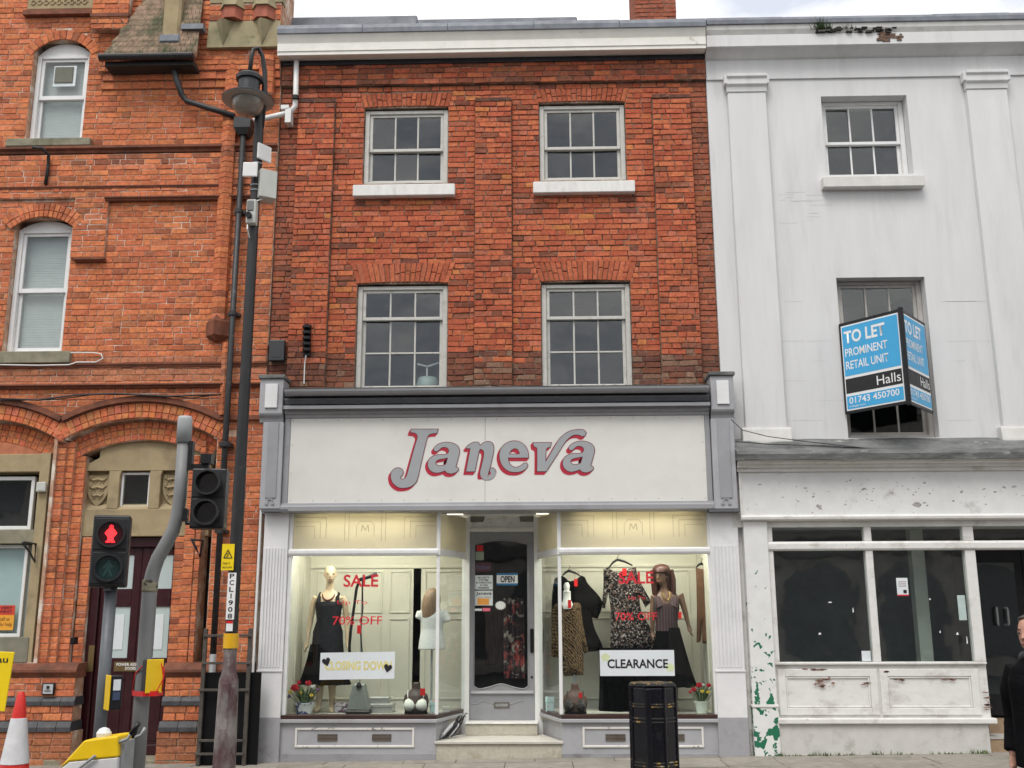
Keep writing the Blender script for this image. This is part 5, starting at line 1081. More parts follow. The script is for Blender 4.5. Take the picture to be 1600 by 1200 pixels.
sm_.build('hairline_cracks', mat('hairline_crack', (.50, .50, .49), .9), rwall)['kind'] = 'stuff'
# letting board ------------------------------------------------------------
def panelpx(): pass
A = Vector((X(1315.5, 578, -.06), -.06)); C = Vector((X(1458-6, 578, -.06), -.06)); Bc = Vector((X(1413.5, 556, -.72), -.72))
zb_, zt_ = Z(1413, 630, -.72), Z(1413, 482, -.72)
tl = thing('letting_board', 'blue V shaped TO LET board fixed over the first floor window', 'sign', ((A.x+C.x)/2, -.3, zb_))
SKYB = mat('letting_blue', (.045, .36, .66), .4, var=.03, bump=0)
for (p, q, nm) in ((A, Bc, 'l'), (Bc, C, 'r')):
    d = (q-p).normalized(); n_ = Vector((d.y, -d.x)); ux = Vector((d.x, d.y, 0)); Lp = (q-p).length; H = zt_-zb_
    if n_.y > 0: n_ = -n_
    nn = Vector((n_.x, n_.y, 0))
    def slab3(u0, u1, v0, v1, d0, d1, m_, nm_, par=None):
        o3 = Vector((p.x, p.y, zb_)); vs = []
        for dd in (d0, d1):
            for u_, v_ in ((u0, v0), (u1, v0), (u1, v1), (u0, v1)): vs.append(o3+ux*u_*Lp+Vector((0, 0, v_*H))+nn*dd)
        return MB().add(vs, [(3,2,1,0),(4,5,6,7),(0,1,5,4),(1,2,6,5),(2,3,7,6),(3,0,4,7)]).build(nm_, m_, par or tl)
    pn = slab3(0, 1, 0, 1, -.02, 0, BLACK, 'panel')
    slab3(.035, .955, .03, .965, .0005, .003, WHITE, 'white_border', pn)
    slab3(.05, .94, .405, .95, .0035, .005, SKYB, 'blue_field', pn); slab3(.05, .94, .215, .375, .0035, .005, INK, 'black_band', pn); slab3(.05, .94, .045, .185, .0035, .005, SKYB, 'blue_strip', pn)
    o3 = Vector((p.x, p.y, zb_)); hN = nn*.006
    for (s_, u0, u1, v0, v1, bo) in (('TO LET', .08, .74, .76, .90, .03), ('PROMINENT', .08, .76, .615, .705, .01), ('RETAIL UNIT', .08, .76, .475, .565, .01), ('Halls', .55, .92, .245, .345, 0), ('01743 450700', .09, .88, .10, .17, .01), ('hallsgb.com', .09, .34, .058, .083, 0)):
        lettering('lettering', s_, WHITE, pn, o3+ux*u0*Lp+Vector((0, 0, v0*H))+hN, ux, EZ, (u1-u0)*Lp, (v1-v0)*H, bold=bo)
MB().box(Bc.x-.03, Bc.x+.03, Bc.y-.02, Bc.y+.03, zb_-.02, zt_+.02).build('corner_post', BLACK, tl, bevel=.01)
for z in (zb_+.15, zt_-.15): MB().tube([(A.x+.02, RY+.02, z), (A.x+.02, A.y+.03, z)], .012, 6).build('fixing_bracket', GALV, tl); MB().tube([(C.x-.02, RY+.02, z), (C.x-.02, C.y+.03, z)], .012, 6).build('fixing_bracket', GALV, tl)
# shopfront ------------------------------------------------------------------
YS = -.22; q = lambda y, Y=YS: Z(1370, y, Y); sx0, sx1 = X(1155, 770, YS), RXR
sf = MB().box(RXL+.03, RXR, -.16, .3, q(822), RBOT).build('shopfront_beam', STUCCO2, RB)
ld = MB(); n = 34
top = []; 
for i in range(n+1):
    x = lerp(sx0-.04, sx1, i/n); top.append((x, U(-.012, .012), U(-.02, .02)))
prof = lambda j, e: [(RY, q(686, RY)+.01+e*.3), (-.22+j, q(690, -.22)+e), (-.30+j, q(700, -.3)+e*.5), (-.42+j, q(703, -.42)), (-.44+j, q(708, -.44)), (-.43+j, q(717, -.43)+e*.5), (-.40, q(717.5, -.4)), (RY, q(717, -.3))]
vs = []; 
for x, j, e in top: vs += [(x, y, z) for y, z in prof(j, e)]
m8 = 8; fs = [(i*m8+k_, i*m8+(k_+1) % m8, (i+1)*m8+(k_+1) % m8, (i+1)*m8+k_) for i in range(n) for k_ in range(m8)]+[tuple(range(m8-1, -1, -1)), tuple(range(n*m8, (n+1)*m8))]
MB().add(vs, fs).build('lead_flashing', LEADW, sf)
cg2 = MB().extr([(-.1, q(717.6, -.38)), (-.38, q(717.6, -.38)), (-.36, q(722, -.36)), (-.30, q(724, -.3)), (-.29, q(729, -.29)), (YS-.03, q(730, YS-.03)), (YS-.03, q(736, YS-.03)), (-.1, q(736, YS))], sx0-.02, sx1).build('cornice_moulding', WHITEO, sf, bevel=.003)
DIST = mat('pitted_fascia_paint', (.70, .70, .68), .6, var=.05, bump=.4, bscale=25, col2=(.10, .095, .09), p2=(.700, .72), s2=9, col3=(.45, .44, .41), p3=(.6, .75), s3=3.2)
fsp = MB().box(sx0+.03, sx1, YS, -.1, q(804), q(736.5)).build('fascia_panel', DIST, RB)
fp_ = MB()
for cxp, cyp, sx_, sy_, n_ in ((1300, 765, 50, 14, 26), (1430, 765, 40, 12, 22), (1240, 772, 40, 16, 5), (1370, 775, 60, 14, 16), (1560, 772, 30, 12, 10), (1450, 790, 25, 6, 6), (1200, 780, 30, 18, 3)):
    for i in range(n_):
        x, z = W(min(1598, max(1165, random.gauss(cxp, sx_))), min(801, max(741, random.gauss(cyp, sy_))), YS); q_ = random.expovariate(1); a = .004+.008*q_; b_ = .003+.006*q_*U(.4, 1.4); tl = U(-.8, .8)
        fp_.prism([(x+a*math.cos(t_)*U(.5, 1.3)+b_*tl*math.sin(t_), z+b_*math.sin(t_)*U(.5, 1.3)) for t_ in [j*math.pi/5 for j in range(10)]], YS-.0012, YS-.0003)
fp_.build('paint_chips', mat('chip_grey', (.36, .345, .33), .9, var=.5, scale=40), fsp)['kind'] = 'stuff'
MB().box(sx0, sx0+.029, YS-.02, -.1, q(806), q(736.5)).build('fascia_stile', WHITEO, fsp, bevel=.003)
MB().extr([(-.1, q(804)-.001), (YS-.02, q(804)-.001), (YS-.035, q(807)), (YS-.03, q(811)), (YS-.0, q(812)), (-.1, q(813))], sx0, sx1).build('fascia_bead', WHITEO, fsp, bevel=.003)
VACG = glass('vacant_glass', (.92, .97, .96), 1.95, rough=.02, wav=.12); YW = -.10; qw = lambda y: Z(1370, y, YW)
# end pilaster with green paint showing
GRN = mat('peeling_green_white', (.70, .70, .68), .65, var=.05, scale=6, bump=.5, bscale=30, col2=(.42, .41, .38), p2=(.6, .85), s2=4)
def peel(M, zlo, zhi, col, base=.62, sc=5.5):
    nt = M.node_tree; N = nt.nodes; L = nt.links; P = N['Principled BSDF']; src = P.inputs['Base Color'].links[0].from_socket
    g = N.new('ShaderNodeNewGeometry'); n_ = N.new('ShaderNodeTexNoise'); n_.inputs['Scale'].default_value = sc; n_.inputs['Detail'].default_value = 5; L.new(g.outputs['Position'], n_.inputs['Vector'])
    sp = N.new('ShaderNodeSeparateXYZ'); L.new(g.outputs['Position'], sp.inputs[0]); mr = N.new('ShaderNodeMapRange'); mr.inputs[1].default_value = zlo; mr.inputs[2].default_value = zhi; mr.inputs[3].default_value = .14; mr.inputs[4].default_value = -.06; L.new(sp.outputs['Z'], mr.inputs[0])
    ad = N.new('ShaderNodeMath'); ad.operation = 'ADD'; L.new(n_.outputs['Fac'], ad.inputs[0]); L.new(mr.outputs[0], ad.inputs[1]); r_ = N.new('ShaderNodeValToRGB'); r_.color_ramp.elements[0].position = base; r_.color_ramp.elements[1].position = base+.012; L.new(ad.outputs[0], r_.inputs['Fac'])
    m_ = N.new('ShaderNodeMix'); m_.data_type = 'RGBA'; L.new(r_.outputs[0], m_.inputs['Factor']); L.new(src, m_.inputs[6]); m_.inputs[7].default_value = col+(1,); L.new(m_.outputs[2], P.inputs['Base Color'])
peel(GRN, Z(1190, 1190, YS), Z(1180, 840, YS), (.008, .14, .07), .645, 11)
pa, pb = X(1171, 1000, YS+.03), X(1209, 1000, YS+.03); zpl = Z(1195, 1101, YS)
pl = MB().box(pa, pb, YS+.03, .1, zpl, q(812.5)).build('end_pilaster', GRN, RB, bevel=.006)
MB().box(pa-.012, pb+.012, YS+.005, .1, zpl-.035, zpl-.001).build('plinth_moulding', WHITEO, pl, bevel=.006)
MB().box(pa-.004, pb+.008, YS+.015, .1, gz(pa)-.05, zpl-.036).build('plinth', GRN, pl, bevel=.006)
# gap strip between the two shops
MB().box(X(1153, 1000, -.08), pa-.001, -.06, .1, gz(pa)-.05, q(812)).build('filler_strip', WHITEO, RB)
wx0, wx1 = pb+.002, X(1528, 1000, YW)+.03
cols = [(1206, 1348.5), (1361, 1505)]
zsil = qw(1034); ztr = qw(860); ztr2 = qw(846); zhd = qw(819.5)
fm = MB(); xs_ = [X(1204, 947, YW)+.03, X(1357, 947, YW), X(1364+4, 947, YW), X(1510, 947, YW)]
g1 = (X(1212, 947, YW), X(1357, 947, YW)); g2 = (X(1368.5, 947, YW), X(1513.5, 947, YW)); dx0 = X(1530, 947, YW)
for a, b in ((wx0, g1[0]), (g1[1], g2[0]), (g2[1], dx0)): fm.box(a, b, YW-.05, YW+.06, zsil, ztr)
for a, b in ((wx0, g1[0]), (g1[1], g2[0]), (g2[1], dx0)): fm.box(a, b, YW-.045, YW+.06, ztr2, zhd)
fm.box(wx0, sx1, YW-.04, YW+.06, zhd, q(812.5))
rw = fm.build('shop_window', WHITEO, RB, bevel=.006); rw['label'] = 'vacant shop window with dark glass'
MB().extr([(YW+.06, ztr), (YW-.06, ztr), (YW-.075, ztr+.02), (YW-.075, ztr2-.025), (YW-.05, ztr2), (YW+.06, ztr2)], wx0, sx1).build('transom', WHITEO, rw, bevel=.003)
for a, b in (g1, g2): 
    MB().box(a-.002, b+.002, YW, YW+.006, zsil, ztr).build('pane', VACG, rw); MB().box(a-.002, b+.002, YW, YW+.006, ztr2, zhd).build('transom_pane', DARKG, rw)
MB().box(dx0, sx1, YW, YW+.006, ztr2, zhd).build('transom_pane', DARKG, rw)
# panelled stall below
zl1, zl0 = qw(1121), qw(1130)
stl = MB().box(wx0, dx0, YW-.02, YW+.1, zl1, zsil-.001).build('stall_panel', WHITEO, RB)
MB().box(wx0, dx0-.0, YW-.06, YW+.06, zsil-.03, zsil-.0005).build('window_sill', WHITEO, stl, bevel=.006)
for a, b in ((g1[0]-.03, g1[1]+.03), (g2[0]-.03, g2[1]+.02)):
    m_ = MB(); z0, z1 = qw(1117), qw(1045); ring(m_, a, b, z0, z1, YW-.04, YW-.021, .09, .085, .08); ring(m_, a+.092, b-.092, z0+.082, z1-.087, YW-.034, YW-.0215, .02); m_.build('panel_frame', WHITEO, stl, bevel=.005)
lgx = X(1559, 1126, YW-.12)
MB().box(wx0-.01, lgx, YW-.12, YW+.1, zl0, zl1-.001).build('stall_ledge', WHITEO, stl, bevel=.012, seg=2)
MB().box(wx0, lgx-.09, YW-.08, YW+.1, gz(wx0)-.06, zl0-.001).build('stall_base', mat('stained_render', (.55, .54, .51), .8, var=.08, scale=5, bump=.35, col2=(.28, .27, .24), p2=(.54, .8), s2=3.5), stl, bevel=.005)
# dark doors of the vacant shop, set back; handles, steps
YDD = .55; dx1 = dx0+1.75
dr = MB().box(dx0, dx0+.84, YDD, YDD+.05, q(1118, YDD), ztr2).build('shop_door', BLACK, RB); dr['label'] = 'black double door of the vacant shop'
MB().box(dx0+.85, dx1, YDD, YDD+.05, q(1118, YDD), ztr2).build('shop_door', BLACK, RB)
MB().box(dx0+.1, dx0+.74, YDD-.006, YDD-.0005, q(1085, YDD), q(880, YDD)).build('door_pane', DARKG, dr)
hh = MB()
for px in (1557, 1574):
    x, z1 = W(px, 950, YDD-.06); z0 = Z(px, 976, YDD-.06); s_ = -1 if px == 1557 else 1
    MB().tube([(x+.03*s_*-1, YDD, z1), (x, YDD-.05, z1), (x, YDD-.06, z1-.02), (x, YDD-.06, z0+.02), (x, YDD-.05, z0), (x-.03*s_, YDD, z0)], .014, 8).build('door_handle', GALV, dr, smooth=True)
MB().box(dx1, RXR, YW-.05, YW+.1, gz(dx1)-.05, ztr).build('far_jamb', WHITEO, RB)
MB().box(dx0-.02, dx0, YW+.06, YDD, gz(dx0), ztr2).build('lobby_side', BLACK, RB)
TILE = mat('buff_step_tile', (.30, .21, .13), .7, var=.2, scale=9, bump=.2)
zt1, zt0 = q(1118, YDD), gz(dx0)
for i in range(5):
    for j in range(2):
        a = lgx-.08+i*.32; MB().box(a, a+.312, YW-.02+.3*(j), YW+.1+.3*j, zt0-.05+(zt1-zt0)*.5*j, zt0+(zt1-zt0)*(.5+.5*j)-.03).build('step_tile', TILE, RB, bevel=.003)
    MB().box(lgx-.08+i*.32, lgx+.232+i*.32, YW-.03, YW+.28, zt0+(zt1-zt0)*.5-.029, zt0+(zt1-zt0)*.5).build('step_tread', mat('pale_tread', (.42, .41, .38), .7), RB)
MB().box(lgx-.09, dx1, YW+.3, 1, zt0-.05, zt1-.031).build('step_core', TILE, RB)
# dark empty interior of the vacant unit with a pale column
vi = MB(); a, b, y0, y1, c, d = wx0-.05, RXR+.1, YW+.12, 2.6, gz(wx0)-.1, zhd+.1
vi.add([(a,y0,c),(b,y0,c),(b,y1,c),(a,y1,c),(a,y0,d),(b,y0,d),(b,y1,d),(a,y1,d)], [(0,1,2,3),(4,7,6,5),(2,6,7,3),(3,7,4,0),(1,5,6,2)])
vi.build('vacant_interior', mat('dim_vacant_room', (.26, .28, .28), .9, var=.4, scale=1.5, bump=0), RB)
MB().box(X(1432, 950, .5), X(1452, 950, .5), .5, .65, zsil-.3, zhd).build('interior_column', CREAM, RB)
t = thing('window_poster', 'white safety poster with red edge in vacant shop window', 'poster', (X(1410, 917, YW), YW, Z(1410, 931, YW)))
x0_, z1_ = W(1400, 903, YW-.002); x1_, z0_ = W(1420, 931, YW-.002); MB().box(x0_, x1_, YW-.004, YW-.001, z0_, z1_).build('sheet', PAPER, t); MB().box(x0_, x1_, YW-.0055, YW-.0045, z0_, z0_+.015).build('red_edge', REDP, t); MB().box(x1_-.06, x1_-.02, YW-.0055, YW-.0045, z0_+.03, z0_+.07).build('pictogram', INK, t)
for i in range(3): MB().box(x0_+.02, x1_-.02, YW-.0055, YW-.0045, z1_-.05-.025*i, z1_-.04-.025*i).build('print_line', mat('faded_print', (.4, .3, .3), .6), t)
t = thing('window_sticker', 'small pale label at the foot of the vacant window', 'sticker', (X(1355, 1025, YW), YW, Z(1355, 1033, YW))); MB().box(X(1346.5, 1025, YW), X(1363, 1025, YW)-.02, YW-.004, YW-.001, Z(1355, 1033, YW), Z(1355, 1017, YW)).build('sheet', PAPER, t)
t = thing('window_paper', 'long pale paper strip taped in the right vacant pane', 'paper', (X(1503, 950, YW), YW, Z(1503, 970, YW))); MB().box(X(1497, 950, YW), X(1509, 950, YW), YW-.004, YW-.001, Z(1503, 969, YW), Z(1503, 930, YW)).build('sheet', mat('pale_green_paper', (.42, .52, .50), .6), t)
scr = [(1297, 941, .05, .015), (1333, 953, .014, .06), (1281, 990, .035, .025), (1469, 987, .015, .03), (1496, 990, .03, .03), (1511, 1000, .015, .09), (1453, 936, .02, .02)]
for i, (px, py, w_, h_) in enumerate(scr):
    x, z = W(px, py, YW-.002); t = thing('tape_scrap', ['torn white tape scrap high in the left vacant pane', 'narrow vertical tape scrap in left vacant pane', 'triangular white paper scrap low in left vacant pane', 'tiny white scrap low in the right vacant pane', 'slanted white scrap in right vacant pane', 'long curled scrap by right edge of vacant pane', 'tiny white scrap halfway up right vacant pane'][i], 'scrap', (x, YW, z-h_/2))
    MB().prism([(x-w_*.5, z-h_*.5), (x+w_*.5, z-h_*.4), (x+w_*.2, z+h_*.5), (x-w_*.3, z+h_*.3)], YW-.003, YW-.001).build('scrap', WHITE, t)
# grass at the wall foot
gr = MB(); x = pb
while x < lgx-.1:
    if RND() < .6: tuft(gr, x, -.23, gz(x), random.randint(3, 22), .05, U(.02, .07))
    x += U(.02, .09)
o = gr.build('wall_foot_grass', mat('grass_green', (.08, .12, .03), .8, var=.4, scale=30, bump=0)); o['kind'] = 'stuff'; o['label'] = 'grass growing along the foot of the white shopfront'; o['category'] = 'grass'
# cables over the lead ledge
for i, pts in enumerate((((1142, 655), (1160, 672), (1200, 682), (1260, 690), (1350, 700), (1450, 704), (1600, 702)), ((1150, 690), (1200, 694), (1300, 697), (1380, 703), (1600, 699)))):
    t = MB().tube([P3(a, b, -.30) for a, b in pts], .005, 6).build('cable', BLACK, None, smooth=True)
    tag(t, ('upper' if i == 0 else 'lower')+' black cable sagging across the lead ledge of white building', 'cable')

# bare wood where paint has flaked on the panels below the vacant window
fk = MB()
for cxp, cyp, sx_, sy_, n_ in ((1284, 1067, 7, 4, 14), (1350, 1068, 3, 3, 4), (1270, 1046, 10, 1, 5), (1408, 1062, 8, .6, 5), (1478, 1062, 8, .6, 4), (1542, 1090, 2, 12, 8), (1384, 1050, 1.5, 2, 3)):
    for i in range(n_):
        x, z = W(random.gauss(cxp, sx_), random.gauss(cyp, sy_), YW-.04); a = U(.01, .05); b_ = U(.004, .014)
        fk.prism([(x+a*math.cos(t_)*U(.5, 1.3), z+b_*math.sin(t_)*U(.5, 1.3)) for t_ in [j*math.pi/5 for j in range(10)]], YW-.0422, YW-.0407)
fk.build('flaked_patches', mat('bare_brown_wood', (.22, .13, .10), .9, var=.4, scale=20), stl)['kind'] = 'stuff'
# ------------------------------------------------------------------ left building: Victorian brick and terracotta
LY = -.05
LXL, LXR = X(0, 600, LY)-2.0, MXL-.003
LB = thing('victorian_building', 'orange brick Victorian building with arched doorway and stone shields', 'building', ((LXL+LXR)/2, 0, gz(LXL)))
lx = lambda px, py, Y=LY: X(px, py, Y); lz = lambda py, Y=LY, px=200: Z(px, py, Y)
ORG = [(.55, .178, .078), (.57, .19, .084), (.54, .168, .078), (.58, .20, .092), (.50, .15, .072), (.55, .188, .096), (.58, .205, .088), (.52, .158, .078)]
zdirt = lz(575)
def lpal(x, z):
    c = random.choice(ORG)
    if RND() < .08: c = cmix(c, (.16, .07, .05), .5)
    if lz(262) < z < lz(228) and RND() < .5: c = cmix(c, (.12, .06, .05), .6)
    if lz(600) < z < lz(560): c = cmix(c, (.33, .17, .11), .45)
    k = U(.84, 1.13); return tuple(v*k for v in c)
wx0, wx1 = lx(46, 150), lx(133.5, 150)
UWZ0, UWS, UWC = lz(217), lz(80), lz(60)            # sill, springing, crown
LWZ0, LWS, LWC = lz(549), lz(354), lz(339)
xdl, xdr = lx(127, 1015), lx(260, 1027); cxA = (xdl+xdr)/2; XA = lx(73, 860); PITCH = lx(206, 640)-lx(-40, 640)
zC1, zC2 = lz(653), lz(685); hw1 = cxA-lx(99, 684); rise1 = zC1-lz(686); R1 = (hw1**2+rise1**2)/(2*rise1)
hw2 = cxA-lx(116, 709); rise2 = zC2-lz(711); R2 = (hw2**2+rise2**2)/(2*rise2)
LTOP = lz(-140)
def arch_half(R_, zc, z):                           # half width of a circle with crown zc at height z
    d = z-(zc-R_); return math.sqrt(max(0, R_*R_-d*d)) if d < R_ else 0
zSp1 = lz(686)
ro, ho = R1+.205, .0
def door_hole(cx):
    def f(z):
        if z >= zC1+.20: return None
        if z > zSp1+.02:
            h = arch_half(R1+.2, zC1+.2, z); return (cx-h, cx+h) if h > 0 else None
        return (cx-(cxA-XA), cx+hw1)
    return f
def seg_hole(zs_, zc, x0, x1, ring):
    hw = (x1-x0)/2; rise = zc-zs_; R_ = (hw*hw+rise*rise)/(2*rise); cx = (x0+x1)/2
    def f(z):
        if z < zs_: return (x0, x1)
        h = arch_half(R_+ring, zc+ring, z); h = min(h, hw+ring*.6); return (cx-h, cx+h) if h > 0 else None
    return f, R_, cx
fU, RU_, cU = seg_hole(UWS, UWC, wx0, wx1, .15); fL, RL_, cL = seg_hole(LWS, LWC, wx0, wx1, .19)
clip = lambda f, a, b: (lambda z: f(z) if a < z < b else None)
zPl = lz(1040)
core = MB(); wall_boxes(core, LXL, LXR, gz(LXL)-.4, LTOP, LY+.009, .45, [(wx0, wx1, UWZ0, UWC), (wx0, wx1, LWZ0, LWC), (XA+.003, cxA+hw1-.003, -2, zSp1), (cxA-hw1+.05, cxA+hw1-.05, zSp1-.001, zC1+.06), (cxA-PITCH-hw1+.05, cxA-PITCH+hw1-.05, lz(1035), zC1+.06)])
lwall = core.build('wall', MORTAR_L, LB)
lb = []
hU = clip(fU, UWZ0-.0, UWC+.16); hL = clip(fL, LWZ0, LWC+.2)
zband, zproud0 = lz(236), lz(313)
xsh = lx(344, 400)
dhs = [door_hole(cxA), door_hole(cxA-PITCH)]
PR = LY-.045
lay(lb, LXL, LXR, zPl, zproud0, LY, lpal, [hL, rh(lx(115, 360), lx(168, 360), lz(404), 99)]+dhs, rag=.003, proud=.004, stretch=.35, ch=.079)
lay(lb, LXL, LXR, zproud0+.03, zband-.06, PR, lpal, [hL], rag=.003, proud=.004, stretch=.35, ch=.079)
lay(lb, lx(115, 360), lx(168, 360), lz(403), zproud0+.028, PR, lpal, [hL], rag=.003, proud=.004)
cb = MB(); wall_boxes(cb, LXL, LXR, zproud0+.028, zband-.06, PR+.008, LY+.0085, [(wx0, wx1, zproud0, LWC)]); cb.box(max(wx1+.003, lx(115, 360)), lx(168, 360)-.003, PR+.008, LY+.0085, lz(403), zproud0+.0275)
cb.build('proud_core', MORTAR_L, lwall)
lay(lb, LXL, LXR, zband, lz(141), LY, lpal, [hU], rag=.003, proud=.004, stretch=.35, ch=.079)
xst = lx(160, 120)
lay(lb, LXL, xst, lz(141)+.003, LTOP, LY, lpal, [hU], rag=.003, proud=.004, stretch=.35, ch=.079)
zz_ = [lz(141)+.002, lz(129), lz(117)]
pc = MB()
for i in range(2):
    lay(lb, xst+i*.02, LXR, zz_[i], zz_[i+1], LY-.03*(i+1), lpal, ch=.2 if False else .085, rag=.002, stretch=1)
    pc.box(xst+i*.02+.004, LXR-.003, LY-.03*(i+1)+.012, LY+.0135, zz_[i]+.006, zz_[i+1])
lay(lb, xst-.03, LXR, zz_[2]+.002, LTOP, LY-.09, lpal, rag=.003, stretch=.4)
pc.box(xst-.026, LXR-.003, LY-.078, LY+.0135, zz_[2]+.006, LTOP)
pc.build('corbel_core', MORTAR_L, lwall)
# arches over the two sash windows
def ring_vouss(cx, zc, R_, rows, Y, a_lim, pal, n):
    cz_ = zc-R_
    for (r0, r1) in rows:
        for i in range(n):
            t0, t1 = lerp(-a_lim, a_lim, i/n), lerp(-a_lim, a_lim, (i+1)/n); e = .0035/R_
            P = lambda r_, t_: (cx+(R_+r_)*math.sin(t_), cz_+(R_+r_)*math.cos(t_))
            lb.append(([P(r0+.003, t0+e), P(r0+.003, t1-e), P(r1-.003, t1-e), P(r1-.003, t0+e)], Y+U(-.003, .003), pal(0, lz(450))))
aU = math.asin((wx1-wx0)/2/RU_)*1.12; aL = math.asin((wx1-wx0)/2/RL_)*1.12
ring_vouss(cU, UWC, RU_, [(0, .15)], LY-.006, aU, lpal, 13)
ring_vouss(cL, LWC, RL_, [(0, .09), (.09, .19)], PR-.004, aL, lpal, 16)
# door arches: two orders of voussoirs
a1 = math.asin(min(.999, hw1/R1)); a2 = math.asin(min(.999, hw2/R2))
for c in (cxA, cxA-PITCH):
    ring_vouss(c, zC1, R1, [(0, .075), (.075, .19)], LY-.008, a1*1.06, lambda x, z: tuple(v*U(.9, 1.15) for v in random.choice(ORG)), 26)
    ring_vouss(c, zC2, R2, [(0, .075), (.075, .155), (.155, .235)], LY+.13, a2*1.05, lambda x, z: tuple(v*U(.9, 1.15) for v in random.choice(ORG)), 22)
def arc_band(cx, zc, R_, r0, r1, y0, y1, a, n=24, m_=None, name='band', par=None):
    mb = MB(); cz_ = zc-R_
    for i in range(n):
        t0, t1 = lerp(-a, a, i/n), lerp(-a, a, (i+1)/n); P = lambda r_, t_: (cx+(R_+r_)*math.sin(t_), cz_+(R_+r_)*math.cos(t_))
        mb.prism([P(r0, t0), P(r0, t1), P(r1, t1), P(r1, t0)], y0, y1)
    return mb.build(name, m_, par)
for c in (cxA, cxA-PITCH):
    ar = arc_band(c, zC1, R1, .0, .19, LY+.011, LY+.2, a1*1.06, m_=MORTAR_L, name='arch_backing', par=LB)
    arc_band(c, zC2, R2, -.002, .155, LY+.142, LY+.4, a2*1.05, m_=MORTAR_L, name='arch_soffit', par=ar)
    tv = math.asin(PITCH/2/(R1+.25))
    arc_band(c, zC1, R1, .205, .275, LY-.05, LY+.013, tv, m_=TERRA, name='hood_mould', par=ar); arc_band(c, zC1, R1, .192, .2045, LY-.025, LY+.013, tv*.99, m_=TERRA, name='hood_dentil', par=ar)
    # filled spandrel wall behind the order
    arc_band(c, zC2, R2, .155, .30, LY+.15, LY+.3, a2, m_=MORTAR_L, name='arch_core', par=ar)
xv = cxA+PITCH/2; zv = zC1-R1+math.sqrt((R1+.24)**2-(PITCH/2)**2)
MB().box(xv-.02, LXR, LY-.045, LY+.013, zv-.035, zv+.03).build('string_course', TERRA, lwall, bevel=.006)
# string courses
def string(nm, y0, y1, pr, x1=None, x0=None, m_=None, base=LY):
    z0, z1 = lz(y1), lz(y0); h = z1-z0
    return MB().extr([(base+.012, z0), (base-pr*.4, z0), (base-pr*.5, z0+h*.35), (base-pr, z0+h*.55), (base-pr, z1-.006), (base+.012, z1)], x0 or LXL, x1 or LXR).build(nm, m_ or TERRA, lwall, bevel=.003)
string('string_course', 230, 240, .085); string('string_course', 309.5, 316, .05, x0=lx(168, 312)-.01, m_=TERRA, base=LY-.04); string('string_course', 291.5, 296, .02, base=PR); string('string_course', 600, 607, .07); string('string_course', 567, 574, .03, m_=TERRA)
MB().extr([(PR+.05, lz(404)-.05), (PR-.0, lz(404)-.05), (PR-.035, lz(404)-.03), (PR-.035, lz(404)-.001), (PR+.05, lz(404)-.001)], lx(119, 400), lx(167, 400)).build('corbel', TERRA, lwall, bevel=.003)
# triangular engaged shaft with corbel
def shaft(pxa, pxb, py0, py1, pr, ref, Yb=LY, nm='shaft_brick'):
    xa, xb = lx(pxa, ref), lx(pxb, ref); xm = (xa+xb)/2; z0, z1 = lz(py1, Yb-pr, pxa), lz(py0, Yb-pr, pxa); n = max(1, round((z1-z0)/.075)); h = (z1-z0)/n
    for i in range(n):
        c = lpal(xm, (z0+i*h)); q = U(-.004, .004); mb = MB()
        a, b = z0+i*h+.004, z0+(i+1)*h-.004
        vs = [(xa, Yb+.01, a), (xa+.01, Yb-pr*.55+q, a), (xm, Yb-pr+q, a), (xb-.01, Yb-pr*.55+q, a), (xb, Yb+.01, a)]; vs += [(x, y, b) for x, y, _ in vs]
        mb.add(vs, [(0, 1, 6, 5), (1, 2, 7, 6), (2, 3, 8, 7), (3, 4, 9, 8), (4, 3, 2, 1, 0), (5, 6, 7, 8, 9)], c)
        mb.build(nm, BRICK, lwall)
    MB().slab([(xa+.006, Yb+.012), (xa+.016, Yb-pr*.5), (xm, Yb-pr+.012), (xb-.016, Yb-pr*.5), (xb-.006, Yb+.012)], z0, z1).build('shaft_core', MORTAR_L, lwall)
    return xa, xb
shaft(343, 366, 84, 497, .10, 300, LY-.02); shaft(345, 361, 534, 648, .075, 590)
shaft(408, 432, 84, 143, .09, 110, LY-.07)
xa, xb = lx(318, 515, LY-.1), lx(357, 515, LY-.1); xm = (xa+xb)/2
MB().add([(xm-.05, LY, lz(536)), (xm, LY-.08, lz(536)), (xm+.05, LY, lz(536)), (xa, LY, lz(527)), (xm, LY-.19, lz(529)), (xb, LY, lz(527)), (xa, LY, lz(506)), (xm, LY-.19, lz(507)), (xb, LY, lz(506)), (xm-.08, LY, lz(494)), (xm, LY-.10, lz(494)), (xm+.08, LY, lz(494))],
   [(0,1,4,3),(1,2,5,4),(3,4,7,6),(4,5,8,7),(6,7,10,9),(7,8,11,10),(2,1,0),(9,10,11),(0,3,6,9,11,8,5,2)]).build('shaft_corbel', TERRA, lwall)
emit_bricks(lwall, lb)
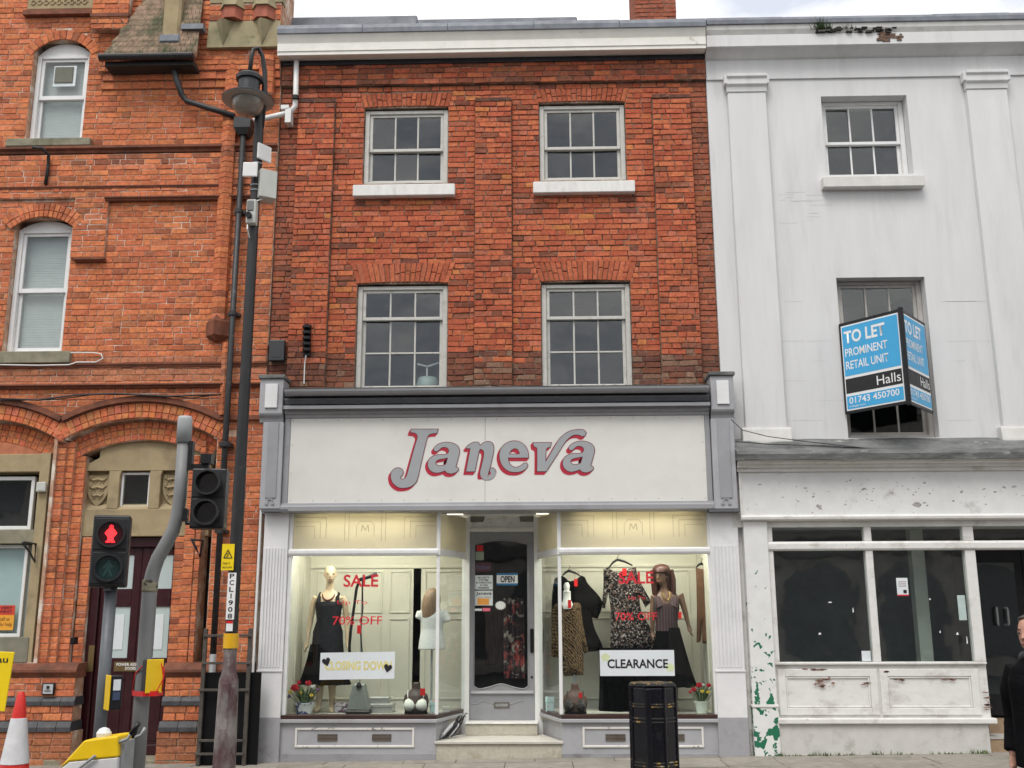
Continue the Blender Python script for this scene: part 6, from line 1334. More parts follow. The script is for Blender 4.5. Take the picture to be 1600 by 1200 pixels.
# stone weathering and turret stages at the top right
zs0, zs1 = lz(80, LY-.1), lz(38, LY-.1)
sg = MB(); xa, xb = lx(326, 60, LY-.1), LXR-.01
sg.extr([(LY-.088, zs0), (LY-.16, zs0), (LY-.13, zs1), (LY-.088, zs1)], xa, xb)
for p in (349, 410):
    x = lx(p, 60, LY-.15); sg.add([(x-.12, LY-.13, zs1), (x+.12, LY-.13, zs1), (x, LY-.17, zs0+.03), (x, LY-.29, zs1-.05)], [(0, 3, 2), (3, 1, 2), (0, 1, 3)])
sg.build('stone_weathering', STONEG, LB)
sb_ = []
for p in (332, 382, 424): pass
lay(sb_, xa, xb, zs1+.003, lz(13, LY-.1), LY-.14, lpal, rag=.003)
MB().box(xa+.003, xb-.003, LY-.128, LY, zs1+.002, lz(-60)).build('turret_core', MORTAR_L, LB)
tc_ = [o for o in LB.children if o.name.startswith('turret_core')][0]; emit_bricks(tc_, sb_, nmax=120)
for p in (360, 410):
    x = lx(p, 30, LY-.2); MB().slab([(x-.15, LY-.142), (x-.07, LY-.24), (x+.07, LY-.24), (x+.15, LY-.142)], zs1+.0, lz(14, LY-.2)).build('turret_facet', mat('red_facet_brick', (.33, .10, .06), .85, var=.3, scale=8, bump=.4), LB)
    MB().add([(x-.17, LY-.14, lz(14, LY-.2)), (x-.08, LY-.27, lz(14, LY-.2)), (x+.08, LY-.27, lz(14, LY-.2)), (x+.17, LY-.14, lz(14, LY-.2)), (x-.1, LY-.1, lz(-20)), (x+.1, LY-.1, lz(-20))], [(0, 1, 4), (1, 2, 5, 4), (2, 3, 5), (3, 2, 1, 0)]).build('turret_weathering', STONEG, LB)
MB().box(xa, xb+.02, LY-.145, LY, lz(10, LY-.1), lz(-90)).build('upper_stone', STONEG, LB)
# carved stone panel and brick pier at the top left
MB().box(lx(46, 10), lx(150, 10), LY-.06, LY+.0, lz(16), lz(-70)).build('carved_panel', STONE, LB, bevel=.01)
cr_ = MB()
for i in range(9):
    x = lx(56+i*10, 5); cr_.tube([(x+.04*math.cos(t_)*(1-.08*t_), LY-.062, lz(6)+.045*math.sin(t_)*(1-.08*t_)) for t_ in [j*.7 for j in range(10)]], .012, 6)
cr_.build('carving', STONE, LB)['kind'] = 'stuff'
MB().box(lx(40, 20), lx(152, 20), LY-.08, LY, lz(25), lz(17)).build('panel_ledge', TERRA, LB, bevel=.006)
pr_ = []; px0_, px1_ = lx(152, 50), lx(209, 50)
lay(pr_, px0_, px1_, lz(58), lz(-100), LY-.22, lpal, rag=.003); pcx = MB().box(px0_+.004, px1_-.004, LY-.208, LY-.09, lz(58), lz(-100)).build('pier', MORTAR_L, LB)
emit_bricks(pcx, pr_, nmax=100)
for i, y in enumerate((38, 48)): MB().box(px0_-.01, px1_+.01, LY-.235+.02*i, LY-.09, lz(y+2), lz(y-3)).build('pier_band', TERRA, pcx)
# windows ------------------------------------------------------------------
GREYBL = mat('pale_blind', (.44, .455, .46), .7, var=.05, bump=0)
for nm, (z0, zs_, zc, zm, R_) in (('second floor sash window with pale blind', (UWZ0, UWS, UWC, lz(145), RU_)), ('first floor sash window with pale blind', (LWZ0, LWS, LWC, lz(449), RL_))):
    wn = sash_window(LB, wx0+.005, wx1-.005, z0, zs_+.01, LY+.10, zm, 1, 1, 1, fm=SASH2, gm=GLASS, fw=.06, rail=.07, label=nm, room=False)
    hw = (wx1-wx0)/2-.006; cx = (wx0+wx1)/2; cz_ = zc-R_
    MB().prism([(cx-hw, zs_+.011), (cx+hw, zs_+.011)]+[(cx+(R_-.002)*math.sin(t_), cz_+(R_-.002)*math.cos(t_)) for t_ in [lerp(1, -1, i/12)*math.asin(hw/R_) for i in range(13)]], LY+.11, LY+.2).build('window_head', SASH2, wn)
    bl = MB(); n = 46
    for i in range(n):
        z = lerp(z0+.05, zs_-.03, i/n); bl.extr([(LY+.23, z), (LY+.235, z), (LY+.238, z+(zs_-z0)/n*1.0), (LY+.233, z+(zs_-z0)/n*1.0)], wx0+.06, wx1-.06)
    bl.build('blind_slats', GREYBL, wn)['kind'] = 'stuff'
    MB().box(wx0, wx1, LY+.3, LY+.32, z0, zc).build('blind_backing', GREYBL, wn)
t = thing('vent_board', 'square dark extractor board hung inside the top left window', 'vent', (lx(97, 113), LY+.13, lz(126)))
MB().box(lx(84, 113, LY+.1), lx(113, 113, LY+.1), LY+.128, LY+.14, lz(126, LY+.1), lz(101, LY+.1)).build('board', mat('greenish_board', (.13, .13, .10), .6), t, bevel=.006)
MB().box(lx(82, 113, LY+.1), lx(117, 113, LY+.1), LY+.1405, LY+.144, lz(131, LY+.1), lz(99, LY+.1)).build('frame_sheet', PAPER, t)
SST = mat('grey_stone_sill', (.24, .22, .155), .9, var=.2, scale=7, bump=.4, col2=(.11, .11, .07), p2=(.5, .75), s2=4)
MB().box(lx(13, 220), lx(144, 220), LY-.07, LY+.2, lz(229), lz(217)-.001).build('window_sill', SST, LB, bevel=.008)
MB().box(LXL+1.0, lx(112, 560), LY-.07, LY+.2, lz(567.5), lz(549)-.001).build('window_sill', SST, LB, bevel=.008)
# jamb orders beside the door
def order(px0, px1, py0, py1, Y, ref, nm='jamb_brick'):
    out = []; xa, xb = lx(px0, ref, Y), lx(px1, ref, Y); z0, z1 = lz(py1, Y), lz(py0, Y); n = round((z1-z0)/.077); h = (z1-z0)/n
    for i in range(n): out.append(([(xa+.002, z0+i*h+.004), (xb-.002, z0+i*h+.004), (xb-.002, z0+(i+1)*h-.004), (xa+.002, z0+(i+1)*h-.004)], Y+U(-.005, .005), lpal(xa, z0+i*h)))
    core = MB().box(xa+.003, xb-.003, Y+.011, LY+.4, z0, z1).build('jamb_core', MORTAR_L, LB)
    emit_bricks(core, out, nmax=80, name=nm)
jambs = MB()
order(73, 89, 690, 1036, LY+.045, 860); order(90.5, 103, 690, 1036, LY+.085, 860); order(104.5, 122, 712, 1036, LY+.14, 860)
order(123.5, 139, 839, 1036, LY+.2, 900); order(269.5, 285, 839, 1036, LY+.2, 900); order(286.5, 303, 712, 1036, LY+.14, 860); order(304, 312.5, 690, 1036, LY+.085, 860)
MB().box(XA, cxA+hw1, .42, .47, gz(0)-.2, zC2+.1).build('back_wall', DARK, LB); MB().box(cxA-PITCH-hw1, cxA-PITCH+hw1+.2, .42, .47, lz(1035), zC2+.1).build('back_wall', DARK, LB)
# pier bricks left of the orders are the main wall; plinth stages
PLM = [(zPl, lz(1036), .10)]
def plinth(xa, xb):
    MB().extr([(LY+.2, lz(1058)), (LY-.04, lz(1058)), (LY-.06, lz(1054)), (LY-.09, lz(1050)), (LY-.09, lz(1046)), (LY-.03, lz(1036)), (LY+.2, lz(1035))], xa, xb).build('plinth_moulding', TERRA, LB, bevel=.004)
    out = []
    lay(out, xa+.02, xb-.02, lz(1088), lz(1058)-.002, LY-.045, lpal, rag=.002); lay(out, xa+.02, xb-.02, lz(1126), lz(1102), LY-.05, lpal, rag=.002); lay(out, xa-.02, xb+.02, gz(xa)-.05, lz(1142), LY-.10, lambda x, z: cmix(lpal(x, z), (.17, .10, .06), .5), rag=.003)
    c = MB(); c.box(xa+.023, xb-.023, LY-.033, LY+.2, lz(1126), lz(1058)-.003); c.box(xa-.017, xb+.017, LY-.088, LY+.2, gz(xa)-.08, lz(1142)); pcore = c.build('plinth', MORTAR_L, LB)
    emit_bricks(pcore, out, nmax=150)
    x = xa
    while x < xb-.05:
        e = min(x+.226, xb)
        for y0, y1, pr in ((1088, 1102, .065), (1126, 1142, .12)): MB().extr([(LY+.2, lz(y1)+.001), (LY-pr, lz(y1)+.001), (LY-pr, lz(y1)+.05), (LY-pr+.03, lz(y0)-.002), (LY+.2, lz(y0)-.002)], x+.003, e-.003).build('blue_brick', BLUEB, pcore)
        x = e
plinth(LXL, xdl-.0); plinth(xdr+.0, LXR-.0)
# sandstone tympanum with shields and fanlight ------------------------------
YT = LY+.20
ta = xdl-.06; tb_ = xdr+.06
tz = lambda y: Z(205, y, YT)
arcp = [(cxA+(R2)*math.sin(t_), zC2-R2+R2*math.cos(t_)) for t_ in [lerp(-1, 1, i/16)*a2 for i in range(17)]]
st_ = MB().prism([(max(ta, x), z) for x, z in arcp]+[(cxA+hw2+.05, tz(735)), (cxA-hw2-.05, tz(735))], YT, YT+.2).build('stone_panel', STONE, LB)
ZA, ZB_ = tz(735), tz(795)
MB().box(cxA-hw2-.05, cxA+hw2+.05, YT, YT+.2, tz(838), ZB_).build('stone_lintel', STONE, st_, bevel=.006)
ww = (X(234, 765, YT)-X(187, 765, YT))/2; cW = X(209, 765, YT)
bays = [(cW-ww-.14-.30, cW-ww-.14), (cW-ww, cW+ww), (cW+ww+.14, cW+ww+.14+.30)]
prev = cxA-hw2-.05
for a, b in bays+[(cxA+hw2+.05, None)]:
    MB().prism([(prev, ZB_+.001), (a, ZB_+.001), (a, ZA-.06), (a+(.02 if b else 0), ZA-.001), (prev-.0, ZA-.001), (prev, ZA-.06)], YT+.002, YT+.2).build('stone_mullion', STONE, st_, bevel=.006)
    prev = b if b else prev
MB().box(bays[0][0]-.02, bays[0][1]+.02, YT+.09, YT+.19, ZB_, ZA).build('recess_back', STONE, st_); MB().box(bays[2][0]-.02, bays[2][1]+.02, YT+.09, YT+.19, ZB_, ZA).build('recess_back', STONE, st_)
for a, b in bays:
    MB().extr([(YT+.09, ZB_), (YT+.01, ZB_), (YT+.09, ZB_+.07)], a+.001, b-.001).build('sloping_sill', STONE, st_)
for a, b in (bays[0], bays[2]):
    c = (a+b)/2; h = (b-a)*.46; zt_ = ZA-.04; zb_ = ZB_+.03
    sh = MB().prism(catmull([(c-h, zt_), (c, zt_-.015), (c+h, zt_), (c+h, lerp(zt_, zb_, .5)), (c+h*.6, lerp(zt_, zb_, .8)), (c, zb_), (c-h*.6, lerp(zt_, zb_, .8)), (c-h, lerp(zt_, zb_, .5))], 5, 40), YT+.055, YT+.088).build('shield', STONE, st_, bevel=.006)
    li = MB()
    for j in range(3):
        zz = lerp(zt_, zb_, .18+.24*j); w_ = h*(.8 if j < 2 else .55)
        li.tube([(c-w_, YT+.05, zz+.02), (c-w_*.5, YT+.046, zz), (c, YT+.046, zz+.012), (c+w_*.6, YT+.046, zz-.004), (c+w_, YT+.05, zz+.03)], [.012, .018, .016, .016, .006], 6)
        for d in (-.55, -.15, .35, .7): li.tube([(c+d*w_, YT+.05, zz), (c+d*w_-.02, YT+.05, zz-.04)], .007, 5)
        li.tube([(c-w_*.85, YT+.048, zz+.03), (c-w_*.7, YT+.044, zz+.035)], .02, 6)
    li.build('carved_lions', STONE, sh)['kind'] = 'stuff'
m_ = MB(); a, b = bays[1]; ring(m_, a+.005, b-.005, ZB_+.015, ZA-.02, YT+.055, YT+.09, .028); fl_ = m_.build('fanlight', WHITEP, LB, bevel=.003); MB().box(a+.03, b-.03, YT+.07, YT+.076, ZB_+.04, ZA-.045).build('pane', DARKG, fl_); MB().box(a, b, YT+.3, YT+.32, ZB_, ZA).build('dark_backing', DARK, fl_)
# maroon doors ------------------------------------------------------------
YDO = LY+.32; MAR = mat('maroon_door', (.035, .006, .009), .35, var=.15, scale=6, bump=.08)
dz = lambda y: Z(195, y, YDO); da, db = X(127, 1015, LY)-.02, X(260, 1027, LY)+.05
ztop_ = Z(205, 838, YT); zb0 = dz(1180)
fr = MB(); fr.box(da-.05, da+.06, YDO-.05, YDO+.06, zb0, ztop_); fr.box(db-.06, db+.05, YDO-.05, YDO+.06, zb0, ztop_); fr.box(da+.06, db-.06, YDO-.05, YDO+.06, ztop_-.13, ztop_); fr.build('door_frame', MAR, LB, bevel=.01)
mid = (da+db)/2
for i, (a, b) in enumerate(((da+.062, mid-.002), (mid+.002, db-.062))):
    lf = MB(); zt_ = ztop_-.132; cuts = [zb0, dz(1135), dz(1058), dz(1030), dz(940), dz(920), dz(870), zt_]
    ring(lf, a, b, zb0, zt_, YDO, YDO+.045, .10, .09, .12)
    for q0, q1 in ((dz(1062), dz(1028)), (dz(948), dz(920))): lf.box(a+.10, b-.10, YDO, YDO+.045, q0, q1)
    lf.box(a+.10, b-.10, YDO+.018, YDO+.03, zb0+.12, dz(1062))
    dd = lf.build('door', MAR, LB, bevel=.006)
    PALE = mat('frosted_pane', (.48, .56, .55), .25, var=.05, scale=3, bump=0)
    MB().box(a+.101, b-.101, YDO+.018, YDO+.024, dz(1028), dz(948)).build('pane', PALE, dd); MB().box(a+.101, b-.101, YDO+.018, YDO+.024, dz(920), zt_-.09).build('pane', PALE, dd)
    p_ = MB(); ring(p_, a+.14, b-.14, zb0+.17, dz(1068), YDO+.008, YDO+.0178, .02); p_.build('panel_bead', MAR, dd)
    MB().box(a+.16, b-.17, YDO+.012, YDO+.0175, dz(1015), dz(960)).build('paper_notice', PAPER, dd)
BRS = mat('brass_plate', (.20, .14, .06), .4, metal=.5, var=.15)
t = thing('door_plaque', 'brass POWER ASSISTED DOORS plaque across the maroon doors', 'plaque', (mid, YDO, dz(1050)))
xa, xb, z0, z1 = X(178, 1042, YDO-.01), X(230, 1042, YDO-.01), dz(1049), dz(1034); MB().box(xa, xb, YDO-.008, YDO-.001, z0, z1).build('plate', BRS, t)
lettering('lettering', 'POWER ASSISTED', WHITE, t, (xa+.03, YDO-.009, z0+.065), EX, EZ, xb-xa-.06, .035, bold=.02); lettering('lettering', 'DOORS', WHITE, t, (xa+.14, YDO-.009, z0+.018), EX, EZ, xb-xa-.28, .035, bold=.02)
t = thing('push_plate', 'tall brass push plate at the left door edge', 'plate', (X(141, 1030, YDO), YDO, dz(1048))); MB().box(X(137, 1030, YDO-.06), X(146, 1030, YDO-.06), YDO-.056, YDO-.051, dz(1049), dz(1008)).build('plate', BRS, t)
MB().box(da-.3, db+.3, LY-.1, YDO+.1, gz(da)-.1, zb0-.002).build('door_step', SST, LB, bevel=.01)
# ground floor window left: stone lintel, small light, lower pale window ------
wxa, wxb = LXL+.5, lx(44, 880)
c2_ = cxA-PITCH
MB().box(c2_-hw1, lx(62, 720), LY+.06, LY+.35, lz(735), lz(707)).build('window_lintel', STONE, LB, bevel=.006)
hb_ = []
MB().prism([(c2_+R2*math.sin(t_)*1.0, zC2-R2+R2*math.cos(t_)) for t_ in [lerp(-1, 1, i/16)*a2 for i in range(17)]]+[(c2_+hw1, lz(706)), (c2_-hw1, lz(706))], LY+.12, LY+.3).build('tympanum', mat('herringbone_brick', (.45, .16, .08), .85, var=.25, scale=9, bump=.4), LB)
MB().box(lx(57, 780), lx(72, 780), LY+.012, LY+.3, lz(1035), lz(706)).build('window_jamb', STONE, LB)
g0, g1 = lx(6, 780, LY+.14), lx(52, 780, LY+.14)
m_ = MB(); ring(m_, g0-.02-.5, g1, lz(825), lz(741), LY+.14, LY+.2, .045); sw_ = m_.build('upper_light', SASH2, LB, bevel=.004); MB().box(g0-.5, g1-.03, LY+.16, LY+.166, lz(822), lz(744)).build('pane', DARKG, sw_); MB().box(g0-.6, g1+.05, LY+.4, LY+.42, lz(830), lz(738)).build('dark_backing', DARK, sw_)
MB().box(LXL+.3, lx(56, 835), LY+.05, LY+.35, lz(848), lz(826)).build('window_transom', SST, LB, bevel=.006)
m_ = MB(); ring(m_, g0-.6, lx(38, 920, LY+.14), lz(995), lz(849), LY+.14, LY+.2, .04); lw_ = m_.build('lower_light', SASH2, LB, bevel=.004); MB().box(g0-.57, lx(36, 920, LY+.14), LY+.16, LY+.166, lz(992), lz(852)).build('pane', GLASS, lw_); MB().box(g0-.6, lx(44, 920, LY+.2), LY+.21, LY+.22, lz(1000), lz(849)).build('blind', mat('pale_blue_blind', (.50, .60, .62), .6, var=.05, bump=0), lw_)
MB().box(LXL+.3, lx(44, 1010), LY+.0, LY+.35, lz(1035), lz(995)).build('window_apron', mat('grey_green_apron', (.20, .19, .14), .8, var=.2), LB, bevel=.006)
t = thing('poll_sticker', 'orange and red notice stuck in the lower left window', 'sticker', (lx(8, 965), LY+.13, lz(985)))
MB().box(lx(-14, 965, LY+.13), lx(22, 965, LY+.13), LY+.13, LY+.136, lz(984, LY+.13), lz(945, LY+.13)).build('sheet', mat('orange_notice', (.75, .34, .03), .5, var=.1, bump=0), t); MB().box(lx(-14, 965, LY+.13), lx(22, 965, LY+.13), LY+.128, LY+.1295, lz(960, LY+.13), lz(945, LY+.13)).build('red_header', mat('red_notice', (.60, .05, .03), .5, bump=0), t)
text_px('lettering', 'VERY\nFIRST', INK, t, (1, 948), (19, 958), LY+.127, bold=.02); text_px('lettering', 'call us\nfor help', mat('brown_print', (.15, .06, .02)), t, (0, 964), (18, 980), LY+.128)
# small tiled roof over the bay, gutter, stone pinnacle -----------------------
YE = -.36; TILEM = mat('mossy_roof_tile', (.26, .175, .12), .9, var=.5, scale=9, bump=.5, col2=(.075, .08, .04), p2=(.42, .6), s2=2.5, col3=(.36, .30, .24), p3=(.62, .75), s3=7)
xe0, xe1, ze = X(162, 84, YE), X(308, 84, YE), Z(235, 84, YE)
YR = LY-.11; xr0, xr1, zr = X(228, -6, YR), X(318, -6, YR), Z(270, -6, YR)
rf = MB().add([(xe0, YE, ze-.01), (xe1, YE, ze-.01), (xr1, YR, zr-.01), (xr0, YR, zr-.01), (xe0, YE, ze-.06), (xe1, YE, ze-.06), (xr1, YR, zr-.3), (xr0, YR, zr-.3)], [(0,1,2,3),(7,6,5,4),(0,4,5,1),(1,5,6,2),(3,7,4,0)]).build('bay_roof', TERRA, LB)
nr = 11
for i in range(nr):
    t0, t1 = i/nr, (i+1.35)/nr; nt_ = 17 if i < 8 else 13
    for j in range(nt_):
        u0, u1 = (j+(i % 2)*.5)/nt_, min(1, (j+1+(i % 2)*.5)/nt_)
        if u0 >= 1: continue
        P = lambda u, t_, h: (lerp(lerp(xe0, xr0, t_), lerp(xe1, xr1, t_), u), lerp(YE, YR, t_), lerp(ze, zr, t_)+h)
        hh = .05+U(-.008, .01); e = .004/(xe1-xe0)
        vs = [P(u0+e, t0, .0), P(u1-e, t0, .0), P(u1-e, t1, -.004), P(u0+e, t1, -.004), P(u0+e, t0, hh), P(u1-e, t0, hh), P(u1-e, t1, .008), P(u0+e, t1, .008)]
        MB().add(vs, [(0,3,2,1),(4,5,6,7),(0,1,5,4),(1,2,6,5),(2,3,7,6),(3,0,4,7)]).build('roof_tile', TILEM, rf)
gt = [(YE-.05+.055*math.cos(a), ze-.06+.055*math.sin(a)) for a in [math.pi+k*math.pi/8 for k in range(9)]]
MB().extr(gt+[(YE+.003, ze-.045), (YE-.1, ze-.045)], xe0-.03, xe1-.03).build('gutter', BLACKM, rf)
MB().slab([(xe0+.02, YE+.02), (xe1-.05, YE+.02), (xe1-.05, LY), (xe0+.02, LY)], ze-.16, ze-.09).build('soffit', mat('black_soffit', (.03, .028, .026), .8), rf)
for p in (): MB().extr([(LY, ze-.26), (LY, ze-.161), (YE+.06, ze-.161), (YE+.08, ze-.2)], X(p, 95, -.3)-.05, X(p, 95, -.3)+.05).build('eaves_bracket', mat('black_soffit', (.03, .028, .026)), rf)
ms = MB(); x_ = X(268, 80, YE); tuft(ms, x_, YE+.08, ze, 160, .16, .07); tuft(ms, x_-.5, YE+.02, ze-.02, 50, .3, .03); ms.build('gutter_moss', MOSS, rf)['kind'] = 'stuff'
YPn = -.32; xp0, xp1 = X(254, 30, YPn), X(281, 30, YPn); MB().box(xp0, xp1, YPn, YPn+.3, Z(268, 58, YPn), Z(268, -60, YPn)).build('stone_pinnacle', STONE, LB, bevel=.03)
MB().box(xp0-.02, xp1+.02, YPn-.03, YPn+.3, Z(268, 62, YPn)-.05, Z(268, 54, YPn)).build('lead_apron', LEAD, LB, bevel=.02)
MB().extr([(YPn-.02, Z(300, 46, YPn)), (YPn+.1, Z(300, 46, YPn)), (YPn+.1, Z(300, 38, YPn)), (YPn-.02, Z(300, 38, YPn))], xp1+.03, X(318, 42, YPn)).build('lead_flashing', LEAD, LB)
# rainwater pipe: gutter outlet, swan neck, hopper, downpipe
YQ = LY-.12
dp = MB().tube([P3(270, 92, YE+.05), P3(271, 105, YE+.2), P3(276, 125, -.3), P3(284, 148, YQ), P3(292, 158, YQ), P3(330, 170, YQ), P3(366, 181, YQ)], .04, 10).build('swan_neck_pipe', BLACKM, LB, smooth=True)
hx = X(381, 195, YQ); MB().add([(hx-.11, YQ-.09, Z(381, 187, YQ)), (hx+.11, YQ-.09, Z(381, 187, YQ)), (hx+.11, YQ+.1, Z(381, 187, YQ)), (hx-.11, YQ+.1, Z(381, 187, YQ)), (hx-.06, YQ-.05, Z(381, 212, YQ)), (hx+.06, YQ-.05, Z(381, 212, YQ)), (hx+.06, YQ+.1, Z(381, 212, YQ)), (hx-.06, YQ+.1, Z(381, 212, YQ)), (hx-.11, YQ-.09, Z(381, 203, YQ)), (hx+.11, YQ-.09, Z(381, 203, YQ)), (hx+.11, YQ+.1, Z(381, 203, YQ)), (hx-.11, YQ+.1, Z(381, 203, YQ))],
   [(0,1,2,3),(0,8,9,1),(1,9,10,2),(2,10,11,3),(3,11,8,0),(8,4,5,9),(9,5,6,10),(10,6,7,11),(11,7,4,8),(4,7,6,5)]).build('rain_hopper', BLACKM, LB)
MB().tube([(hx, YQ, Z(381, 212, YQ)), (hx, YQ, Z(360, 610, YQ)), (hx, YQ, Z(335, 1022, YQ))], .038, 12).build('downpipe', BLACKM, LB, smooth=True)
MB().tube([(hx, YQ, Z(335, 1022, YQ)), (hx, YQ, gz(hx))], .04, 12).build('pipe_foot', GALV, LB, smooth=True)
for y, s_ in ((490, .052), (695, .075), (330, .046), (830, .046)):
    z = Z(360, y, YQ); MB().lathe((hx, YQ, z-.035), [(s_*.8, 0), (s_, .01), (s_, .06), (s_*.8, .07)], 14).build('pipe_collar', BLACKM, LB); MB().box(hx-.075, hx+.075, YQ+.03, LY-.0, z-.02, z+.02).build('pipe_bracket', BLACKM, LB)
# ironwork, cables and small boxes on the facades
def iron(lbl, pts, Y, r=.014, nm='iron_bracket', cat='bracket', m_=None):
    o = MB().tube([P3(a, b, y_) for a, b, y_ in pts], r, 6).build(nm, m_ or BLACKM, None, smooth=True); tag(o, lbl, cat); return o
iron('black iron bracket under the second floor sill, far left', [(50, 230, LY-.25), (66, 232, LY-.2), (76, 242, LY-.1), (75, 262, LY-.08), (71, 288, LY-.06)], LY, .022)
iron('small black iron bracket above the pale window', [(35, 848, LY-.3), (46, 862, LY-.15), (54, 878, LY-.02), (56, 850, LY-.02), (37, 847, LY-.3)], LY)
iron('small black iron bracket right of the door arch', [(299, 842, LY-.2), (307, 858, LY-.1), (312, 870, LY-.02), (317, 845, LY-.02), (300, 843, LY-.2)], LY)
iron('white cable looping from the first floor sill', [(0, 570, LY-.09), (60, 571, LY-.09), (108, 570, LY-.08), (120, 566, LY-.03), (150, 566, LY-.03), (161, 560, LY-.03), (158, 553, LY-.03), (145, 551, LY-.03), (110, 551, LY-.08)], LY, .009, 'cable', 'cable', WPLAST)
iron('thick black cables draped above the door arch hoods', [(0, 623, LY-.08), (60, 625, LY-.08), (120, 617, LY-.08), (180, 615, LY-.08), (260, 619, LY-.08), (340, 617, LY-.08)], LY, .012, 'cable', 'cable')
iron('thin black cable running to the drainpipe over door arch', [(0, 626, LY-.06), (90, 624, LY-.06), (150, 616, LY-.06), (220, 617, LY-.06), (300, 622, LY-.06), (352, 615, LY-.06)], LY, .007, 'cable', 'cable')
def cbox(nm, lbl, cat, a, b, Y, dpth, m_, bev=.008):
    x0, z1 = W(a[0], a[1], Y); x1, z0 = W(b[0], b[1], Y); t = thing(nm, lbl, cat, ((x0+x1)/2, Y+dpth, z0)); MB().box(x0, x1, Y, Y+dpth, z0, z1).build('case', m_, t, bevel=bev, seg=2); MB().box(x0+(x1-x0)*.2, x1-(x1-x0)*.2, Y-.004, Y-.0005, z0+(z1-z0)*.15, z0+(z1-z0)*.3).build('cover', m_, t); return t
cbox('junction_box', 'small grey junction box beside the left arched window', 'box', (57, 753), (70, 768), LY-.05, .05, GPLAST)
cbox('alarm_box', 'black alarm box on the brick joint above the shop console', 'box', (421, 531), (443, 563), -.12, .10, mat('slate_plastic', (.035, .037, .042), .4))
t = thing('cable_terminal', 'black stacked cable terminal on the left brick pilaster', 'electrical fitting', (X(479, 540, -.12), -.10, Z(479, 560, -.12)))
for i, y in enumerate((510, 519, 528, 537, 546)): 
    x, z = W(479, y, -.12); MB().lathe((x, -.11, z-.03), [(.03, 0), (.055, .012), (.055, .04), (.03, .055)], 12).build('insulator', BLACK, t)
MB().box(X(474, 535, -.09), X(485, 535, -.09), -.09, -.064, Z(479, 556, -.09), Z(479, 507, -.09)).build('back_plate', BLACK, t); MB().tube([P3(478, 555, -.1), P3(476, 570, -.08), P3(475, 600, -.08)], .008, 6).build('lead_wire', WPLAST, t)
cbox('door_bell', 'small black doorbell on the brick jamb by maroon doors', 'bell', (110, 996), (115, 1007), LY+.02, .12, BLACK, .003)
t = cbox('access_button', 'square disabled access push plate on plinth bricks', 'button', (66, 1067), (84, 1086), LY-.08, .03, BLACK)
x0, z1 = W(68, 1069, LY-.083); x1, z0 = W(82, 1084, LY-.083); MB().box(x0, x1, LY-.086, LY-.0845, z0, z1).build('face_plate', mat('steel_plate', (.45, .46, .48), .4), t); lettering('lettering', 'PRESS', INK, t, (x0+.02, LY-.087, z0+.02), EX, EZ, x1-x0-.04, .02, bold=.02); MB().lathe(((x0+x1)/2, LY-.088, z0+.06), [(.018, 0), (.018, .03)], 10).build('symbol', INK, t)
# ------------------------------------------------------------------ street lamp with fittings
YL = -1.6; lxp = X(374, 760, YL); zg_ = gz(lxp)
LAMP = mat('scuffed_black_lamp_paint', (.014, .013, .014), .5, var=.3, scale=10, bump=.25, col2=(.12, .09, .08), p2=(.66, .74), s2=5, st=(1, 1, .5))
LBASE = mat('worn_lamp_base', (.20, .18, .17), .7, var=.35, scale=9, bump=.5, col2=(.09, .045, .05), p2=(.46, .6), s2=4, col3=(.36, .34, .32), p3=(.6, .7), s3=7, st=(1, 1, .6))
LZ = lambda y: Z(372, y, YL)
sl_ = thing('street_lamp', 'tall black street lamp with worn base and hanging lantern', 'street lamp', (lxp, YL, zg_))
smooth_by(MB().lathe((lxp, YL, 0), [(.118, zg_-.05), (.112, LZ(1150)), (.102, LZ(1075)), (.100, LZ(1062)), (.078, LZ(1052)), (.068, LZ(1035)), (.068, LZ(1010))], 20).build('base', LBASE, sl_), 40)
smooth_by(MB().lathe((lxp, YL, 0), [(.067, LZ(1010)), (.066, LZ(760)), (.062, LZ(700)), (.058, LZ(450)), (.055, LZ(165))], 18).build('shaft', LAMP, sl_), 40)
MB().box(lxp-.04, lxp+.04, YL-.112, YL-.085, LZ(1140), LZ(1066)).build('access_door', LBASE, sl_, bevel=.006)
cx_, cy_ = X(388, 150, YL-.12), YL-.12; bz = Z(388, 158, cy_)
arm = [(lxp+.02, YL, LZ(200)), (lxp+.045, YL, LZ(150)), (lxp+.04, YL-.02, LZ(115)), (lxp+.01, YL-.05, LZ(92)), (lxp-.03, YL-.09, LZ(82)), (cx_+.03, cy_, LZ(86)), (cx_+.01, cy_, LZ(97)), (cx_, cy_, Z(388, 118, cy_))]
MB().tube(arm, [.04, .036, .03, .026, .025, .025, .026, .028], 10).build('swan_neck_arm', LAMP, sl_, smooth=True)
lt = smooth_by(MB().lathe((cx_, cy_, bz), [(.30, 0), (.302, .012), (.25, .05), (.165, .10), (.13, .125), (.125, .25), (.15, .26), (.155, .30), (.13, .33), (.04, .345)], 28).build('lantern_canopy', mat('lantern_blue_black', (.016, .019, .022), .4, var=.2, bump=.1), sl_), 35)
smooth_by(MB().lathe((cx_, cy_, bz), [(.20, -.004), (.298, -.003), (.298, -.001), (.2, -.0015)], 28).build('reflector_rim', mat('reflector_white', (.35, .34, .31), .5), lt), 35)
smooth_by(MB().lathe((cx_, cy_, bz-.19), [(.02, 0), (.08, .012), (.14, .045), (.175, .11), (.19, .185)], 24).build('glass_bowl', mat('dusty_bowl', (.22, .19, .155), .25, var=.12, scale=6, bump=.03, coat=.5), lt), 60)
for y in (258, 292, 300): MB().lathe((lxp, YL, LZ(y)), [(.0655, 0), (.0655, .015)], 16).build('strap', GALV, sl_)
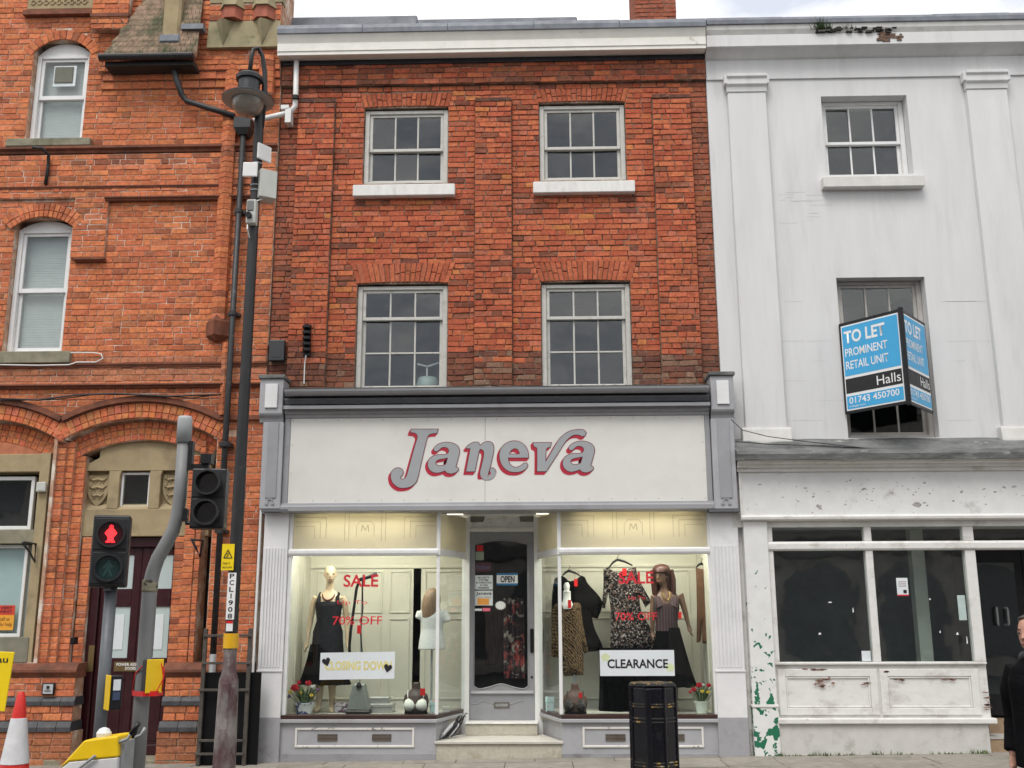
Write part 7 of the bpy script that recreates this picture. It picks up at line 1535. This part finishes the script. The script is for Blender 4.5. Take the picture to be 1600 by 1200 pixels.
def plate(nm, lbl, cat, c, wd, ht, dp, yaw, m_, roll=0):
    t = thing(nm, lbl, cat, c); R_ = Matrix.Rotation(yaw, 3, 'Z') @ Matrix.Rotation(roll, 3, 'Y'); vs = [Vector(c)+R_ @ Vector((a*wd/2, b*dp/2, e*ht/2)) for e in (-1, 1) for a, b in ((-1, -1), (1, -1), (1, 1), (-1, 1))]
    MB().add(vs, [(0,3,2,1),(4,5,6,7),(0,1,5,4),(1,2,6,5),(2,3,7,6),(3,0,4,7)]).build('panel', m_, t, bevel=.012, seg=2)
    MB().tube([Vector(c)+R_ @ Vector((0, dp/2, 0)), (lxp, YL, c[2])], .015, 6).build('mount', GALV, t); return t
YA = YL-.14
plate('antenna_panel', 'lower white square antenna facing the street on lamp post', 'antenna', P3(391, 265, YA), .17, .18, .025, .05, WPLAST)
plate('antenna_panel', 'upper white antenna turned sideways on lamp post', 'antenna', (X(413, 239, YA+.1), YA+.1, Z(413, 239, YA+.1)), .20, .20, .025, .95, WPLAST)
c = P3(416, 291, YL+.02); t = thing('control_cabinet', 'grey electrical cabinet strapped to the lamp post', 'cabinet', c); R_ = Matrix.Rotation(.55, 3, 'Z')
vs = [Vector(c)+R_ @ Vector((a*.10, b*.09, e*.17)) for e in (-1, 1) for a, b in ((-1, -1), (1, -1), (1, 1), (-1, 1))]; fsb = [(0,3,2,1),(4,5,6,7),(0,1,5,4),(1,2,6,5),(2,3,7,6),(3,0,4,7)]
MB().add(vs, fsb).build('case', GPLAST, t, bevel=.008, seg=2); MB().tube([(c[0], c[1], c[2]+.05), (lxp, YL, c[2]+.05)], .02, 6).build('mount', GALV, t); MB().tube([(c[0], c[1]-.05, c[2]-.16), (c[0]-.05, c[1]-.07, c[2]-.2), (lxp+.0, YL-.08, c[2]-.24)], .008, 6).build('cable', WPLAST, t, smooth=True)
c = P3(392, 329, YA); t = thing('camera_box', 'small weathered camera box with black lens on lamp post', 'camera', c); MB().box(c[0]-.055, c[0]+.055, YA, YA+.11, c[2]-.15, c[2]+.14).build('case', GPLAST, t, bevel=.01); MB().box(c[0]-.045, c[0]+.03, YA-.012, YA-.001, c[2]-.0, c[2]+.12).build('window', mat('camera_window', (.16, .16, .16), .3), t, bevel=.006); MB().tube([(c[0]-.015, YA+.02, c[2]-.06), (c[0]-.015, YA-.05, c[2]-.065)], .035, 12).build('lens', BLACK, t)
MB().tube([(c[0]-.04, YA+.03, c[2]-.14), (c[0]-.03, YA, c[2]-.22), (lxp-.02, YL-.07, c[2]-.3)], .008, 6).build('cable', WPLAST, t)
YPt = YL-.085
x0, z1 = W(347.5, 850, YPt); x1, z0 = W(364.5, 891, YPt); t = thing('warning_plate', 'yellow hazard plate with black triangle on lamp post', 'sign', ((x0+x1)/2, YPt, z0)); MB().box(x0, x1, YPt, YPt+.004, z0, z1).build('plate', YSIGN, t)
cxx = (x0+x1)/2; tr_ = MB(); tri = [(cxx-.045, z0+.13), (cxx+.045, z0+.13), (cxx, z0+.215)]
for a, b in ((0, 1), (1, 2), (2, 0)): tr_.tube([(tri[a][0], YPt-.002, tri[a][1]), (tri[b][0], YPt-.002, tri[b][1])], .005, 5)
tr_.tube([(cxx+.015, YPt-.002, z0+.185), (cxx-.008, YPt-.002, z0+.165), (cxx+.006, YPt-.002, z0+.162), (cxx-.015, YPt-.002, z0+.14)], .004, 5); tr_.build('triangle', INK, t)['kind'] = 'stuff'
lettering('lettering', 'Danger of\nelectrocution', INK, t, (x0+.015, YPt-.001, z0+.02), EX, EZ, x1-x0-.03, .07)
x0, z1 = W(351, 895, YPt); x1, z0 = W(364.5, 968, YPt); xo = lxp; t = thing('number_plate', 'white vertical plate reading PCLI908 on lamp post', 'sign', (xo, YPt, z0)); wpl = .088; MB().box(xo-wpl/2, xo+wpl/2, YPt, YPt+.004, z0, z1).build('plate', WHITE, t)
for i, ch_ in enumerate('PCLI908'):
    h_ = (z1-z0)/7; lettering('lettering', ch_, INK, t, (xo-(.006 if ch_ == 'I' else .024), YPt-.001, z1-(i+1)*h_+h_*.14), EX, EZ, .012 if ch_ == 'I' else .048, h_*.74, bold=.02)
for (nm, lbl, y0, y1, m_) in (('small_sticker', 'small white and red sticker under the lamp number plate', 970, 986, WHITE), ('yellow_band', 'yellow tape wrapped round the lamp post above its base', 990, 1013, mat('amber_tape', (.72, .40, .01), .4, bump=.05))):
    t = thing(nm, lbl, 'sticker', (lxp, YPt, LZ(y1)))
    if 'tape' in lbl: smooth_by(MB().lathe((lxp, YL, 0), [(.077, LZ(y1)), (.079, LZ(y1)+.002), (.079, LZ(y0)), (.076, LZ(y0)+.002)], 20).build('wrap', m_, t), 40)
    else: MB().box(lxp-.035, lxp+.035, YPt-.0, YPt+.004, LZ(y1), LZ(y0)).build('sheet', m_, t); MB().box(lxp-.035, lxp+.035, YPt-.002, YPt-.0005, LZ(y0+4), LZ(y0)).build('red_strip', RED, t)
# ------------------------------------------------------------------ pedestrian signal with push button
YS1 = -3.45; sx = X(162.5, 1060, YS1); t = thing('pedestrian_signal', 'pedestrian signal showing a lit red man on grey post', 'traffic signal', (sx, YS1, gz(sx)))
POST = mat('grey_post_paint', (.10, .11, .12), .5, var=.15, scale=8, bump=.15); SIGB = mat('signal_black', (.014, .015, .017), .45, var=.2, bump=.1)
MB().tube([(sx, YS1, gz(sx)), (sx, YS1, Z(165, 910, YS1))], .052, 16).build('post', POST, t, smooth=True)
hc = Vector((X(171, 861, YS1-.1), YS1-.08, Z(171, 861, YS1-.1))); hw_, hh_ = .155, .315; yaw = -.38
RH = Matrix.Rotation(yaw, 3, 'Z')
def L3(a, b, c_): return hc+RH @ Vector((a, b, c_))
def obox(a0, a1, b0, b1, c0, c1, nm, m_, par, bev=.0): return MB().add([L3(a, b, c_) for c_ in (c0, c1) for a, b in ((a0, b0), (a1, b0), (a1, b1), (a0, b1))], fsb).build(nm, m_, par, bevel=bev, seg=2)
RH = Matrix.Rotation(.30, 3, 'Z')
hd = obox(-hw_, hw_, -.06, .15, -hh_, hh_, 'signal_head', SIGB, t, .018)
def disc(c_, r_, y0, y1, nm, m_, par, n=28, tr=None):
    vs = []; 
    for y in (y0, y1):
        for j in range(n): vs.append(L3(c_[0]+r_*math.cos(2*math.pi*j/n), y, c_[1]+r_*math.sin(2*math.pi*j/n)))
    return smooth_by(MB().add(vs, [tuple(range(n)), tuple(range(2*n-1, n-1, -1))]+[(j, j+n, (j+1) % n+n, (j+1) % n) for j in range(n)]).build(nm, m_, par), 35)
def rim(c_, r0, r1, y0, y1, nm, m_, par, n=28, a0=0, a1=2*math.pi):
    vs = []; k = n+1
    for r_, y in ((r0, y0), (r1, y0), (r1, y1), (r0, y1)):
        for j in range(k): a = lerp(a0, a1, j/n); vs.append(L3(c_[0]+r_*math.cos(a), y, c_[1]+r_*math.sin(a)))
    fs = [(q*k+j, q*k+j+1, ((q+1) % 4)*k+j+1, ((q+1) % 4)*k+j) for q in range(4) for j in range(n)]+[(0, k, 2*k, 3*k), (n, 3*k+n, 2*k+n, k+n)]
    return smooth_by(MB().add(vs, fs).build(nm, m_, par), 35)
for s_, lens in ((1, mat('red_lens', (.05, .004, .008), .25, bump=0, coat=.6)), (-1, mat('green_lens', (.008, .026, .024), .25, bump=0, coat=.6))):
    c_ = (0, s_*.148); obox(-.14, .14, -.068, -.0605, c_[1]-.135, c_[1]+.135, 'aspect_door', SIGB, hd, .004)
    disc(c_, .103, -.074, -.0685, 'lens', lens, hd); rim(c_, .104, .122, -.105, -.069, 'visor', SIGB, hd)
    man = MB(); em = s_ > 0
    if em: parts = [((0, .06), (0, .06), .019), ((0, .032), (0, -.01), .026), ((-.022, .03), (-.04, .005), .011), ((-.04, .005), (-.022, -.018), .010), ((.022, .03), (.04, .005), .011), ((.04, .005), (.022, -.018), .010), ((-.012, -.012), (-.014, -.066), .013), ((.012, -.012), (.014, -.066), .013), ((-.014, -.068), (-.032, -.07), .008), ((.014, -.068), (.032, -.07), .008)]
    else: parts = [((0, .06), (0, .06), .015), ((0, .035), (0, -.005), .02), ((-.015, .03), (-.035, -.0), .008), ((.015, .03), (.035, .0), .008), ((-.005, -.01), (-.035, -.07), .010), ((.005, -.01), (.03, -.07), .010)]
    for p, q, r_ in parts:
        a = Vector(p); b = Vector(q); d = (b-a); n_ = 8
        if d.length < 1e-5: pts = [(a.x+r_*math.cos(j*math.pi/6), a.y+r_*math.sin(j*math.pi/6)) for j in range(12)]
        else:
            th = math.atan2(d.y, d.x); pts = [(a.x+r_*math.cos(th+math.pi/2+j*math.pi/5), a.y+r_*math.sin(th+math.pi/2+j*math.pi/5)) for j in range(6)]+[(b.x+r_*math.cos(th-math.pi/2+j*math.pi/5), b.y+r_*math.sin(th-math.pi/2+j*math.pi/5)) for j in range(6)]
        man.add([L3(c_[0]+x, -.0752-(.0004*parts.index((p, q, r_))), c_[1]+z) for x, z in pts], [tuple(range(len(pts)))])
    man.build('lit_red_man' if em else 'unlit_green_man', mat('lit_red_leds', (.8, .05, .05), .4, bump=0, emit=(1, .012, .02), es=1.5) if em else mat('green_leds_off', (.012, .045, .042), .4, bump=0), hd)
obox(-.03, .03, -.02, .1, -hh_-.03, -hh_, 'post_clamp', POST, hd)
def push_unit(par, c, yaw, lbl=None):
    R_ = Matrix.Rotation(yaw, 3, 'Z'); c = Vector(c)
    def bx(a0, a1, b0, b1, z0, z1, nm, m_, p, bev=0): return MB().add([c+R_ @ Vector((a, b, z)) for z in (z0, z1) for a, b in ((a0, b0), (a1, b0), (a1, b1), (a0, b1))], fsb).build(nm, m_, p, bevel=bev, seg=2)
    u = bx(-.075, .075, -.05, .05, -.14, .14, 'push_button_unit', BLACK, par, .01)
    bx(-.085, -.0755, -.052, .052, -.145, .145, 'side_plate', YELL, u, .004) if False else None
    bx(-.077, .077, -.0625, -.0505, -.145, .145, 'yellow_face', YELL, u, .006)
    bx(.0755, .080, -.03, .03, .02, .11, 'instruction_label', PAPER, u); bx(.0755, .081, -.03, .03, -.06, .01, 'display_window', mat('dim_blue_window', (.06, .08, .14), .2), u)
    return u
push_unit(t, (X(177, 1082, YS1-.12), YS1-.10, Z(177, 1082, YS1-.12)), -.95)
# ------------------------------------------------------------------ cranked signal pole with unlit head, tape and push button
YS2 = -3.15; t = thing('cranked_signal_pole', 'grey cranked pole carrying an unlit black signal head', 'traffic signal', (X(214, 1190, YS2), YS2, gz(-4)))
xl = X(221, 1100, YS2); xu = X(285, 720, YS2)
pp = lambda x, y, px: (x, YS2, Z(px, y, YS2))
pts = [(xl, YS2, gz(xl)), pp(xl, 1100, 222), pp(xl, 960, 232), pp(xl, 915, 236)]+[pp(xl+.02, 893, 240), pp(lerp(xl, xu, .25)+.0, 872, 250), pp(lerp(xl, xu, .55), 850, 262), pp(lerp(xl, xu, .82), 828, 275), pp(lerp(xl, xu, .95), 805, 280), pp(xu, 775, 282)]+[pp(xu, 690, 287)]
ssm = [Vector(p) for p in pts]; 
GPOLE = mat('grey_signal_pole', (.185, .188, .188), .5, var=.10, scale=8, bump=.15, col2=(.16, .165, .165), p2=(.55, .75), s2=2.5, st=(1, 1, .4))
MB().tube(ssm, [.069, .069, .068, .067, .065, .063, .062, .061, .06, .059, .058], 18).build('pole', GPOLE, t, smooth=True)
MB().tube([pp(xu, 692, 287), pp(xu, 655, 287), pp(xu, 651, 287)], [.070, .068, .062], 18).build('pole_cap', mat('pole_cap_grey', (.36, .37, .37), .6), t, smooth=True)
rs = MB(); zr_ = Z(237, 912, YS2); 
rs.lathe((xl, YS2, Z(237, 925, YS2)), [(.070, 0), (.071, .02), (.071, .09), (.0695, .11)], 18); rs.build('rust_patch', mat('rust_and_lichen', (.26, .24, .17), .95, var=.3, scale=18, bump=.8, col2=(.05, .045, .04), p2=(.5, .55), s2=14), t, smooth=True)
hc = Vector((X(324, 778, YS2-.1), YS2-.05, Z(324, 778, YS2-.1))); RH = Matrix.Rotation(.12, 3, 'Z')
hd = obox(-.155, .155, -.05, .13, -.28, .275, 'signal_head', SIGB, t, .012)
for s_ in (1, -1):
    c_ = (0, s_*.137); obox(-.15, .15, -.058, -.0505, c_[1]-.128, c_[1]+.128, 'aspect_door', SIGB, hd, .004); disc(c_, .10, -.064, -.0585, 'lens', mat('dark_lens', (.008, .009, .012), .15, bump=0, coat=.8), hd); rim(c_, .101, .118, -.155, -.059, 'visor', SIGB, hd)
br = MB(); br.box(hc.x-.2, hc.x-.06, YS2-.02, YS2+.03, hc.z+.29, hc.z+.33).box(hc.x-.10, hc.x+.0, YS2-.06, YS2+.04, hc.z+.33, hc.z+.42).box(hc.x-.07, hc.x-.03, YS2-.03, YS2+.01, hc.z+.27, hc.z+.329); br.build('upper_bracket', BLACK, hd)
MB().tube([(hc.x-.16, YS2, hc.z-.22), (hc.x-.22, YS2, hc.z-.22)], .02, 8).build('lower_bracket', BLACK, hd)
MB().box(xu+.06, xu+.1, YS2-.03, YS2+.03, Z(290, 735, YS2), Z(290, 690, YS2)).build('pole_clamp', BLACK, hd); MB().box(xu+.05, xu+.085, YS2-.03, YS2+.03, Z(290, 815, YS2), Z(290, 795, YS2)).build('pole_clamp', BLACK, hd)
pc_ = (X(238, 1056, YS2-.1), YS2-.11, Z(238, 1056, YS2-.1)); push_unit(t, pc_, .75)
tz_ = Z(232, 1083, YS2-.1); tp_ = MB()
loop = [(xl-.085, YS2-.02), (xl-.04, YS2-.09), (pc_[0]-.04, pc_[1]-.08), (pc_[0]+.07, pc_[1]-.06), (pc_[0]+.09, pc_[1]+.06), (xl+.06, YS2+.07), (xl-.05, YS2+.07)]
o = thing('red_tape', 'red plastic tape tied round the cranked pole button', 'tape', (xl, YS2, tz_))
vs = [(x, y, tz_+U(-.03, -.02)) for x, y in loop]+[(x, y, tz_+U(.015, .03)) for x, y in loop]; n = len(loop)
mb_ = MB().add(vs, [(j, (j+1) % n, (j+1) % n+n, j+n) for j in range(n)]); q_ = mb_.build('wrap', RED, o); sdm = q_.modifiers.new('s', 'SOLIDIFY'); sdm.thickness = .004
MB().tube([(loop[0][0], loop[0][1], tz_), (xl-.06, YS2-.05, tz_+.16), (pc_[0]-.05, pc_[1]-.02, tz_+.27), (pc_[0]+.05, pc_[1], tz_+.28), (pc_[0]+.11, pc_[1], tz_+.2), (pc_[0]+.10, pc_[1], tz_+.02)], .006, 6).build('loop', RED, o, smooth=True)
MB().tube([(pc_[0]+.07, pc_[1]-.05, tz_+.02), (pc_[0]+.12, pc_[1]-.04, tz_+.13), (pc_[0]+.09, pc_[1]-.04, tz_+.26)], .005, 6).build('loose_end', RED, o)
# ------------------------------------------------------------------ traffic cone
YK = -3.6; kx = X(27, 1150, YK); kz = gz(kx); hK = Z(30, 1081, YK)-kz
k_ = thing('traffic_cone', 'red and white traffic cone at the left edge', 'cone', (kx, YK, kz)); rr = lambda t_: lerp(.165, .03, t_)
CONR = mat('cone_red', (.62, .02, .012), .5, var=.12, scale=6, bump=.15); CONW = mat('cone_white_sleeve', (.62, .62, .63), .4, var=.1, scale=12, bump=.25)
MB().slab([(kx-.24, YK-.24), (kx+.24, YK-.24), (kx+.24, YK+.24), (kx-.24, YK+.24)], kz+.001, kz+.06).build('base', mat('cone_base_black', (.02, .02, .02), .7), k_, bevel=.03, seg=2)
smooth_by(MB().lathe((kx, YK, kz+.06), [(rr(0), 0), (rr(.4), (hK-.06)*.4), (rr(.8), (hK-.06)*.8), (rr(.97), (hK-.06)*.97), (.02, hK-.06)], 28).build('body', CONR, k_), 40)
f_ = (hK-.06); smooth_by(MB().lathe((kx, YK, kz+.06), [(rr(.40)+.001, f_*.40), (rr(.40)+.005, f_*.402), (rr(.78)+.005, f_*.778), (rr(.78)+.001, f_*.78)], 28).build('reflective_sleeve', CONW, k_), 40)
# yellow road sign cut by the left edge
YY = -3.3; t = thing('road_sign', 'yellow temporary road sign ending in au at left edge', 'sign', (X(0, 1110, YY), YY, gz(-5.8)))
a, b, c_, d = P3(-70, 1015, YY), P3(22.5, 1019, YY), P3(7, 1112, YY), P3(-85, 1108, YY)
MB().prism([(a[0], a[2]), (b[0], b[2]), (c_[0], c_[2]), (d[0], d[2])], YY, YY+.012).build('plate', YSIGN, t, bevel=.004)
x0, z0 = W(-42, 1035.5, YY-.002); x1, z1 = W(13, 1025, YY-.002); lettering('lettering', 'Bureau', INK, t, (x0, YY-.002, z0), EX, EZ, x1-x0, z1-z0, bold=.01)
for p in (-60, -15): x = X(p, 1110, YY); MB().tube([(x, YY+.03, gz(x)), (x, YY+.03, d[2]+.4)], .018, 8).build('leg', GALV, t)
MB().tube([(X(-75, 1195, YY), YY+.03, gz(-5.9)+.03), (X(10, 1195, YY), YY+.03, gz(-5.9)+.03)], .018, 8).build('foot', GALV, t)
# ------------------------------------------------------------------ yellow floor saw at the bottom left
YV2 = -4.75; bz_ = lambda y: Z(150, y, YV2); vx = lambda p, y=1170: X(p, y, YV2)
t = thing('floor_saw', 'yellow and white wheeled road saw with black handle grips', 'machine', (vx(140), YV2, GLOW+.1)); gr_ = GLOW+.1
z0_ = bz_(1187); MB().prism([(vx(92, 1200), bz_(1200)), (vx(131, 1158), bz_(1157)), (vx(165, 1150), bz_(1152)), (vx(184, 1150), bz_(1150)), (vx(183, 1200), bz_(1183)), (vx(108, 1190), bz_(1190))], YV2, YV2+.30).build('hood', YELL, t, bevel=.012, seg=2)
MB().prism([(vx(96, 1200), bz_(1200)-.001), (vx(107, 1190), bz_(1190.5)), (vx(183, 1190), bz_(1183.5)), (vx(182, 1200), gr_+.22), (vx(92, 1200), gr_+.22)], YV2+.004, YV2+.296).build('white_body', mat('dirty_white_panel', (.60, .59, .58), .5, var=.12, bump=.1), t, bevel=.008)
MB().tube([(vx(125, 1200), YV2-.02, bz_(1200)), (vx(151, 1180), YV2-.02, bz_(1180))], .011, 8).build('strut', GALV, t); MB().lathe((vx(152), YV2+.1, bz_(1154)), [(.05, 0), (.055, .03), (.035, .06), (.01, .07)], 14).build('water_cap', WPLAST, t)
for s_, y_ in ((0, YV2+.02), (1, YV2+.28)): 
    MB().tube([(vx(184), y_, bz_(1160)), (vx(189), y_, bz_(1158)), (vx(197), y_, bz_(1155)), (vx(203), y_, bz_(1143))], .012, 8).build('handlebar', GALV, t, smooth=True)
    MB().tube([(vx(201), y_, bz_(1147)), (vx(213), y_, bz_(1130))] if s_ == 0 else [(vx(184), y_, bz_(1160)), (vx(190), y_, bz_(1135))], .018, 10).build('grip', BLACK, t, smooth=True)
MB().box(vx(184)+.002, vx(190), YV2+.05, YV2+.25, gr_+.1, bz_(1160)).build('rear_plate', GALV, t)
for p in (105, 172):
    for y_ in (YV2-.03, YV2+.29): MB().tube([(vx(p), y_, gr_+.1), (vx(p), y_+.04, gr_+.1)], .1, 18).build('wheel', BLACK, t)
# ------------------------------------------------------------------ black board with steel frame leaning at the pier
YO = -.42; zq = lambda y: Z(355, y, YO); t = thing('sign_frame', 'black board behind a steel ladder frame at the brick pier', 'sign frame', (X(355, 1190, YO), YO, gz(-3.4)))
zbd = gz(-3.5)
MB().box(X(311, 1120, YO+.06), X(405, 1120, YO+.06), YO+.06, YO+.085, zbd, zq(1051)).build('board', mat('black_board', (.006, .006, .007), .6, spec=.15, var=.2, bump=.1), t, bevel=.006)
STL = mat('rusty_steel_frame', (.075, .065, .055), .6, var=.3, scale=12, bump=.3, metal=.2)
for p, y1 in ((314, 982), (385, 982)): 
    x = X(p, 1100, YO); MB().box(x-.022, x+.022, YO-.0, YO+.045, zbd, zq(y1)).build('upright', STL, t, bevel=.004)
for y, a, b in ((993, 312, 389), (1036, 312, 389), (1078, 309, 389), (1157, 314, 383), (1178, 309, 385)): MB().box(X(a, 1100, YO), X(b, 1100, YO), YO-.022, YO-.001, zq(y+2), zq(y-2)).build('rung', STL, t, bevel=.003)
for x_ in (X(403, 900, -.12),): tag(MB().box(x_-.012, x_+.012, -.14, -.10, gz(-3)+.3, Z(400, 797, -.12)).build('white_conduit', WPLAST, None), 'white vertical conduit beside the left shop pilaster', 'conduit')
# ------------------------------------------------------------------ litter bin
YN = -2.25; nx = X(1021, 1130, YN); nz = gz(nx); t = thing('litter_bin', 'black ribbed litter bin with worn gold bands outside the shop', 'bin', (nx, YN, nz))
BINB = mat('glossy_bin_black', (.007, .007, .010), .25, spec=.35, var=.3, scale=6, bump=.12, col2=(.022, .022, .025), p2=(.6, .8), s2=5); GOLD = mat('worn_gold_paint', (.36, .22, .06), .6, var=.3, scale=14, bump=.4, col2=(.02, .018, .015), p2=(.40, .45), s2=12, col3=(.55, .5, .42), p3=(.62, .68), s3=18)
zt_ = Z(1021, 1066, YN); H = zt_-nz; rB = .228
def octo(r0, r1, z0, z1, nm, m_, par, bev=.006, n=8): 
    vs = [(nx+r_*math.cos(math.pi/n+2*math.pi*j/n), YN+r_*math.sin(math.pi/n+2*math.pi*j/n), z) for r_, z in ((r0, z0), (r1, z1)) for j in range(n)]
    return MB().add(vs, [tuple(range(n-1, -1, -1)), tuple(range(n, 2*n))]+[(j, (j+1) % n, (j+1) % n+n, j+n) for j in range(n)]).build(nm, m_, par, bevel=bev, seg=2)
octo(rB*1.0, rB*.985, nz+.0, nz+H*.965, 'body', BINB, t, .02)
octo(rB*1.04, rB*1.03, nz+H*.966, nz+H-.012, 'rim', BINB, t); octo(rB*1.0, rB*.96, nz+H-.0115, nz+H, 'gold_top', GOLD, t)
for f0 in (.62, .655, .765, .79, .205, .235): octo(rB*1.02, rB*1.02, nz+H*f0, nz+H*f0+.014, 'gold_band', GOLD, t, .003)
for j in range(8):
    a = math.pi/8+2*math.pi*j/8; x, y = nx+rB*math.cos(a), YN+rB*math.sin(a); MB().tube([(x, y, nz), (x, y, nz+H*.96)], .014, 6).build('rib', BINB, t)
x = nx-rB*.3; MB().box(x-.028, x+.028, YN-rB*.98-.02, YN-rB*.9, nz, nz+H*.95).build('front_strap', BINB, t, bevel=.008)
# ------------------------------------------------------------------ passer-by at the right edge
YM = -5.55; x_ = X(1634, 1100, YM); zp0 = gz(4)-.0; zp0 = GLOW+.1; ez = Z(1595, 991, YM); Hm = (ez-zp0)/.935; k = Hm/1.75
pm = thing('person', 'person in long black coat at the right edge, facing left', 'person', (x_, YM, zp0)); zz = lambda v: zp0+v*k
fx, fy = -.80, -.60
PS = mat('skin', (.45, .24, .17), .5, var=.08, scale=12, bump=.1)
b = MB(); b.loft([(x_, YM, zz(.85), .16*k, .12*k), (x_, YM, zz(1.0), .165*k, .12*k), (x_, YM, zz(1.2), .17*k, .12*k), (x_, YM, zz(1.38), .19*k, .11*k), (x_, YM, zz(1.46), .11*k, .08*k), (x_, YM, zz(1.5), .06*k, .06*k), (x_+fx*.01, YM+fy*.01, zz(1.58), .055*k, .055*k)])
hcn = (x_+fx*.07, YM+fy*.03, zz(1.53)); head(b, hcn, k, (fx, fy))
rx, ry = -fy, fx
for s in (-1, 1):
    S_ = lambda r_, f_, v: (x_+rx*s*r_*k+fx*f_*k, YM+ry*s*r_*k+fy*f_*k, zz(v))
    b.tube([S_(.17, 0, 1.4), S_(.22, 0, 1.25), S_(.23, -.02, 1.08), S_(.23, .05, .86)], [.055*k, .05*k, .042*k, .028*k], 10); hand(b, S_(.23, .05, .87), Vector((fx*.15, fy*.15, -1)), -s, k, (fx, fy, 0))
    st_f = .16*s; b.tube([S_(.09, 0, .92), S_(.095, st_f*.6, .5), S_(.095, st_f, .1), S_(.10, st_f+.06, .04), S_(.10, st_f+.16, .025)], [.09*k, .062*k, .042*k, .045*k, .03*k], 10)
remesh(b.build('body', PS, pm), .010, 3)
face_marks(pm, hcn, k, (fx, fy), mat('lip', (.32, .12, .1), .5, bump=0), mat('eye_dark', (.03, .02, .02), .3, bump=0), mat('brow_brown', (.05, .03, .02), .7, bump=0))
HAIR = mat('short_brown_hair', (.045, .03, .022), .6, var=.4, scale=60, bump=.6)
hr = MB(); hx_, hy_ = hcn[0]-fx*.03*k, hcn[1]-fy*.03*k
hr.loft([(hx_-fx*.03*k, hy_-fy*.03*k, zz(1.60), .065*k, .065*k), (hx_-fx*.015*k, hy_-fy*.015*k, zz(1.66), .080*k, .080*k), (hx_, hy_, zz(1.71), .082*k, .082*k), (hx_+fx*.012*k, hy_+fy*.012*k, zz(1.745), .075*k, .075*k), (hx_+fx*.01*k, hy_+fy*.01*k, zz(1.765), .035*k, .035*k)], 18); smooth_by(hr.build('hair', HAIR, pm), 60)
COAT = mat('black_wool_coat', (.005, .005, .006), .85, spec=.08, var=.3, scale=7, bump=.6, dist=.02)
ct_ = MB(); ct_.loft([(x_, YM, zz(.80), .22*k, .18*k), (x_, YM, zz(.95), .215*k, .17*k), (x_, YM, zz(1.15), .215*k, .16*k), (x_, YM, zz(1.33), .225*k, .15*k), (x_, YM, zz(1.42), .20*k, .125*k), (x_, YM, zz(1.48), .12*k, .10*k), (x_, YM, zz(1.53), .10*k, .095*k)], 24)
for s in (-1, 1):
    S_ = lambda r_, f_, v: (x_+rx*s*r_*k+fx*f_*k, YM+ry*s*r_*k+fy*f_*k, zz(v))
    ct_.tube([S_(.16, 0, 1.41), S_(.225, 0, 1.27), S_(.235, -.02, 1.08), S_(.235, .045, .88)], [.085*k, .075*k, .066*k, .055*k], 12)
remesh(ct_.build('coat', COAT, pm), .012, 3)
cl = MB(); cl.tube([(x_+.105*k*math.cos(a), YM+.10*k*math.sin(a), zz(1.50)+.02*math.sin(a*2)) for a in [j*math.pi/8 for j in range(17)]], .03*k, 8); cl.build('scarf', mat('grey_scarf', (.05, .055, .06), .9, var=.3, scale=20, bump=.5), pm, smooth=True)
for s in (-1, 1):
    S_ = lambda r_, f_, v: (x_+rx*s*r_*k+fx*f_*k, YM+ry*s*r_*k+fy*f_*k, zz(v)); st_f = .16*s
    MB().tube([S_(.09, 0, .92), S_(.095, st_f*.6, .5), S_(.095, st_f, .07)], [.115*k, .085*k, .075*k], 12).build('trouser_leg', mat('dark_jeans', (.035, .038, .045), .85, var=.3, scale=20, bump=.3), pm, smooth=True)
    MB().tube([S_(.10, st_f-.06, .045), S_(.10, st_f+.06, .05), S_(.10, st_f+.2, .035)], [.045*k, .05*k, .035*k], 10).build('shoe', BLACK, pm, smooth=True)
# ------------------------------------------------------------------ building across the street (seen only mirrored in the glass)
YX = -23.0; OB = thing('opposite_building', 'pale building across the street, seen only mirrored in shop glass', 'building', (0, YX-2, GLOW))
OM = mat('opposite_render', (.34, .31, .28), .85, var=.15, scale=2, bump=.2); OD = mat('opposite_window', (.12, .125, .13), .2, bump=0)
MB().box(-26, 26, YX-4, YX, GLOW, 8.2).build('wall', OM, OB); MB().box(-26, 26, YX-4.2, YX+.35, 8.2, 8.6).build('cornice', OM, OB); MB().box(-26, 26, YX+.001, YX+.25, 3.7, 4.2).build('fascia', mat('opposite_fascia', (.12, .11, .11), .7), OB)
for i in range(-8, 9):
    c_ = i*3.1; MB().prism([(c_-1.15, .3), (c_+1.15, .3), (c_+1.15, 2.3)]+[(c_+1.15*math.cos(a), 2.3+1.15*math.sin(a)) for a in [j*math.pi/10 for j in range(1, 10)]]+[(c_-1.15, 2.3)], YX+.002, YX+.05).build('arched_window', OD, OB); MB().box(c_-.55, c_+.55, YX+.002, YX+.06, 5.2, 7.1).build('window', OD, OB)
